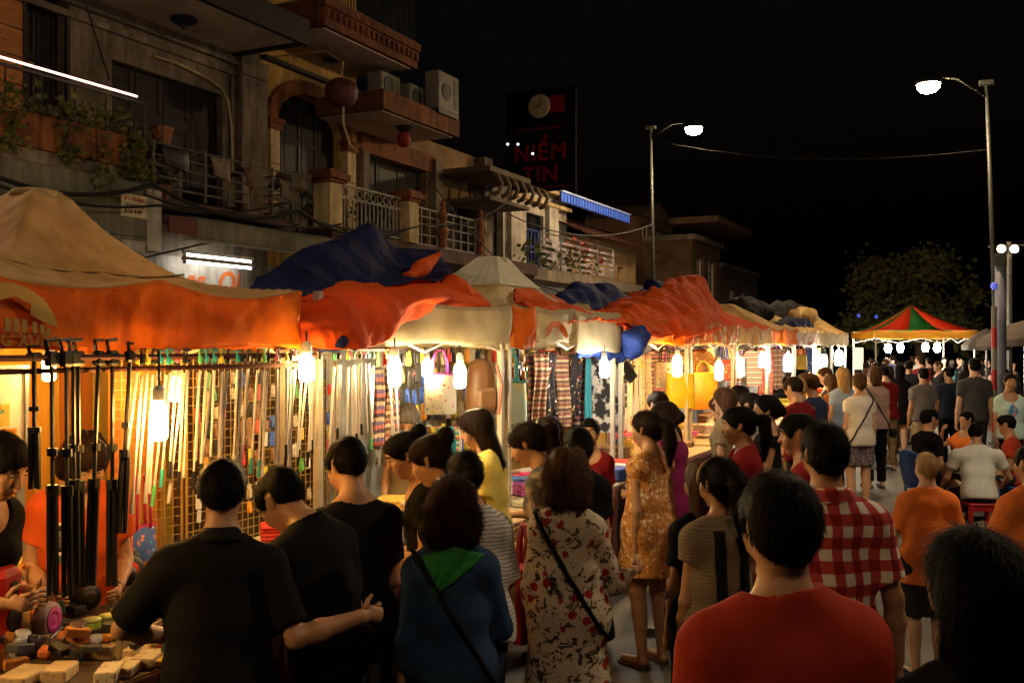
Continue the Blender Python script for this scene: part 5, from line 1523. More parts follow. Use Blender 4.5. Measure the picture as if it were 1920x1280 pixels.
# orange and dark tarpaulins piled over stalls 3 and 4
t1 = cloth_sheet('orange_tarpaulin', [[atX(962, 545, -3.9), atX(1040, 560, -4.0), atX(1110, 580, -4.0), atX(1190, 560, -4.0), atX(1250, 548, -4.0)],
                                      [atX(968, 556, -3.55), atX(1035, 578, -3.5), atX(1105, 592, -3.5), atX(1170, 590, -3.5), atX(1250, 585, -3.5)],
                                      [atX(985, 572, -3.36), atX(1045, 592, -3.3), atX(1110, 602, -3.3), atX(1172, 612, -3.28), atX(1240, 625, -3.25)]], M_ortarp, None, sub=18, amp=.04, fscale=15, seed=5)
tag(t1, 'orange tarpaulin sagging across the top of the third stall', 'tarpaulin', 'tarpaulins thrown over the stalls')
hp1 = cloth_sheet('orange_tarpaulin', [[atX(1150, 600, -3.30), atX(1200, 622, -3.24), atX(1255, 634, -3.22), atX(1305, 630, -3.22), atX(1352, 616, -3.28)],
                                       [atX(1140, 586, -3.50), atX(1195, 588, -3.42), atX(1250, 590, -3.40), atX(1305, 588, -3.40), atX(1356, 606, -3.45)],
                                       [atX(1135, 580, -3.75), atX(1190, 566, -3.75), atX(1245, 556, -3.75), atX(1305, 552, -3.75), atX(1354, 598, -3.75)],
                                       [atX(1135, 582, -4.05), atX(1190, 560, -4.1), atX(1245, 542, -4.1), atX(1300, 528, -4.1), atX(1348, 585, -4.1)],
                                       [atX(1140, 592, -4.6), atX(1190, 575, -4.7), atX(1245, 560, -4.7), atX(1300, 548, -4.7), atX(1340, 590, -4.7)],
                                       [atX(1150, 620, -5.3), atX(1190, 610, -5.3), atX(1245, 600, -5.3), atX(1300, 600, -5.3), atX(1335, 610, -5.3)]], M_ortarp, None, sub=18, amp=.055, fscale=15, seed=8)
tag(hp1, 'big crumpled orange tarpaulin heap above the fourth stall', 'tarpaulin', 'tarpaulins thrown over the stalls')
hp2 = cloth_sheet('orange_tarpaulin', [[atX(1245, 572, -3.70), atX(1285, 575, -3.62), atX(1325, 580, -3.62), atX(1346, 596, -3.68)],
                                       [atX(1240, 548, -3.90), atX(1280, 538, -3.90), atX(1318, 540, -3.90), atX(1342, 580, -3.90)],
                                       [atX(1248, 528, -4.15), atX(1275, 519, -4.15), atX(1312, 522, -4.15), atX(1338, 565, -4.15)],
                                       [atX(1255, 545, -4.5), atX(1280, 540, -4.5), atX(1308, 545, -4.5), atX(1332, 575, -4.5)]], M_ortarp, None, sub=18, amp=.045, fscale=18, seed=10)
tag(hp2, 'orange tarpaulin fold standing highest above the fourth stall', 'tarpaulin', 'tarpaulins thrown over the stalls')
bl1 = cloth_sheet('blue_tarpaulin', [[atX(1035, 572, -4.0), atX(1080, 572, -3.95), atX(1140, 580, -3.95), atX(1205, 590, -3.95)],
                                     [atX(1038, 560, -4.2), atX(1085, 542, -4.2), atX(1140, 545, -4.2), atX(1200, 572, -4.2)],
                                     [atX(1045, 555, -4.45), atX(1090, 534, -4.45), atX(1140, 540, -4.45), atX(1196, 565, -4.45)],
                                     [atX(1055, 572, -4.9), atX(1095, 560, -4.9), atX(1140, 560, -4.9), atX(1190, 578, -4.9)]], mat('mid_blue_tarp', (.02, .035, .14), (.01, .016, .07), rough=.75, spec=.15, scale=3, bump=.3, bscale=10), None, sub=16, amp=.05, fscale=12, seed=12)
tag(bl1, 'dark blue tarpaulin between the white peak and the orange heap', 'tarpaulin', 'tarpaulins thrown over the stalls')
bundle('blue_tarpaulin', 'small dark blue roll behind the highest orange fold', [atX(1190, 560, -4.6), atX(1230, 545, -4.6), atX(1262, 535, -4.5)], [.08, .13, .08], M_bltarp, .06, 11)
bundle('blue_tarpaulin', 'bright blue bundle hanging at the corner of the third stall', [atX(1180, 615, -3.32), atX(1200, 628, -3.24), atX(1192, 650, -3.22), atX(1178, 672, -3.28)], [.07, .15, .13, .06], M_bltarp2, .10, 12)
bundle('blue_tarpaulin', 'bright blue strip rolled below the cream valance', [atX(1085, 665, -3.5), atX(1125, 662, -3.45), atX(1165, 664, -3.4)], [.04, .06, .05], M_bltarp2, .03, 13)
# its goods
table('counter of the third stall piled with folded cloth', -2.95, -4.2, 6.9, 9.1, .85, M_cloth_t, M_cardw)
MB().bb(-.02, 0, y40 - o4.y, y41 - o4.y, .4, 2.1).build('back_sheet', mat('back_sheet_grey', (.55, .55, .52), (.40, .40, .38), rough=.85, scale=3, trans=.2), S4).location = (XS1 - o4.x + .05, 0, 0)
for i in range(9):
    strip('printed trousers hanging by the front pole of the third stall', atX(1000 + i * 11, 660 + (i % 3) * 4, -3.9 + .06 * (i % 2)), .17, .75 - .04 * (i % 4), [STRIPES[0], STRIPES[1], PRINTS[5], PRINTS[4]][i % 4], 'trousers', 'trousers', 'trousers hanging in the third stall', i, rz=-.6)
strip('narrow teal banner hanging in the third stall', atX(1104, 672, -3.75), .14, .95, mat('teal_cloth', (.05, .36, .46), (.6, .62, .6), rough=.8, scale=9, lo=.3, hi=.34), 'banner', 'banner', None, 3)
tshirt('white shirt with a big black ink print beside the teal banner', atX(1140, 668, -3.7), .62, .80, mat('ink_print', (.78, .77, .74), (.04, .04, .045), rough=.85, scale=6.5, detail=5, lo=.47, hi=.53), rz=-.75)
for i in range(5):
    strip('long white printed cloth hanging by the blue bundle', atX(1166 + i * 13, 665, -3.95), .17, 1.0, [M_white2, PRINTS[2]][i % 2] if i < 4 else PRINTS[2], 'hanging_cloth', 'cloth', 'white cloths in the third stall', i)
wall_goods(-5.1, Yx(930, -5.1), Yx(1130, -5.1), 1.0, 2.0, .16, .2, ['pack', 'case', 'plush'], 'packet behind the third stall', 'packets at the back of the third stall', 22, prob=.8, s=1.3, name='mixed_packet')  # hung goods of mixed kinds, contents not specified
for i in range(26):
    p = Vector((r2.uniform(-4.0, -3.05), r2.uniform(7.0, 9.0), .86))
    goods('fold', 'folded_cloth', r2.choice([pal(r2.choice(COLS)), r2.choice(PRINTS)]), p, 'folded garment pile on the counter of the third stall', 'cloth', 'folded garments on the third counter', r2.uniform(0, 3), r2.uniform(.7, 1.1))

# ------------------------------------------------------------------ further stalls down the street
edges = [Yx(1166, XS0), Yx(1297, XS0)]
while len(edges) < 8:
    edges.append(edges[-1] + 2.32)
specs = [('fourth stall, under the big orange tarpaulin heap with yellow and orange bags', M_ortarp, M_orv, 'warm', False),
         ('fifth stall, patterned orange valance on yellow posts', M_ortarp, speckle('valance_print', (.62, .20, .06), [(.75, .6, .4), (.8, .25, .04)], 7, .2), 'yellow', True),
         ('sixth stall, cream swagged valance below dark tarpaulins', M_ortarp, M_whv, 'white', True),
         ('seventh stall, orange valance between the dark heap and the tan roll', M_tan, M_orv, 'white', True),
         ('eighth stall, red flecked white valance', M_tan, speckle('valance_fleck', (.62, .52, .40), [(.55, .06, .05), (.6, .5, .4)], 9, .2), 'white', True),
         ('ninth stall, last but one before the crossing', M_tan, M_whv, 'white', True),
         ('tenth stall, last of the row before the crossing', M_tan, M_tan2, 'white', True)]
for i, (lab, mr, mv, tint, hr) in enumerate(specs):
    a, b = edges[i] + .06, (edges[i + 1] if i + 1 < len(edges) else edges[i] + 2.3)
    S = stall(lab, a, b, mr, mv, seed=10 + i, zt=2.36, zb=2.06, zp=2.78 if i != 6 else 3.0, has_roof=hr, vals=(i in (0, 6)), power=1.3)
    o = S.location
    MB().bb(-.02, 0, a - o.y, b - o.y, .4, 2.15).build('back_sheet', MATS['back_sheet_yellow'] if i < 2 else MATS['back_sheet_grey'], S).location = (XS1 - o.x + .05, 0, 0)
    o_l = ['fourth', 'fifth', 'sixth', 'seventh', 'eighth', 'ninth', 'tenth'][i]
    table('counter of the %s stall covered with goods' % o_l, -3.0, -4.2, a + .1, b - .1, .85, M_cloth_t, M_cardb)
    rs = random.Random(50 + i)
    nn = 14 if i < 3 else 8
    for k in range(nn):
        p = Vector((rs.uniform(-4.0, -3.1), rs.uniform(a + .2, b - .2), .86))
        goods(rs.choice(['fold', 'box', 'plush']), 'counter_item', rs.choice([pal(rs.choice(COLS)), rs.choice(PRINTS)]), p + Vector((0, 0, .05)), 'item heaped on the counter of the %s stall' % o_l, 'goods', 'things on the %s counter' % o_l, rs.uniform(0, 3), rs.uniform(.8, 1.2))
    if i < 4:
        wall_goods(-4.9, a + .1, b - .1, 1.0, 2.05, .19 if i < 2 else .26, .19 if i < 2 else .3, ['pack', 'plush', 'case'], 'packet behind the %s stall' % o_l, 'packets at the back of the %s stall' % o_l, 60 + i, prob=.85, s=1.5)
    for k in range(7 if i < 4 else 4):
        y = a + .2 + (b - a - .4) * k / (6 if i < 4 else 3)
        q = rs.random()
        X_ = rs.uniform(-4.3, -3.7)
        if q < .45:
            strip('cloth hanging from the frame of the %s stall' % o_l, (X_, y, 2.0), .3, rs.uniform(.5, .9), rs.choice(PRINTS + STRIPES), 'hanging_cloth', 'cloth', 'cloths hanging in the %s stall' % o_l, k, rz=rs.uniform(-1, -.3))
        elif q < .75:
            tote('bag hanging from the frame of the %s stall' % o_l, (X_, y, 1.85), .3, .34, rs.choice(PRINTS), pal(rs.choice(COLS)), handle=.2, rz=rs.uniform(-1.1, -.4), group='bags hanging in the %s stall' % o_l)
        else:
            tshirt('shirt hanging from the frame of the %s stall' % o_l, (X_, y, 1.98), .5, .65, rs.choice(PRINTS + STRIPES), 'shirts hanging in the %s stall' % o_l, rz=rs.uniform(-1.1, -.5))
tote('bright yellow carrier bag under the fourth stall bulb', atX(1276, 700, -3.45), .38, .42, mat('yellow_bag', (.85, .62, .03), rough=.5, trans=.3), pal((.85, .65, .06)), handle=.16, rz=-.85)
tote('orange carrier bag between the posts of the fourth stall', atX(1318, 698, -3.6), .45, .50, mat('orange_bag', (.85, .28, .02), rough=.5, trans=.3), pal((.85, .35, .03)), handle=.16, rz=-.85)
oc = cloth_sheet('orange_sheet', [[atX(1425, 655, -4.6), atX(1480, 655, -4.6), atX(1535, 655, -4.6)], [atX(1425, 668, -4.55), atX(1480, 672, -4.5), atX(1535, 668, -4.55)], [atX(1428, 678, -4.6), atX(1480, 682, -4.6), atX(1530, 676, -4.6)]], M_orv, None, sub=6, amp=.04, fscale=5)
tag(oc, 'orange sheet stretched inside the seventh stall', 'cloth')
for i, (pts, rad, m, lb) in enumerate((([atX(1375, 600, -4.2), atX(1395, 588, -4.2), atX(1420, 592, -4.2), atX(1440, 608, -4.0)], [.1, .28, .28, .1], M_dktarp, 'charcoal tarpaulin heap on the sixth stall'),
        ([atX(1430, 600, -4.3), atX(1460, 590, -4.3), atX(1492, 596, -4.2), atX(1512, 608, -4.0)], [.1, .26, .28, .08], M_dktarp, 'charcoal tarpaulin heap on the seventh stall'),
        ([atX(1455, 612, -3.7), atX(1490, 608, -3.7), atX(1522, 612, -3.7)], [.08, .12, .06], M_bltarp, 'dark blue tarpaulin edge on the seventh stall'),
        ([atX(1488, 592, -3.9), atX(1512, 590, -3.9), atX(1540, 606, -3.9)], [.12, .12, .05], M_tan, 'tan canvas roll on the eighth stall'))):
    bundle('tarpaulin_roll', lb, pts, rad, m, .08, 20 + i)

# far canopy: red and green pyramid across the street
FC = empty('festival_tent', atD(1708, 640, 28.7).xy.to_3d(), math.radians(20))
M_gr = mat('tent_green', (.03, .20, .05), (.02, .14, .035), rough=.7, scale=4, trans=.25)
M_rd = mat('tent_red', (.62, .07, .02), (.5, .05, .015), rough=.7, scale=4, trans=.25)
M_yv = mat('tent_yellow', (.75, .45, .06), (.6, .34, .04), rough=.7, scale=4, trans=.3)
hs, hp = 2.47, 3.22
seg = []
for s in range(4):
    a = math.pi / 2 * s
    cA = Vector((1.36 * math.sqrt(2) * math.cos(a + math.pi / 4), 1.36 * math.sqrt(2) * math.sin(a + math.pi / 4)))
    cB = Vector((1.36 * math.sqrt(2) * math.cos(a + 3 * math.pi / 4), 1.36 * math.sqrt(2) * math.sin(a + 3 * math.pi / 4)))
    for h in range(3):
        p, q = cA.lerp(cB, h / 3), cA.lerp(cB, (h + 1) / 3)
        P = []
        for t in np.linspace(0, 1, 9):
            z = hs + (hp - hs) * (1 - t) ** 1.45
            P.append([(p.x * max(t, .02), p.y * max(t, .02), z), (q.x * max(t, .02), q.y * max(t, .02), z)])
        MB().grid(P, .006).build('roof_panel', M_gr if (h + s) % 2 else M_rd, FC, True)
    valance(FC, cA, cB, hs, hs - .22, M_yv, s, kink=False, out=((cA + cB) / 2), n=10, amp=.01)
frame(FC, 1.36, -1.36, -1.36, 1.36, hs)
tag(FC, 'far red and green striped tent with a yellow valance', 'tent')
for i, (px, py) in enumerate(((1665, 653), (1688, 652), (1735, 651), (1757, 652))):
    p = atD(px, py, 28.2 + .3 * (i % 2))
    root = empty('hanging_bulb', p)
    MB().lathe([(.06, -.12), (.10, 0), (.06, .12)], n=10).build('bulb_glass', emat('bulb_tent', (1, .90, .72), 300), root, True)
    MB().tube([(0, 0, .08), (0, 0, .28)], .006, 5).build('cord', M_cable, root)
    tag(root, ['first', 'second', 'third', 'fourth'][i] + ' bulb from the left under the far striped tent', 'lamp', 'bulbs under the far tent')
sg = MB().bb(-.14, .14, -.01, .01, -.3, .3).build('hanging_sign', emat('lit_sign', (1, .8, .5), .8)); sg.location = atD(1609, 672, 27.6); sg.rotation_euler = (0, 0, TH)
tag(sg, 'small glowing sign hung at the left corner of the far tent', 'sign')

# bulbs -----------------------------------------------------------------------
def bl(px, py, X, c, st, lab, h=.18, r=.045): bulb(px, py, X, c, st, lab, h=h, r=r, ztop=2.03 if X > -3.45 else 2.25)
bl(298, 790, -3.12, 'yellow', 150, 'warm bulb hanging in front of the sticks of the nearest stall', .16, .038)
bl(92, 690, -4.5, 'yellow', 150, 'warm bulb high at the back of the nearest stall behind black sticks', .14, .035)
bl(330, 730, -4.25, 'yellow', 130, 'warm bulb between the short grid and the orange board', .14, .035)
bl(575, 690, -3.2, 'warm', 120, 'bulb at the right end of the long wire grid', .14, .04)
bl(740, 697, -3.25, 'gold', 215, 'golden white bulb below the end of the orange tarpaulin', .17, .04)
bl(862, 704, -3.25, 'gold', 215, 'golden white bulb beside the brown backpack', .17, .04)
bl(800, 690, -4.5, 'gold', 160, 'bulb at the back of the second stall behind the bags', .15, .04)
bl(1133, 690, -3.2, 'white', 230, 'white bulb in front of the ink printed shirt', .17, .042)
bl(1050, 690, -4.6, 'white', 150, 'white bulb at the back of the third stall behind the trousers', .16, .045)
bl(1270, 686, -3.2, 'warm', 190, 'bulb over the bright yellow carrier bag', .24, .055)
bl(1348, 695, -3.25, 'warm', 190, 'warm bulb of the fifth stall right of the orange bag', .24, .055)
bl(1378, 677, -3.4, 'gold', 170, 'golden bulb higher up in the fifth stall', .24, .06)
bl(1430, 676, -3.4, 'gold', 150, 'golden bulb at the left of the sixth stall', .22, .06)
bl(1478, 680, -3.2, 'white', 150, 'white bulb in front of the orange sheet', .3, .075)
bl(1532, 676, -3.3, 'white', 150, 'white bulb between the posts of the eighth stall', .32, .085)
bl(1573, 671, -3.4, 'white', 150, 'white bulb in the last stall of the row', .36, .095)
for i, y in enumerate((y10 - .6, y10 - 1.6)):  # added bulbs, unseen, throwing warm light on faces and the left facade
    p = Vector((-3.8, y, 1.85))
    root = empty('hanging_bulb', p)
    MB().lathe([(.035, -.09), (.045, -.07), (.045, .07), (.03, .09)], n=10).build('bulb_glass', MATS['bulb_warm_190'], root, True)
    MB().tube([(0, 0, .07), (0, 0, .4)], .006, 5).build('cord', M_cable, root)
    tag(root, 'added bulb in the stall out of view at the left, ' + ('nearer' if i == 0 else 'farther'), 'lamp', 'bulbs hung in the stalls')

# things that share a wording are told apart by their order along the street, near to far
for lab, os_ in HEAP.items():
    if len(os_) > 1:
        for i, o in enumerate(sorted(os_, key=lambda q: q.location.y)):
            o['label'] = '%s, %s nearest' % (lab, ORD[i])
SAME = {}
for o in COL.objects:
    if o.parent is None and o.get('label') and o.get('category') in ('cloth', 'bag', 'shirt', 'trousers', 'belt', 'leggings'):
        SAME.setdefault(o['label'], []).append(o)
for lab, os_ in SAME.items():
    if len(os_) > 1:
        for i, o in enumerate(sorted(os_, key=lambda q: q.location.y)):
            o['label'] = '%s, %s from the left' % (lab, ORD[i])
# ================================================================== people: bodies and clothes grown as smooth surfaces
V = lambda *a: np.array(a, dtype=np.float64)

class Field:
    """signed distance grid; soft unions of tapered capsules, meshed with surface nets"""
    def __init__(s, lo, hi, h):
        s.h = h
        s.lo = np.array(lo) - 3 * h
        n = np.ceil((np.array(hi) + 3 * h - s.lo) / h).astype(int) + 1
        s.x = s.lo[0] + h * np.arange(n[0]); s.y = s.lo[1] + h * np.arange(n[1]); s.z = s.lo[2] + h * np.arange(n[2])
        s.d = np.full(n, .25, dtype=np.float32)
    def prim(s, a, b, ra, rb, k=.03, flat=None, cut=None, op=1, g=0.0):
        ra, rb = ra + g, rb + g
        sc = max(1.0, flat[1]) if flat else 1.0
        m = max(ra, rb) * sc + k + 2 * s.h
        lo = np.minimum(a, b) - m; hi = np.maximum(a, b) + m
        i0 = np.clip(np.floor((lo - s.lo) / s.h).astype(int), 0, None); i1 = np.minimum(np.ceil((hi - s.lo) / s.h).astype(int) + 1, s.d.shape)
        if (i1 <= i0).any(): return
        sl = tuple(slice(p, q) for p, q in zip(i0, i1))
        X = s.x[sl[0]][:, None, None] - a[0]; Y = s.y[sl[1]][None, :, None] - a[1]; Z = s.z[sl[2]][None, None, :] - a[2]
        ba = b - a
        px, py, pz = X, Y, Z
        if flat:
            n, f = flat
            pr = (X * n[0] + Y * n[1] + Z * n[2]) * (1 / f - 1)
            px, py, pz = X + n[0] * pr, Y + n[1] * pr, Z + n[2] * pr
            ba = ba + n * float(ba @ n) * (1 / f - 1)
        L2 = max(float(ba @ ba), 1e-9)
        t = np.clip((px * ba[0] + py * ba[1] + pz * ba[2]) / L2, 0, 1)
        dist = np.sqrt((px - t * ba[0]) ** 2 + (py - t * ba[1]) ** 2 + (pz - t * ba[2]) ** 2) - (ra + t * (rb - ra))
        if cut:
            for (p, dr) in cut:
                q = a - p
                dist = np.maximum(dist, (X + q[0]) * dr[0] + (Y + q[1]) * dr[1] + (Z + q[2]) * dr[2])
        dist = dist.astype(np.float32)
        cur = s.d[sl]
        if op == 1:
            h = np.maximum(k - np.abs(cur - dist), 0) / max(k, 1e-6)
            s.d[sl] = np.minimum(cur, dist) - h * h * k * .25
        else:
            h = np.maximum(k - np.abs(cur + dist), 0) / max(k, 1e-6)
            s.d[sl] = np.maximum(cur, -dist) + h * h * k * .25
    def plane(s, p, n):
        """keep the side where (q - p).n < 0"""
        q = ((s.x - p[0]) * n[0])[:, None, None] + ((s.y - p[1]) * n[1])[None, :, None] + ((s.z - p[2]) * n[2])[None, None, :]
        s.d = np.maximum(s.d, q.astype(np.float32))
    def wrinkle(s, amp, scale, seed=0, stretch=(1, 1, 1)):
        I = np.argwhere(np.abs(s.d) < max(.02, amp * 3))
        if len(I) == 0: return
        P = s.lo + I * s.h
        w = wob(P * np.array(stretch), scale, seed, 2)
        s.d[I[:, 0], I[:, 1], I[:, 2]] += (amp * w).astype(np.float32)
    def fold(s, amp, scale, seed, stretch):
        I = np.argwhere(np.abs(s.d) < .022)
        if len(I) == 0: return
        P = (s.lo + I * s.h) * np.array(stretch)
        s.d[I[:, 0], I[:, 1], I[:, 2]] += (amp * crease(P, scale, seed)).astype(np.float32)
    def at(s, p):
        i = np.clip(np.round((p - s.lo) / s.h).astype(int), 0, np.array(s.d.shape) - 1)
        return float(s.d[i[0], i[1], i[2]])
    def mesh(s):
        d = s.d
        neg = d < 0
        c = neg[:-1, :-1, :-1].astype(np.int8)
        offs = [(i, j, k) for i in (0, 1) for j in (0, 1) for k in (0, 1)]
        cnt = np.zeros(np.array(d.shape) - 1, dtype=np.int8)
        for (i, j, k) in offs:
            cnt += neg[i:d.shape[0] - 1 + i, j:d.shape[1] - 1 + j, k:d.shape[2] - 1 + k]
        act = (cnt > 0) & (cnt < 8)
        A = np.argwhere(act)
        if len(A) == 0: return np.zeros((0, 3)), np.zeros((0, 4), int)
        idx = -np.ones(act.shape, dtype=np.int64); idx[act] = np.arange(len(A))
        val = {o: d[A[:, 0] + o[0], A[:, 1] + o[1], A[:, 2] + o[2]] for o in offs}
        acc = np.zeros((len(A), 3)); num = np.zeros(len(A))
        for o in offs:
            for ax in range(3):
                if o[ax] == 0:
                    p = list(o); p[ax] = 1; p = tuple(p)
                    va, vb = val[o], val[p]
                    mk = (va < 0) != (vb < 0)
                    t = np.where(mk, va / np.where(mk, va - vb, 1), 0)
                    q = np.tile(np.array(o, float), (len(A), 1)); q[:, ax] = t
                    acc += q * mk[:, None]; num += mk
        verts = s.lo + (A + acc / num[:, None]) * s.h
        F = []
        for ax in range(3):
            sl0 = [slice(1, -1)] * 3; sl0[ax] = slice(0, -1)
            sl1 = [slice(1, -1)] * 3; sl1[ax] = slice(1, None)
            n0, n1 = neg[tuple(sl0)], neg[tuple(sl1)]
            E = np.argwhere(n0 != n1)
            if len(E) == 0: continue
            st = n0[E[:, 0], E[:, 1], E[:, 2]]
            G = E + 1; G[:, ax] = E[:, ax]
            b, cc = (ax + 1) % 3, (ax + 2) % 3
            def cell(db, dc):
                q = G.copy(); q[:, b] += db; q[:, cc] += dc
                return idx[q[:, 0], q[:, 1], q[:, 2]]
            q = np.stack([cell(-1, -1), cell(0, -1), cell(0, 0), cell(-1, 0)], 1)
            q[~st] = q[~st][:, ::-1]
            F.append(q)
        return verts, np.concatenate(F)

def to_mesh(name, vs, fs, m, extra=None, smooth=True):
    me = bpy.data.meshes.new(name)
    fl = [tuple(f) for f in fs.tolist()]
    vl = vs.tolist()
    if extra:
        o = len(vl); vl = vl + [tuple(v) for v in extra.v]; fl = fl + [tuple(i + o for i in f) for f in extra.f]
    me.from_pydata(vl, [], fl)
    me.update()
    if smooth: me.polygons.foreach_set('use_smooth', [True] * len(me.polygons))
    if m is not None: me.materials.append(m)
    return me

def rotm(ax, a):
    return np.array(Matrix.Rotation(a, 3, ax))

def nrm(v):
    v = np.array(v, float); return v / (np.linalg.norm(v) + 1e-9)

SKIN = {'tan': mat('skin_tan', (.46, .25, .14), (.40, .205, .11), rough=.48, scale=9, detail=3, spec=.35), 'fair': mat('skin_fair', (.60, .37, .26), (.55, .31, .2), rough=.5, scale=9, detail=3, spec=.35),
        'deep': mat('skin_deep', (.34, .17, .09), (.29, .14, .075), rough=.48, scale=9, detail=3, spec=.35)}
def hair_mat(nm, c, c2):
    m = mat(nm, c, c2, rough=.6, scale=40, detail=4, bump=.4, bscale=80, stretch=(1, 1, .10), spec=.06)
    return m
HAIR = {'black': hair_mat('hair_black', (.0055, .0042, .0036), (.003, .0024, .0022)), 'dark': hair_mat('hair_dark_brown', (.020, .011, .007), (.009, .005, .004)), 'brown': hair_mat('hair_brown', (.09, .045, .022), (.04, .02, .011)),
        'auburn': hair_mat('hair_auburn', (.030, .008, .006), (.012, .004, .0035)), 'blond': hair_mat('hair_blond', (.42, .27, .12), (.22, .13, .055)), 'grey': hair_mat('hair_grey', (.14, .12, .10), (.06, .05, .045))}
M_eye = mat('eye_dark', (.02, .012, .01), rough=.15)
M_scl = mat('eye_white', (.65, .6, .55), rough=.3)
M_lip = mat('lip', (.36, .10, .07), rough=.4)
M_shoe = mat('shoe_dark', (.03, .03, .035), rough=.6)
M_sand = mat('sandal', (.16, .09, .05), rough=.7)

ARM = {'down': ((.16, -.02, -1), (.04, .22, -1)), 'down2': ((.2, .05, -1), (-.05, .4, -1)), 'browse': ((.18, .12, -1), (-.25, 1, -.15)), 'low': ((.15, .2, -1), (-.3, .8, -.6)),
       'hip': ((.55, -.35, -.8), (-.25, .5, -.75)), 'up': ((.3, .6, -.3), (-.5, .4, 1)), 'chest': ((.15, .25, -1), (-.55, .8, .35)), 'phone': ((.12, .15, -1), (-.35, .95, .25)), 'back': ((.15, -.2, -1), (.02, .05, -1))}

def person(label, px, ytop, pxm, face=0, sex='f', skin='tan', hair='long', hcol='black', top='tee', mtop=None, bottom='trousers', mbot=None, sleeve=.55, hem=.84, lean=0.0, side=0.0, twist=0.0,
           head=(0, 0), arms=('down', 'down'), sit=None, skirt=None, shoes=None, stride=.0, faceon=False, wide=1.0, strap=None, band=None, group=None, seed=0, size=None, patches=(), neck=0.0, hand_open=.6, fuzz=0, belly=0.0, root_xy=None, wr=1.0):
    """one figure; returns the body object. px, ytop: where the crown of the head stands; pxm: scale there"""
    rs = random.Random(hash(label) % 1000003 if False else sum(ord(c) * (i + 1) for i, c in enumerate(label)))
    h = min(.022, max(.0078, 2.9 / pxm))
    male = sex == 'm'
    sw = (.146 if male else .118) * wide
    # ---- skeleton, unit figure 1.70 m tall
    pel = V(0, 0, .93)
    dz = 0.0
    if sit is not None:
        dz = sit + .095 - .93
        pel = V(0, 0, .93 + dz)
    T = rotm('X', -lean) @ rotm('Y', side) @ rotm('Z', twist)
    U = lambda p: pel + T @ (np.array(p, float) - V(0, 0, .93))
    nb = V(0, -.012, 1.435)
    Hm = T @ rotm('Z', head[0]) @ rotm('X', -head[1] - (0))
    nbw = U(nb)
    hc = lambda p: nbw + Hm @ (np.array(p, float) + V(0, .012 + neck, .163))
    ex = T @ V(1, 0, 0)
    hx = Hm @ V(1, 0, 0)
    crown = hc((0, -.01, .116))
    depth = FPX / pxm
    Ht = CAMZ - (ytop - HZ) / pxm
    S = Ht / crown[2] if size is None else size / 1.70
    # ---- arms
    J = {}
    for i, sx in enumerate((-1, 1)):
        ar = ARM[arms[i]] if isinstance(arms[i], str) else arms[i]
        sh = U((sx * (sw + .014), -.012, 1.338))
        ud = nrm(T @ (V(sx, 1, 1) * np.array(ar[0], float))); fd = nrm(T @ (V(sx, 1, 1) * np.array(ar[1], float)))
        el = sh + ud * .285; wr_ = el + fd * .245
        hd = nrm(fd + 0 * ud) if len(ar) < 3 else nrm(T @ (V(sx, 1, 1) * np.array(ar[2], float)))
        J[sx] = (sh, el, wr_, ud, fd, hd)
    # ---- legs
    Lg = {}
    for sx in (-1, 1):
        hip = pel + V(sx * .085, 0, -.03)
        if sit is None:
            st = stride * sx
            kn = V(sx * .092, .02 + st * .55, .485); an = V(sx * .088, -.025 + st - abs(st) * .1, .085 + (abs(st) * .12 if st < 0 else 0))
            toe = an + V(sx * .03, .155, -.05)
        else:
            kn = hip + V(sx * .13, .40, .02 + (.06 if sit < .33 else 0)); kn[2] = max(kn[2], .38)
            an = V(kn[0] + sx * .01, kn[1] + .02, .085); toe = an + V(sx * .03, .155, -.05)
        Lg[sx] = (hip, kn, an, toe)
    allp = [crown, hc((0, .15, 0)), hc((0, -.13, -.1)), U((0, .2, 1)), U((0, -.2, 1)), U((.25, 0, 1.3)), U((-.25, 0, 1.3)), V(0, 0, 0)]
    for sx in (-1, 1):
        allp += [J[sx][1], J[sx][2] + J[sx][5] * .1, *Lg[sx]]
    lo = np.min(allp, 0) - .09; hi = np.max(allp, 0) + .09
    lo[2] = 0.0
    hu = h / S
    # ---- body
    F = Field(lo, hi, hu)
    def head_prims(F, g=0.0):
        F.prim(hc((0, -.025, .028)), hc((0, .012, .030)), .086, .086, .02, (hx, .80), g=g)
        F.prim(hc((0, .030, -.045)), hc((0, .060, -.088)), .058, .033, .035, g=g)
    def torso_prims(F, g=0.0, gb=0.0):
        F.prim(U((-.06, 0, .925)), U((.06, 0, .925)), .10 if male else .108, .10 if male else .108, .05, g=g + gb)
        F.prim(U((0, 0, .98)), U((0, 0, 1.12)), .103 + belly, (.10 if male else .090) + belly * .6, .06, (ex, 1.28), g=g + gb)
        F.prim(U((0, 0, 1.16)), U((0, -.008, 1.31)), .104, .098, .06, (ex, 1.45 if male else 1.28), g=g)
        for sx in (-1, 1):
            F.prim(U((0, -.012, 1.355)), U((sx * sw, -.012, 1.338)), .060, .056, .05, g=g)
            F.prim(U((sx * .120, -.022, 1.358)), U((sx * .018, -.026, 1.455)), .040, .040, .06, g=g * .5)
            if not male:
                F.prim(U((sx * .065, .065, 1.235)), U((sx * .065, .07, 1.235)), .052, .05, .04, g=g)
    torso_prims(F)
    head_prims(F)
    F.prim(U((0, -.015, 1.40)), hc((0, -.022, -.045)), .060 if male else .052, .052 if male else .046, .03)
    fine = faceon or pxm > 250
    F.prim(hc((0, .094, .018)), hc((0, .112, -.024)), .009, .0145, .014)
    F.prim(hc((-.036, .078, .034)), hc((.036, .078, .034)), .014, .014, .02)
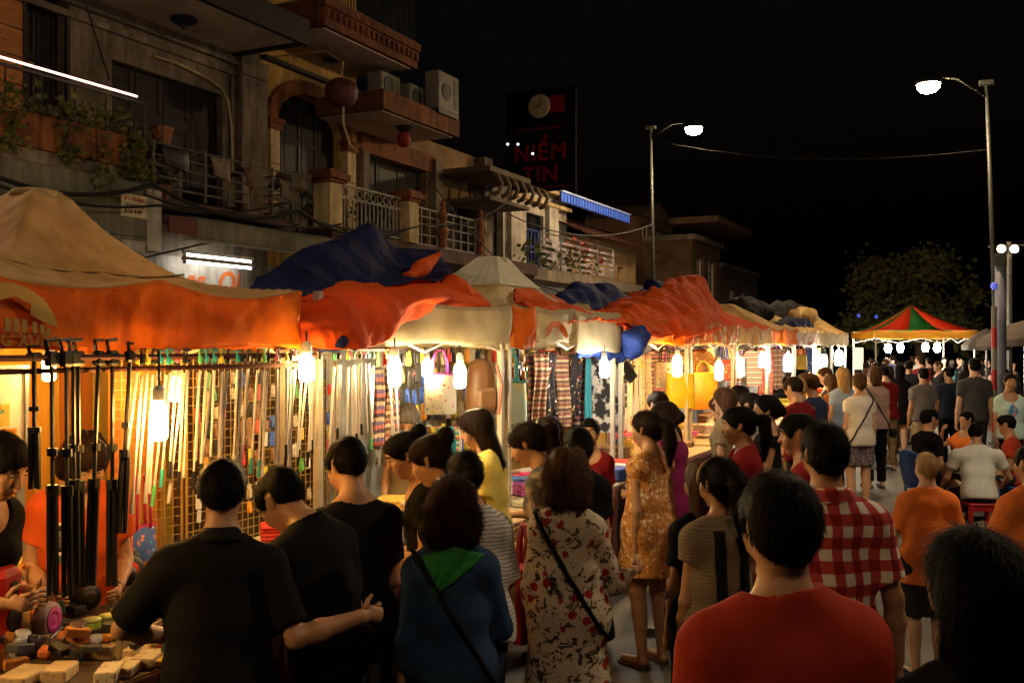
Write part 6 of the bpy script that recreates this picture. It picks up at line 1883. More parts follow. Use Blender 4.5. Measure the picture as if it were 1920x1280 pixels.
    if fine:
        for sx in (-1, 1):
            F.prim(hc((sx * .033, .104, .012)), hc((sx * .036, .104, .012)), .011, .011, .012, op=-1)
            F.prim(hc((sx * .04, .07, -.02)), hc((sx * .034, .078, -.05)), .024, .02, .03)
    F.prim(hc((-.018, .092, -.058)), hc((.018, .092, -.058)), .010, .010, .012)
    for sx in (-1, 1):
        F.prim(hc((sx * .071, -.010, .010)), hc((sx * .068, .000, -.024)), .019, .011, .008, (hx, .5))
    for sx in (-1, 1):
        sh, el, wr_, ud, fd, hd = J[sx]
        F.prim(sh, el, .047 if male else .040, .037 if male else .031, .035)
        F.prim(el, el + fd * .09, .037 if male else .031, .039 if male else .032, .02)
        F.prim(el + fd * .09, wr_, .039 if male else .032, .026 if male else .022, .02)
        pn = nrm(np.cross(hd, T @ V(0, 0, 1)) if abs(hd @ (T @ V(0, 0, 1))) < .9 else np.cross(hd, T @ V(0, 1, 0)))
        J[sx] = J[sx] + (pn,)
        up_ = nrm(np.cross(pn, hd))
        F.prim(wr_ - hd * .01, wr_ + hd * .075, .022, .026, .015, (pn, .62))
        F.prim(wr_ + hd * .05 + up_ * .018, wr_ + hd * .07 - up_ * .018, .018, .018, .012, (pn, .62))
    for sx in (-1, 1):
        hip, kn, an, toe = Lg[sx]
        F.prim(hip, kn, .082, .054, .05)
        F.prim(kn, an, .053, .034, .03)
        cd = nrm(an - kn)
        F.prim(kn + cd * .08 - V(0, .018, 0), kn + cd * .2 - V(0, .012, 0), .046, .04, .03)
        F.prim(an + V(0, -.025, -.045), toe, .034, .026, .025, (V(0, 0, 1), .9))
    vs, fs = F.mesh()
    # fingers: four unequal bent fingers and a thumb per hand, rooted in the palm
    ex_ = MB()
    for sx in (-1, 1):
        sh, el, wr_, ud, fd, hd, pn = J[sx]
        up_ = nrm(np.cross(pn, hd))
        cu = pn * (1 if (pn @ (T @ V(-sx, .2, -.2))) > 0 else -1)
        nn = 6 if pxm > 160 else 4
        for q, (off, ln) in enumerate(((.026, .072), (.009, .08), (-.009, .075), (-.026, .06))):
            b0 = wr_ + hd * .068 + up_ * off
            d1 = nrm(hd + cu * (.25 + .3 * (1 - hand_open)) + up_ * off * 2); d2 = nrm(hd * .7 + cu * (.6 + 1.0 * (1 - hand_open)))
            d3 = nrm(hd * .35 + cu)
            ex_.tube([b0, b0 + d1 * ln * .45, b0 + d1 * ln * .45 + d2 * ln * .32, b0 + d1 * ln * .45 + d2 * ln * .32 + d3 * ln * .23], [.0095, .009, .008, .0055], nn)
        b0 = wr_ + hd * .022 + up_ * .024
        dt = nrm(up_ * .8 + hd * .55 + cu * .35)
        ex_.tube([b0, b0 + dt * .035, b0 + dt * .035 + nrm(dt + hd * .8) * .03], [.012, .0105, .007], nn)
    sk = SKIN[skin]
    me = to_mesh('person', vs * S, fs, sk, None)
    ex_.v = [tuple(np.array(v) * S) for v in ex_.v]
    me2 = to_mesh('person', vs * S, fs, sk, ex_)
    bpy.data.meshes.remove(me)
    if root_xy is None:
        cr = crown * S
        rz = TH + math.radians(face)
        c_, s_ = math.cos(rz), math.sin(rz)
        w = atD(px, HZ, depth)
        rx, ry = w.x - (cr[0] * c_ - cr[1] * s_), w.y - (cr[0] * s_ + cr[1] * c_)
    else:
        rz = TH + math.radians(face); rx, ry = root_xy
    body = obj('person', me2, None, None, (rx, ry, 0.0), rz)
    tag(body, label, 'person', group)
    # ---- clothes
    hcl = max(h, .009) / S
    def cloth(name, build, m, amp=.004, sc=16, stretch=(1, 1, .6), hh=None):
        G = Field(lo - .06, hi + .04, hh or hcl)
        build(G)
        if amp:
            G.wrinkle(amp * wr, sc, rs.randrange(20), stretch)
            if pxm > 180:
                G.fold(amp * 1.9 * wr, 10, rs.randrange(20), (1, 1, .40))
                G.fold(amp * 1.0 * wr, 20, rs.randrange(20), (.55, .6, 1))
        v, f = G.mesh()
        if len(f) == 0: return None, G
        o = obj(name, to_mesh(name, v * S, f, m), None, body)
        return o, G
    g = .016
    GS = None
    if top:
        def bt(G):
            torso_prims(G, g, .012 if top != 'tank' else .004)
            if hem < .88 and skirt is None:
                G.prim(U((-.06, 0, hem)), U((.06, 0, hem)), .112, .112, .06, g=g, cut=None)
            if skirt is not None and top == 'dress':
                hz, wd = skirt
                G.prim(U((0, 0, 1.05)), V(0, .01, hz + dz * 0), .100, wd, .08, (V(1, 0, 0), 1.2), g=.01, cut=[(V(0, 0, hz), V(0, 0, -1))])
            for sx in (-1, 1):
                sh, el, wr_, ud, fd, hd, pn = J[sx]
                if sleeve <= 0: continue
                if sleeve <= 1:
                    e_ = sh + ud * .285 * sleeve
                    G.prim(sh, e_ + ud * .03, .056 if male else .049, (.060 if male else .052), .045, cut=[(e_, ud)], g=.006)
                else:
                    G.prim(sh, el, .055 if male else .048, .048 if male else .042, .04, g=.006)
                    e_ = el + fd * .245 * (sleeve - 1)
                    G.prim(el, e_ + fd * .03, .048 if male else .042, .044 if male else .038, .03, cut=[(e_, fd)], g=.006)
            if top in ('polo', 'shirt'):
                G.prim(U((0, -.018, 1.40)), U((0, -.03, 1.468)), .078, .066, .02, g=.0)
                G.plane(U((0, -.03, 1.472)), T @ V(0, .25, 1))
            elif top == 'tank':
                G.plane(U((0, .02, 1.395)), T @ V(0, .1, 1))
            elif top == 'hood':
                G.prim(U((-.06, -.07, 1.42)), U((.06, -.07, 1.42)), .05, .05, .04)
            else:
                G.prim(U((0, .035, 1.415)), U((0, -.03, 1.60)), .088 if male else .090, .104, .010, op=-1)
                G.plane(U((0, -.05, 1.50)), T @ V(0, .5, 1))
            if not (top == 'dress' and skirt is not None):
                G.plane(U((0, 0, hem)), T @ V(0, 0, -1))
        o, GS = cloth({'tee': 'tee_shirt', 'polo': 'polo_shirt', 'shirt': 'shirt', 'dress': 'dress', 'tank': 'tank_top', 'hood': 'jacket'}[top], bt, mtop, .007, 13)
    if top in ('polo', 'shirt'):
        P = []
        for a in np.linspace(0, 2 * math.pi, 25):
            fr = max(0, math.sin(a)) ** 6
            P.append([U(((.062 + k * .030) * math.cos(a), -.022 + (.058 + k * .034) * math.sin(a), 1.480 - .045 * k - .03 * fr)) * S for k in (0, .35, .7, 1.0)])
        MB().grid(P, .004 * S).build('collar', mtop, body, True)
    if bottom:
        def bb_(G):
            G.prim(U((-.06, 0, .925)), U((.06, 0, .925)), .11, .11, .05, g=.008)
            G.prim(U((0, 0, .93)), U((0, 0, 1.0)), .108, .10, .05, (ex, 1.25), g=.006)
            if bottom == 'skirt':
                hz, wd = skirt or (.5, .2)
                G.prim(U((0, 0, 1.0)), V(0, .01, hz), .10, wd, .06, (V(1, 0, 0), 1.2), g=.006, cut=[(V(0, 0, hz), V(0, 0, -1))])
            else:
                for sx in (-1, 1):
                    hip, kn, an, toe = Lg[sx]
                    if bottom == 'shorts':
                        e_ = hip + (kn - hip) * .72; dr = nrm(kn - hip)
                        G.prim(hip, kn, .09, .084, .05, g=.012, cut=[(e_, dr)])
                    elif bottom == 'kneeshorts':
                        dr = nrm(kn - hip); e_ = kn
                        G.prim(hip, kn + dr * .05, .088, .078, .05, g=.012, cut=[(e_, dr)])
                    else:
                        G.prim(hip, kn, .086, .062, .05, g=.010)
                        dr = nrm(an - kn); e_ = an - dr * .01
                        G.prim(kn, an + dr * .04, .060, .052, .03, g=.008, cut=[(e_, dr)])
            G.plane(U((0, 0, 1.005)), T @ V(0, 0, 1))
        cloth({'skirt': 'skirt', 'shorts': 'shorts', 'kneeshorts': 'shorts'}.get(bottom, 'trousers'), bb_, mbot, .004, 14)
    # shoes
    for sx in (-1, 1):
        hip, kn, an, toe = Lg[sx]
        mb = MB()
        dr = nrm(V(toe[0] - an[0], toe[1] - an[1], 0)); sd = V(dr[1], -dr[0], 0)
        cen = V(an[0], an[1], 0) + dr * .055
        out = [(-.10, .030), (-.085, .038), (0, .038), (.08, .045), (.125, .036), (.145, .015)]
        ring = [cen + dr * a + sd * b for a, b in out] + [cen + dr * a - sd * b for a, b in reversed(out)]
        zb = max(0.0, an[2] - .085)
        hs_ = .055 if shoes != 'sandal' else .022
        n_ = len(ring)
        vs_ = [p * S + V(0, 0, .002 + zb * S) for p in ring] + [(p * S * 1.0 + V(0, 0, .02 + zb * S)) for p in ring] + [((cen + (p - cen) * (.93 if shoes != 'sandal' else 1.0)) * S + V(0, 0, (hs_ + zb) * S)) for p in ring]
        fs_ = []
        for k in range(2):
            for i in range(n_):
                fs_.append((k * n_ + i, k * n_ + (i + 1) % n_, (k + 1) * n_ + (i + 1) % n_, (k + 1) * n_ + i))
        fs_ += [tuple(range(n_ - 1, -1, -1)), tuple(range(2 * n_, 3 * n_))]
        mb.add(vs_, fs_)
        mb.build('sandal' if shoes == 'sandal' else 'shoe', M_sand if shoes == 'sandal' else (shoes or M_shoe), body)
    # ---- hair
    if hair:
        hp = [hc((0, 0, .2)), hc((0, .15, 0)), hc((0, -.3, 0)), hc((.2, 0, 0)), hc((-.2, 0, 0)), hc((0, -.1, -.5 if hair in ('long', 'pony', 'verylong') else -.25))]
        G = Field(np.min(hp, 0), np.max(hp, 0), max(h * .9, .007) / S)
        gm = {'short': .011, 'crop': .006, 'pony': .008, 'bun': .008, 'updo': .009, 'curly': .022, 'bob': .02}.get(hair, .014)
        G.prim(hc((0, -.028, .03)), hc((0, .012, .034)), .087, .086, .02, (hx, .81), g=gm)
        dn = Hm @ V(0, 0, -1)
        if hair in ('short', 'crop'):
            G.prim(hc((0, -.045, -.005)), hc((0, -.046, -.045)), .064, .048, .03, (hx, .90), g=gm * .3)
        elif hair == 'curly':
            for (a, b) in (((-.045, -.03, -.02), (.045, -.03, -.02)), ((-.04, -.06, -.08), (.04, -.06, -.08))):
                G.prim(hc(a), hc(b), .072, .070, .05)
            G.prim(hc((0, -.02, .04)), hc((0, .0, .045)), .088, .088, .04)
        elif hair in ('long', 'verylong', 'bob'):
            ln = {'bob': .12, 'long': .26, 'verylong': .36}[hair]
            for q in (-.03, 0, .03):
                G.prim(hc((q, -.045, -.02)), hc((q * 1.2, -.07, -ln)), .054, .038, .03)
            for sx in (-1, 1):
                G.prim(hc((sx * .052, -.01, 0)), hc((sx * .056, -.02, -ln * .7)), .030, .026, .03)
        elif hair in ('pony', 'bun', 'updo'):
            G.prim(hc((0, -.05, .0)), hc((0, -.058, -.03)), .062, .05, .03, (hx, 1.05))
            if hair == 'pony':
                b0 = hc((0, -.115, .03)); dd = nrm(V(0, -.05, -1)) * 1.0
                p1 = b0 + Hm @ V(0, -.055, -.02); p2 = p1 + V(0, -.0, -.12) + Hm @ V(.01, -.01, 0); p3 = p2 + V(.0, .0, -.14) + Hm @ V(.015, .012, 0)
                G.prim(b0, p1, .03, .04, .02); G.prim(p1, p2, .042, .045, .02); G.prim(p2, p3, .043, .016, .02)
            elif hair == 'bun':
                b0 = hc((0, -.115, .07)); G.prim(b0, b0 + Hm @ V(0, -.015, .015), .045, .042, .015)
            else:
                b0 = hc((0, -.105, .0)); G.prim(b0, b0 + Hm @ V(0, -.01, -.01), .05, .048, .02)
        # clear the face
        G.prim(hc((0, .125, -.035)), hc((0, .115, -.12)), .092, .11, .015, (hx, .95), op=-1)
        if hair in ('short', 'crop'):
            for sx in (-1, 1):
                G.prim(hc((sx * .08, .02, -.06)), hc((sx * .08, .012, -.005)), .045, .026, .01, op=-1)
            for sx in (-1, 1):
                G.prim(hc((sx * .082, -.004, .018)), hc((sx * .078, -.004, -.03)), .026, .022, .008, op=-1)
            G.plane(hc((0, -.09, -.066)), Hm @ V(0, .4, -1))
        if hair == 'curly':
            G.wrinkle(.022, 30, seed + 3)
            G.wrinkle(.012, 70, seed + 5)
        else:
            G.wrinkle(.0045, 34, seed + 2, (1, 1, .25))
            G.wrinkle(.003, 75, seed + 6, (1, 1, .2))
        v, f = G.mesh()
        exh = None
        if fuzz and len(v):
            rn = np.random.RandomState(seed + 5)
            vn = np.zeros_like(v)
            fn = np.cross(v[f[:, 2]] - v[f[:, 0]], v[f[:, 3]] - v[f[:, 1]])
            for c_ in range(4): np.add.at(vn, f[:, c_], fn)
            vn /= (np.linalg.norm(vn, axis=1, keepdims=True) + 1e-12)
            nS = fuzz * 6
            I = rn.randint(0, len(v), nS)
            p = v[I] + rn.normal(size=(nS, 3)) * hu * .4; nn_ = vn[I]
            c0 = hc((.01, -.05, .13))
            if hair in ('short', 'crop'):
                fl = (p - c0); fl /= (np.linalg.norm(fl, axis=1, keepdims=True) + 1e-9); fl = fl + (Hm @ V(0, .15, -.5))
            elif hair == 'curly':
                fl = rn.normal(size=(nS, 3)) + V(0, 0, -.6)
            elif hair in ('pony', 'bun', 'updo'):
                tie = hc((0, -.12, .03 if hair != 'bun' else .08)); fl = tie - p; d_ = np.linalg.norm(fl, axis=1, keepdims=True); fl = fl / (d_ + 1e-9)
                below = (p[:, 2] < tie[2] - .03) & (p @ (Hm @ V(0, 1, 0)) < float(hc((0, -.085, 0)) @ (Hm @ V(0, 1, 0))))
                fl[below] = V(0, 0, -1)
            else:
                fl = np.tile(V(0, -.1, -1), (nS, 1))
            fl = fl + rn.normal(size=(nS, 3)) * .22
            fl = fl - nn_ * (fl * nn_).sum(1, keepdims=True)
            fl /= (np.linalg.norm(fl, axis=1, keepdims=True) + 1e-9)
            ln = rn.uniform(.02, .045, (nS, 1)) * {'short': .75, 'crop': .45, 'curly': 1.2, 'long': 1.9, 'verylong': 2.2, 'pony': 1.7}.get(hair, 1.2)
            if hair in ('short', 'crop'):
                low = ((p - hc((0, 0, 0))) @ (Hm @ V(0, 0, 1))) < -.02
                ln[low] *= .35
            lift = rn.uniform(-.03, .16, (nS, 1)) * (1.5 if hair in ('short', 'curly') else .45)
            sd = np.cross(fl, nn_); sd /= (np.linalg.norm(sd, axis=1, keepdims=True) + 1e-9); sd = sd * .0010
            q0 = p + nn_ * .0005
            tip = q0 + fl * ln + nn_ * ln * lift
            mid = q0 + fl * ln * .5 + nn_ * ln * (lift * .5 + .06)
            pts = np.concatenate([q0 - sd, q0 + sd, mid + sd * .8, mid - sd * .8, tip]) * S
            ar = np.arange(nS)
            exh = MB(); exh.v = [tuple(x) for x in pts.tolist()]
            exh.f = np.stack([ar, ar + nS, ar + 2 * nS, ar + 3 * nS], 1).tolist() + np.stack([ar + 3 * nS, ar + 2 * nS, ar + 4 * nS], 1).tolist()
        if len(f):
            obj('hair', to_mesh('hair', v * S, f, HAIR[hcol], exh), None, body)
        if band is not None:
            pts = [hc((.098 * math.cos(a), .03, .03 + .092 * math.sin(a))) * S for a in np.linspace(-.25, math.pi + .25, 15)]
            MB().tube(pts, .008 * S, 6).build('hair_band', band, body, True)
    # ---- eyes, brows and lips where the face shows
    if faceon or (pxm > 250 and abs(((face + math.degrees(head[0]) + 180) % 360) - 180) > 40):
        for sx in (-1, 1):
            e0 = hc((sx * .032, .086, .012)) * S
            ey = MB().lathe([(.001, -.0075), (.007, -.005), (.0105, 0), (.007, .005), (.001, .0075)], e0, 10, Matrix((Matrix.Rotation(0, 3, 'X'))) ).build('eye', M_scl, body, True)
            MB().lathe([(.001, -.006), (.006, 0), (.001, .006)], hc((sx * .033, .0925, .012)) * S, 8).build('iris', M_eye, ey, True)
            MB().tube([hc((sx * .016, .099, .034)) * S, hc((sx * .034, .099, .040)) * S, hc((sx * .052, .086, .034)) * S], .0042 * S, 5).build('eyebrow', HAIR['dark'], body, True)
        MB().tube([hc((-.022, .096, -.058)) * S, hc((-.009, .1035, -.056)) * S, hc((.009, .1035, -.056)) * S, hc((.022, .096, -.058)) * S], [.002 * S, .0065 * S, .0065 * S, .002 * S], 6).build('lips', M_lip, body, True)
    # ---- a strap round the torso with a small bag
    if strap and GS is not None:
        shd, bagm, bsz = strap
        cen = U((0, 0, 1.16)); a1 = nrm(T @ V(shd * .17 - (-shd) * .15, 0, .27 + .26)); a2 = T @ V(0, 1, 0)
        pts = []
        for a in np.linspace(0, 2 * math.pi, 40):
            dr = a1 * math.cos(a) * 1.0 + a2 * math.sin(a)
            r_ = .04
            while r_ < .42 and GS.at(cen + dr * r_) < .006: r_ += .006
            pts.append((cen + dr * (r_ + .004)) * S)
        B_ = obj('shoulder_bag', MB().tube(pts, .011 * S, 6, caps=False).mesh('strap', True), bagm, body)
        if bsz:
            pb = pts[20]
            MB().cbox(pb + T @ V(-shd * .05, 0, -.05), (bsz * .45, bsz, bsz * .8), .03).build('bag', bagm, body)
    if GS is not None:
        for (nm, rows, sd_, mm) in patches:
            P = []
            for row in rows:
                q = []
                for (x, z) in row:
                    y = .34 * sd_
                    while abs(y) > .02 and GS.at(U((x, y, z))) > .004: y -= .004 * sd_
                    q.append(U((x, y + .006 * sd_, z)) * S)
                P.append(q)
            MB().grid(P, .003 * S).build(nm, mm, body, True)
    body['crown'] = [float(x) for x in crown * S]
    PEOPLE[label] = dict(body=body, J=J, S=S, hc=hc, U=U, T=T, Lg=Lg)
    return body
PEOPLE = {}

# ---- printed cloths worn in the crowd
def plaid(name, w, mid, dk, period=.085):
    m, nt, b = newmat(name)
    tc = N(nt, 'ShaderNodeTexCoord'); sx = N(nt, 'ShaderNodeSeparateXYZ'); L(nt, tc.outputs['Object'], sx.inputs[0])
    nz = N(nt, 'ShaderNodeTexNoise', Scale=6.0); L(nt, tc.outputs['Object'], nz.inputs['Vector'])
    def st(sock, add):
        a = N(nt, 'ShaderNodeMath', _operation='MULTIPLY_ADD'); a.inputs[1].default_value = .02; L(nt, nz.outputs['Fac'], a.inputs[0]); L(nt, sock, a.inputs[2])
        q = N(nt, 'ShaderNodeMath', _operation='MULTIPLY_ADD'); q.inputs[1].default_value = 1 / period; q.inputs[2].default_value = 20 + add; L(nt, a.outputs[0], q.inputs[0])
        f = N(nt, 'ShaderNodeMath', _operation='FRACT'); L(nt, q.outputs[0], f.inputs[0])
        g_ = N(nt, 'ShaderNodeMath', _operation='LESS_THAN'); g_.inputs[1].default_value = .5; L(nt, f.outputs[0], g_.inputs[0])
        return g_.outputs[0]
    xy = N(nt, 'ShaderNodeMath', _operation='MULTIPLY_ADD'); xy.inputs[1].default_value = .8; L(nt, sx.outputs[1], xy.inputs[0]); L(nt, sx.outputs[0], xy.inputs[2])
    s1, s2 = st(xy.outputs[0], 0), st(sx.outputs[2], .3)
    sm = N(nt, 'ShaderNodeMath', _operation='ADD'); L(nt, s1, sm.inputs[0]); L(nt, s2, sm.inputs[1])
    dv = N(nt, 'ShaderNodeMath', _operation='MULTIPLY'); dv.inputs[1].default_value = .5; L(nt, sm.outputs[0], dv.inputs[0])
    rp = N(nt, 'ShaderNodeValToRGB'); rp.color_ramp.interpolation = 'CONSTANT'
    rp.color_ramp.elements[0].color = c4(w); rp.color_ramp.elements[1].position = .3; rp.color_ramp.elements[1].color = c4(mid)
    e = rp.color_ramp.elements.new(.8); e.color = c4(dk)
    L(nt, dv.outputs[0], rp.inputs[0]); L(nt, rp.outputs[0], b.inputs['Base Color'])
    b.inputs['Roughness'].default_value = .85; b.inputs['Specular IOR Level'].default_value = .2
    MATS[name] = m
    return m
def floral(name, base, leaf, rose, sc=11.0):
    m, nt, b = newmat(name)
    tc = N(nt, 'ShaderNodeTexCoord')
    n1 = N(nt, 'ShaderNodeTexNoise', Scale=sc, Detail=5.0, Roughness=.7, Distortion=1.2); L(nt, tc.outputs['Object'], n1.inputs['Vector'])
    t1 = N(nt, 'ShaderNodeMath', _operation='GREATER_THAN'); t1.inputs[1].default_value = .545; L(nt, n1.outputs['Fac'], t1.inputs[0])
    vo = N(nt, 'ShaderNodeTexVoronoi', Scale=sc * .75); L(nt, tc.outputs['Object'], vo.inputs['Vector'])
    n2 = N(nt, 'ShaderNodeTexNoise', Scale=sc * 5, Detail=2.0); L(nt, tc.outputs['Object'], n2.inputs['Vector'])
    ad = N(nt, 'ShaderNodeMath', _operation='MULTIPLY_ADD'); ad.inputs[1].default_value = .25; L(nt, n2.outputs['Fac'], ad.inputs[0]); L(nt, vo.outputs['Distance'], ad.inputs[2])
    t2 = N(nt, 'ShaderNodeMath', _operation='LESS_THAN'); t2.inputs[1].default_value = .44; L(nt, ad.outputs[0], t2.inputs[0])
    sp = N(nt, 'ShaderNodeSeparateColor'); L(nt, vo.outputs['Color'], sp.inputs[0])
    t3 = N(nt, 'ShaderNodeMath', _operation='GREATER_THAN'); t3.inputs[1].default_value = .45; L(nt, sp.outputs[0], t3.inputs[0])
    t4 = N(nt, 'ShaderNodeMath', _operation='MULTIPLY'); L(nt, t2.outputs[0], t4.inputs[0]); L(nt, t3.outputs[0], t4.inputs[1])
    m1 = N(nt, 'ShaderNodeMix', _data_type='RGBA'); m1.inputs[6].default_value = c4(base); m1.inputs[7].default_value = c4(leaf); L(nt, t1.outputs[0], m1.inputs[0])
    m2 = N(nt, 'ShaderNodeMix', _data_type='RGBA'); m2.inputs[7].default_value = c4(rose); L(nt, m1.outputs[2], m2.inputs[6]); L(nt, t4.outputs[0], m2.inputs[0])
    L(nt, m2.outputs[2], b.inputs['Base Color'])
    b.inputs['Roughness'].default_value = .85; b.inputs['Specular IOR Level'].default_value = .2
    MATS[name] = m
    return m
def fab(nm, c, c2=None, rough=.85, bump=.25):
    return mat('fabric_' + nm, c, c2 or tuple(x * .8 for x in c), rough=rough, scale=9, detail=5, bump=bump, bscale=26, spec=.08)

def disc(cx, cz, r0, r1, n=20):
    return [[(cx + r0 * math.cos(a), cz + r0 * math.sin(a)) for a in np.linspace(0, 2 * math.pi, n)], [(cx + r1 * math.cos(a), cz + r1 * math.sin(a)) for a in np.linspace(0, 2 * math.pi, n)]]
def strip_patch(x0, z0, x1, z1, w, n=14):
    return [[(x0 + (x1 - x0) * t - w / 2, z0 + (z1 - z0) * t), (x0 + (x1 - x0) * t, z0 + (z1 - z0) * t), (x0 + (x1 - x0) * t + w / 2, z0 + (z1 - z0) * t)] for t in np.linspace(0, 1, n)]
def kerchief():
    return [[(u * .135 * (1 - .97 * v) - .075 * v, 1.462 - .045 * abs(u) * (1 - v) - .20 * v + .012 * math.sin(u * 5 + v * 4) * v) for u in np.linspace(-1, 1, 15)] for v in np.linspace(0, 1, 12)]
def heart(cx, cz, s):
    rows = []
    for k in range(9):
        t = k / 8
        z = cz + s * (.5 - t)
        w = s * (.5 * math.sin(math.pi * min(1, .25 + .55 * (1 - t) * 1.3)) * (1 - t) ** .5 + .01)
        rows.append([(cx + w * u, z - (.12 * s * (1 - abs(abs(u) - .5) * 2) * -1 if k == 0 else 0)) for u in (-1, -.5, 0, .5, 1)])
    return rows
def hand_world(lab, sx):
    p = PEOPLE[lab]; j = p['J'][sx]
    q = (j[2] + j[5] * .07) * p['S']
    return p['body'].matrix_basis @ Vector(q)
# ================================================================== the crowd, front to back
K_blk = fab('black', (.008, .007, .007)); K_blk2 = fab('soft_black', (.011, .010, .010)); K_red = fab('brick_red', (.34, .034, .016)); K_jean = fab('denim', (.03, .045, .09)); K_dk = fab('charcoal', (.03, .03, .035))
K_wht = fab('white', (.82, .77, .70)); K_grey = fab('grey', (.16, .15, .16)); K_navy = fab('navy', (.02, .025, .045)); K_kha = fab('khaki', (.22, .16, .09)); K_bei = fab('beige', (.45, .36, .26))
K_org = fab('orange', (.92, .24, .05)); K_crim = fab('crimson', (.20, .012, .016)); K_mag = fab('magenta', (.22, .02, .10)); K_yel = fab('lemon', (.90, .74, .18)); K_blu = fab('slate_blue', (.025, .055, .12)); K_lbl = fab('light_blue', (.32, .44, .66))
K_tea = fab('pale_teal', (.55, .78, .76)); K_grn = fab('bottle_green', (.03, .12, .07)); K_pink = fab('dusty_pink', (.50, .34, .30))

person('man in a brick red tee with cropped black hair, nearest the camera', 1465, 898, 815, face=2, sex='m', hair='short', top='tee', mtop=K_red, bottom='trousers', mbot=K_dk, arms=('down', 'down'), fuzz=1500, seed=1, wide=1.05, head=(.05, .02))
person('woman seen only as long black hair and a dark top in the bottom right corner', 1832, 1003, 900, face=8, sex='f', hair='verylong', top='tee', mtop=K_blk, mbot=K_blk, fuzz=1200, seed=2, wide=1.1)
person('man in a red and white checked short sleeved shirt', 1548, 797, 485, face=-6, sex='m', skin='deep', hair='short', top='shirt', mtop=plaid('checked_shirt', (.66, .58, .50), (.40, .05, .05), (.22, .015, .02), .088), mbot=K_jean, sleeve=.72, hem=.80, arms=('down', ((.30, .02, -1), (.10, .12, -1))), fuzz=900, seed=3, wide=1.05, head=(.12, 0))
person('boy with short fair hair in a bright orange tee walking away', 1738, 850, 305, face=-4, sex='m', skin='fair', hair='crop', hcol='blond', top='tee', mtop=K_org, bottom='kneeshorts', mbot=K_dk, sleeve=.75, hem=.74, fuzz=500, seed=4, wide=.96, arms=(((.35, .1, -1), (-.1, .5, -.9)), ((.35, .1, -1), (-.1, .5, -.9))))
person('man in a black polo shirt leaning over the nearest counter', 418, 866, 525, face=12, sex='m', hair='short', top='polo', mtop=K_blk2, mbot=K_dk, sleeve=.85, lean=.10, arms=(((.60, .22, -.77), (-.55, .62, -.25), (-.05, .1, -1)), ((.30, -.22, -.9), (.9, .10, .22), (.8, .45, .05))), fuzz=900, seed=5, wide=1.12, belly=.01, head=(0, .10), hand_open=.1)
person('man in a black tee bowing his head towards the counter, seen in profile', 505, 893, 468, face=58, sex='m', hair='short', top='tee', mtop=K_blk, mbot=K_dk, sleeve=.75, lean=.30, head=(.0, .45), arms=(((.2, .25, -1), (.1, .55, -.9)), ((.2, .2, -1), (-.1, .6, -.8))), fuzz=600, seed=6, wide=1.08, neck=.02)
person('man in a black tee looking down, behind the bowing man', 645, 826, 425, face=28, sex='m', hair='short', top='tee', mtop=K_blk, mbot=K_dk, sleeve=.7, lean=.08, head=(.15, .30), arms=('low', 'low'), fuzz=600, seed=7)
person('woman with wavy auburn hair, green neckerchief and slate blue tunic', 845, 905, 490, face=12, sex='f', hair='curly', hcol='auburn', top='tee', mtop=K_blu, mbot=K_dk, sleeve=1.5, hem=.70, arms=('down', ((.30, .15, -1), (.15, .95, -.1))), strap=(-1, K_blk, 0), fuzz=1800, seed=8, wide=1.15, patches=[('neckerchief', kerchief(), -1, speckle('green_kerchief', (.012, .15, .028), [(.06, .26, .05), (.012, .13, .03)], 60, .1))])
person('woman in a cream dress printed with dark leaves and roses', 1065, 849, 415, face=-8, sex='f', hair='curly', hcol='brown', top='dress', mtop=floral('rose_print', (.56, .47, .35), (.05, .04, .03), (.30, .02, .025), 21), bottom=None, skirt=(.40, .20), sleeve=1.35, arms=('down', ((.35, .15, -1), (.35, .85, .05))), strap=(-1, K_blk, 0), fuzz=900, seed=9)
person('woman in a white top with fine striped sleeves, hair tied low', 866, 850, 425, face=20, sex='f', hair='updo', top='tee', mtop=bands('fine_stripe', [(.58, .56, .54), (.30, .29, .28)], 60), mbot=K_jean, sleeve=.8, lean=.1, head=(.1, .25), arms=('low', ((.22, .1, -1), (.05, .45, -1))), seed=10, fuzz=500)
person('woman in a black top with a high bun, face turned left', 795, 822, 385, face=72, sex='f', hair='bun', hcol='dark', top='tee', mtop=K_blk, mbot=K_dk, sleeve=.5, lean=.14, head=(.0, .30), arms=('browse', 'low'), seed=11, fuzz=400)
person('woman with a fringe looking down at the counter beside the sticks', 745, 816, 360, face=98, sex='f', hair='bun', hcol='black', top='tee', mtop=K_blk, mbot=K_dk, lean=.12, head=(.1, .35), arms=('browse', 'low'), seed=12, fuzz=300)
person('woman in a lemon yellow shirt lit by the white bulb', 886, 771, 300, face=80, sex='f', hair='long', hcol='dark', top='tee', mtop=K_yel, mbot=K_jean, lean=.08, head=(.05, .25), arms=('browse', 'browse'), seed=13, fuzz=300)
person('woman in a camouflage patterned top bending over the second counter', 975, 798, 332, face=70, sex='f', hair='pony', hcol='dark', top='tee', mtop=mat('camouflage', (.24, .17, .10), (.045, .04, .03), rough=.85, scale=9, detail=3, lo=.45, hi=.55), mbot=K_dk, sleeve=1.3, lean=.25, head=(.05, .25), arms=('browse', 'browse'), seed=14, fuzz=300)
person('woman with a white hair band between the camouflage top and the black dress', 1022, 785, 285, face=62, sex='f', hair='long', hcol='dark', top='tee', mtop=K_kha, mbot=K_dk, head=(.0, .2), arms=('browse', 'low'), band=M_white2, seed=15, fuzz=300)
person('woman in a black dress with dark hair tied back, standing behind the rose print', 1085, 803, 335, face=18, sex='f', hair='updo', top='dress', mtop=K_blk, bottom=None, skirt=(.45, .19), arms=('low', 'down'), seed=16, fuzz=300)
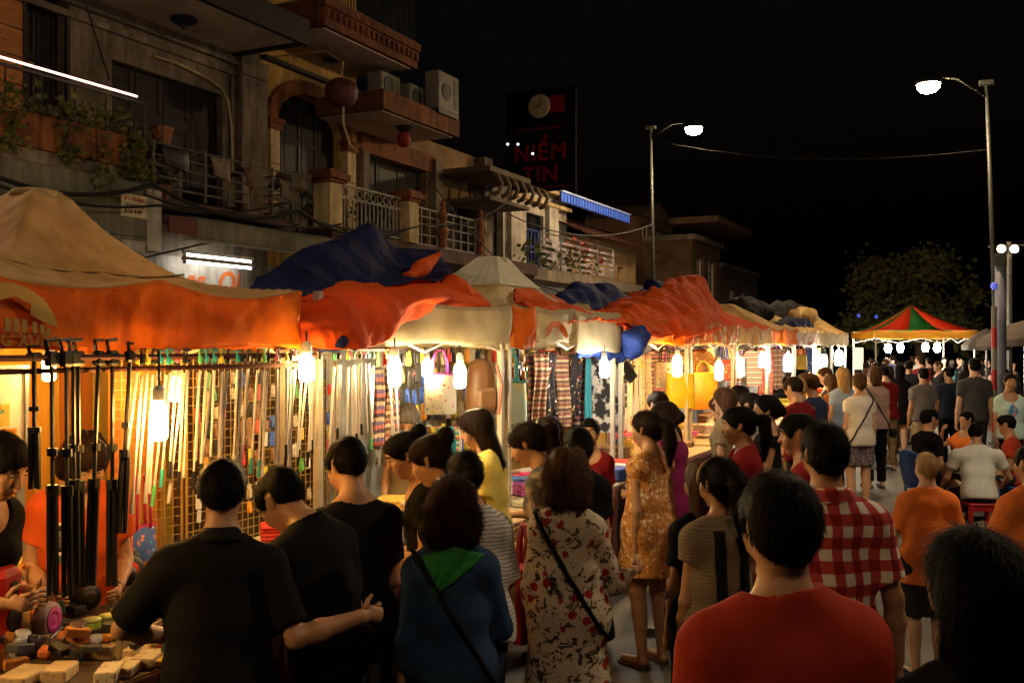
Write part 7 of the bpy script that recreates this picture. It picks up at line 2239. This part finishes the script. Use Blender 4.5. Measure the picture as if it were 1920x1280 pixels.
person('woman in an orange flowered short dress with a long ponytail', 1212, 772, 290, face=34, sex='f', hair='pony', hcol='dark', top='dress', mtop=speckle('orange_print', (.55, .23, .06), [(.80, .68, .48), (.70, .38, .10), (.30, .10, .04)], 34, .2), bottom=None, skirt=(.62, .19), sleeve=0.0, head=(.25, .12), arms=('back', 'down'), seed=17, shoes='sandal', fuzz=400)
person('woman in a magenta top partly behind the orange dress', 1243, 755, 262, face=50, sex='f', hair='updo', hcol='dark', top='tee', mtop=K_mag, mbot=K_dk, head=(.1, .2), arms=('browse', 'low'), seed=18)
person('woman in a grey brown striped cardigan with black pack straps and a hair band', 1350, 862, 435, face=8, sex='f', hair='pony', hcol='black', top='tee', mtop=bands('cardigan_stripe', [(.20, .155, .10), (.14, .105, .07)], 70), mbot=K_blk, sleeve=.3, hem=.78, head=(.22, .04), arms=('down', 'down'), band=pal((.35, .22, .1)), seed=19, fuzz=900, patches=[('pack_strap', strip_patch(-.05, 1.40, -.04, .92, .05), -1, K_blk), ('pack_strap', strip_patch(.075, 1.40, .07, .92, .05), -1, K_blk)])
person('woman with brown hair hidden behind the hair band woman', 1318, 866, 400, face=20, sex='f', hair='long', hcol='brown', top='tee', mtop=K_blk, mbot=K_dk, seed=20)
person('woman in a dark red top with a long ponytail, face to the stalls', 1383, 765, 290, face=82, sex='f', hair='pony', hcol='black', top='tee', mtop=K_crim, mbot=K_dk, sleeve=.6, head=(.0, .15), arms=('low', 'low'), seed=21, fuzz=300)
person('woman in a black sleeveless top facing left', 1440, 742, 235, face=86, sex='f', hair='updo', hcol='black', top='tank', mtop=K_blk, mbot=K_dk, sleeve=0, arms=('low', 'down'), seed=22)
person('bearded man in a dark red tee facing left', 1494, 779, 320, face=75, sex='m', skin='deep', hair='short', top='tee', mtop=K_crim, mbot=K_dk, head=(.0, .15), arms=('low', 'low'), seed=23, fuzz=300)
person('man in a white shirt behind the black sleeveless top', 1408, 738, 215, face=50, sex='m', hair='short', hcol='dark', top='shirt', mtop=K_wht, mbot=K_dk, arms=('low', 'low'), seed=24)
person('person with brown hair at the fourth counter, left one', 1360, 730, 200, face=60, sex='f', hair='bob', hcol='brown', top='tee', mtop=K_kha, mbot=K_dk, seed=25)
person('person with dark brown hair at the fourth counter, right one', 1387, 724, 190, face=40, sex='m', hair='short', hcol='dark', top='tee', mtop=K_dk, mbot=K_dk, seed=26)
person('woman with fair hair pinned up and a beige open back top', 1497, 708, 168, face=14, sex='f', skin='fair', hair='updo', hcol='blond', top='tank', mtop=K_bei, mbot=K_kha, sleeve=0, strap=(1, K_dk, 0), seed=27)
person('woman with long blond hair in a light blue off shoulder dress', 1581, 690, 138, face=10, sex='f', skin='fair', hair='long', hcol='blond', top='dress', mtop=K_lbl, bottom=None, skirt=(.5, .19), sleeve=.4, seed=28)
person('woman in a white tee and patterned shorts holding a water bottle', 1611, 700, 155, face=4, sex='f', skin='fair', hair='updo', hcol='brown', top='tee', mtop=K_wht, bottom='shorts', mbot=speckle('shorts_print', (.14, .12, .14), [(.40, .34, .36), (.08, .07, .09), (.3, .18, .2)], 40, .2), sleeve=.35, strap=(1, K_dk, .1), arms=('down', 'down'), seed=29, shoes='sandal')
person('woman in dusty pink carrying a striped tote', 1641, 688, 130, face=2, sex='f', skin='fair', hair='bob', hcol='brown', top='tee', mtop=K_pink, mbot=K_blk, strap=(-1, K_dk, .16), seed=30)
person('woman in a short black dress with long black hair', 1686, 682, 105, face=-4, sex='f', skin='fair', hair='long', top='dress', mtop=K_blk, bottom=None, skirt=(.66, .17), sleeve=0, seed=31)
person('man in a grey tee and pale shorts', 1731, 690, 116, face=2, sex='m', skin='tan', hair='short', top='tee', mtop=K_grey, bottom='kneeshorts', mbot=K_bei, seed=32, wide=1.05)
person('man in dark clothes with head turned left beside the grey tee', 1778, 688, 112, face=-10, sex='m', hair='short', top='tee', mtop=K_navy, mbot=K_blk, head=(.4, .1), seed=33)
person('tall man in a black ribbed shirt', 1827, 672, 124, face=-6, sex='m', skin='fair', hair='short', top='tee', mtop=bands('ribbed_black', [(.022, .022, .026), (.045, .045, .05)], 30), mbot=K_navy, seed=34, wide=1.06)
girl = person('girl in a pale teal tee with a coloured heart, walking towards the camera', 1893, 700, 142, face=172, sex='f', hair='updo', hcol='dark', top='tee', mtop=K_tea, mbot=K_blk, arms=('down', 'down'), faceon=True, seed=35, stride=.1, patches=[('heart_print', heart(0, 1.22, .17), 1, mat('heart_print', (.7, .2, .05), (.05, .25, .6), rough=.7, scale=14, lo=.45, hi=.55))])
person('boy in an orange tee at the right edge, cut by the frame', 1936, 838, 345, face=10, sex='m', hair='short', top='tee', mtop=K_org, bottom='kneeshorts', mbot=K_dk, sleeve=.75, arms=(((.30, .3, -1), (-.4, .9, .1)), 'down'), seed=36, wide=1.0)
person('seated man in black looking right beside the blue chair', 1743, 790, 158, face=-72, sex='m', hair='short', top='tee', mtop=K_blk, mbot=K_dk, sit=.42, size=1.70, arms=('low', 'low'), lean=.1, seed=37, faceon=True)
person('man in a white tee seated on the red stool with his back to the camera', 1828, 797, 162, face=-14, sex='m', hair='short', top='tee', mtop=fab('washed_white', (.70, .69, .65)), bottom='kneeshorts', mbot=K_dk, sit=.30, size=1.72, lean=.30, head=(-.2, .25), arms=(((.35, .5, -.9), (.1, .8, -.3)), ((.5, .5, -.8), (.0, .9, -.1))), seed=38, wide=1.38, shoes='sandal')
person('seated person in orange red with a raised arm beyond the white tee', 1812, 786, 142, face=120, sex='f', hair='short', top='tee', mtop=K_org, mbot=K_dk, sit=.36, size=1.62, arms=('low', 'up'), seed=39)
person('seated person in dark red at the far right of the stool group', 1884, 806, 150, face=60, sex='m', hair='short', top='tee', mtop=fab('rust', (.45, .06, .03)), mbot=K_dk, sit=.34, size=1.66, lean=.2, arms=('low', 'low'), seed=40)
# vendors inside the stalls
person('vendor at the left edge bending over something held in her hand', 22, 822, 478, face=-108, sex='f', hair='short', hcol='black', top='tee', mtop=K_blk, mbot=K_dk, lean=.25, head=(0, .28), arms=('phone', 'phone'), seed=41, fuzz=300, faceon=True, hand_open=.1)
person('vendor in an orange tee with a ringed badge print, head bowed behind the black sticks', 168, 828, 415, face=-150, sex='m', hair='curly', hcol='dark', top='tee', mtop=fab('vendor_orange', (.62, .10, .02)), mbot=K_dk, lean=.15, head=(.2, .5), arms=('browse', 'browse'), seed=42, patches=[('badge_ring', disc(.07, 1.22, .062, .078), 1, K_wht), ('badge_ring', disc(.07, 1.22, .046, .060), 1, K_dk), ('badge_disc', disc(.07, 1.22, .002, .044), 1, K_grey)])
person('grey haired vendor behind the end of the selfie sticks', 762, 765, 250, face=175, sex='m', hair='bob', hcol='grey', top='tee', mtop=K_kha, mbot=K_dk, lean=.1, head=(0, .5), seed=43)
person('vendor face showing between the shoppers at the third stall', 1107, 785, 255, face=165, sex='f', hair='updo', top='tee', mtop=K_crim, mbot=K_dk, seed=44, faceon=True)

# things held and sat on
hb = hand_world('woman in a white tee and patterned shorts holding a water bottle', 1)
WB = empty('water_bottle', hb - Vector((0, 0, .20)))
MB().lathe([(.03, 0), (.034, .01), (.034, .15), (.03, .18), (.014, .215), (.014, .225)], n=14).build('bottle', mat('clear_plastic', (.55, .65, .72), (.45, .55, .62), rough=.15, scale=5, trans=.4), WB, True)
MB().lathe([(.017, .222), (.017, .245), (.014, .248)], n=10).build('cap', M_blue, WB)
MB().lathe([(.0345, .06), (.0345, .12)], n=14).build('wrapper', pal((.1, .25, .5)), WB)
tag(WB, 'clear water bottle hanging from the hand of the woman in a white tee', 'bottle')
hp_ = hand_world('woman in a white top with fine striped sleeves, hair tied low', 1)
PH = empty('phone', hp_, .4)
MB().cbox((0, .02, -.02), (.012, .075, .15), .01).build('phone_body', M_blackp, PH)
tag(PH, 'black phone held low by the woman with striped sleeves', 'phone')
def stool(label, p, m, h=.30, w=.32):
    root = empty('plastic_stool', (p.x, p.y, 0), .4)
    MB().cbox((0, 0, h - .012), (w, w, .024), .02).build('seat', m, root)
    for sx in (-1, 1):
        for sy in (-1, 1):
            MB().prism([(-.025, 0), (.025, 0), (.02, h - .025), (-.02, h - .025)], -.02, .02).build('leg', m, root).location = (sx * (w / 2 - .025), sy * (w / 2 - .03), .002)
    MB().bb(-w / 2 + .02, w / 2 - .02, -w / 2 + .015, -w / 2 + .03, h - .085, h - .028).bb(-w / 2 + .02, w / 2 - .02, w / 2 - .03, w / 2 - .015, h - .085, h - .028).build('apron', m, root)
    return tag(root, label, 'stool', 'plastic stools')
M_redpl = mat('red_plastic', (.45, .015, .02), rough=.35, scale=5); M_blpl = mat('blue_plastic', (.03, .09, .42), rough=.35, scale=5)
def seat_of(lab):
    p = PEOPLE[lab]['body']; return p.location
st = seat_of('man in a white tee seated on the red stool with his back to the camera')
stool('red plastic stool under the man in the white tee', st, M_redpl, .29, .34)
stool('red plastic stool under the person with a raised arm', seat_of('seated person in orange red with a raised arm beyond the white tee'), M_redpl, .34)
stool('blue plastic stool at the far right of the seated group', seat_of('seated person in dark red at the far right of the stool group'), M_blpl, .32)
cp = seat_of('seated man in black looking right beside the blue chair')
CH = empty('plastic_chair', (cp.x, cp.y, 0), TH + math.radians(-72))
MB().cbox((0, 0, .40), (.42, .42, .03), .02).build('seat', M_blpl, CH)
cloth_sheet('backrest', [[(-.2, -.20, .42), (0, -.23, .42), (.2, -.20, .42)], [(-.22, -.26, .65), (0, -.29, .66), (.22, -.26, .65)], [(-.18, -.30, .84), (0, -.33, .88), (.18, -.30, .84)]], M_blpl, CH, sub=5, amp=0, thick=.012)
for sx in (-1, 1):
    for sy in (-1, 1):
        MB().tube([(sx * .18, sy * .18, .40), (sx * .21, sy * .22, .002)], [.02, .016], 6).build('leg', M_blpl, CH)
    MB().tube([(sx * .21, -.22, .62), (sx * .24, .0, .62), (sx * .22, .16, .60), (sx * .2, .18, .42)], .016, 6).build('armrest', M_blpl, CH)
CH.scale = (.82, .82, .95)
tag(CH, 'blue plastic chair of the seated man in black', 'chair')
rb = atD(982, 1060, FPX / 395)
tote('red shopping bag between the striped sleeve and the rose print dress', rb, .26, .34, pal((.5, .02, .02)), pal((.4, .02, .02)), handle=.2, rz=.3)

# shoppers packed along the further stalls
rm = random.Random(91)
MIDC = [((.02, .02, .022), 'black'), ((.45, .40, .34), 'pale grey'), ((.20, .015, .02), 'dark red'), ((.03, .045, .10), 'navy'), ((.30, .22, .12), 'khaki'), ((.60, .55, .46), 'cream'), ((.35, .10, .04), 'rust')]
mcount = {}
for i in range(16):
    q = i / 15
    Xp = rm.uniform(-2.75, -1.7); Yp = 8.6 + 15 * q + rm.uniform(-.4, .4)
    dp = -Xp * ST + Yp * CT; rp_ = Xp * CT + Yp * ST
    px = 960 + FPX * rp_ / dp; pxm = FPX / dp
    col, cn = MIDC[i % 7]
    sx = 'f' if rm.random() < .6 else 'm'
    hgt = rm.uniform(1.52, 1.64) if sx == 'f' else rm.uniform(1.62, 1.74)
    mcount[cn] = mcount.get(cn, 0) + 1
    person('shopper in %s at the further stalls, %s nearest in %s' % (cn, ORD[mcount[cn] - 1], cn), px, HZ + (CAMZ - hgt) * pxm, pxm, face=rm.choice([60, 80, 95, 40, 15, 110]), sex=sx, skin=rm.choice(['tan', 'tan', 'fair']), hair='short' if sx == 'm' else rm.choice(['long', 'updo', 'pony', 'bob']), hcol=rm.choice(['black', 'dark', 'brown']), top='tee', mtop=fab('mid_' + cn.replace(' ', '_'), col), mbot=rm.choice([K_dk, K_jean, K_kha]), lean=rm.uniform(0, .16), head=(rm.uniform(-.3, .3), rm.uniform(.05, .35)), arms=(rm.choice(['browse', 'low', 'down']), rm.choice(['low', 'down'])), group='shoppers along the further stalls', seed=i)

# far crowd down the street
rf = random.Random(404)
FARC = [((.02, .02, .025), 'black'), ((.35, .33, .30), 'pale grey'), ((.30, .03, .03), 'red'), ((.03, .05, .12), 'navy'), ((.10, .10, .11), 'grey'), ((.50, .46, .40), 'cream'), ((.03, .14, .10), 'green'), ((.45, .12, .04), 'orange'), ((.10, .25, .32), 'teal')]
far_spec = []
for i in range(40):
    t = i / 39
    pxm = 96 - 52 * t ** .7 + rf.uniform(-4, 4)
    px = rf.uniform(1612, 1850) if pxm < 75 else rf.uniform(1640, 1800)
    if i % 9 == 4: px = rf.uniform(1850, 1915)
    far_spec.append((px, pxm))
cnt_ = {}
for i, (px, pxm) in enumerate(far_spec):
    col, cn = FARC[i % len(FARC)] if i % 2 else FARC[0]
    sx = 'f' if rf.random() < .5 else 'm'
    hgt = rf.uniform(1.56, 1.66) if sx == 'f' else rf.uniform(1.66, 1.78)
    ytop = HZ + (CAMZ - hgt) * pxm
    cnt_[cn] = cnt_.get(cn, 0) + 1
    fc = rf.choice([0, 10, -10, 170, 180, 30, -40, 90])
    person('far passer-by in %s towards the striped tent, %s nearest in %s' % (cn, ORD[cnt_[cn] - 1], cn), px, ytop, pxm, face=fc, sex=sx, skin=rf.choice(['tan', 'fair']), hair=rf.choice(['short', 'crop']) if sx == 'm' else rf.choice(['long', 'updo', 'bob', 'pony']), hcol=rf.choice(['black', 'black', 'dark', 'brown']), top='tee', mtop=fab('far_' + cn.replace(' ', '_'), col), mbot=rf.choice([K_dk, K_jean, K_kha]), bottom=rf.choice(['trousers', 'kneeshorts']), arms=(rf.choice(['down', 'low', 'phone']), 'down'), group='passers-by near the striped tent', seed=i, stride=rf.uniform(-.12, .12))
print('people', len(PEOPLE))
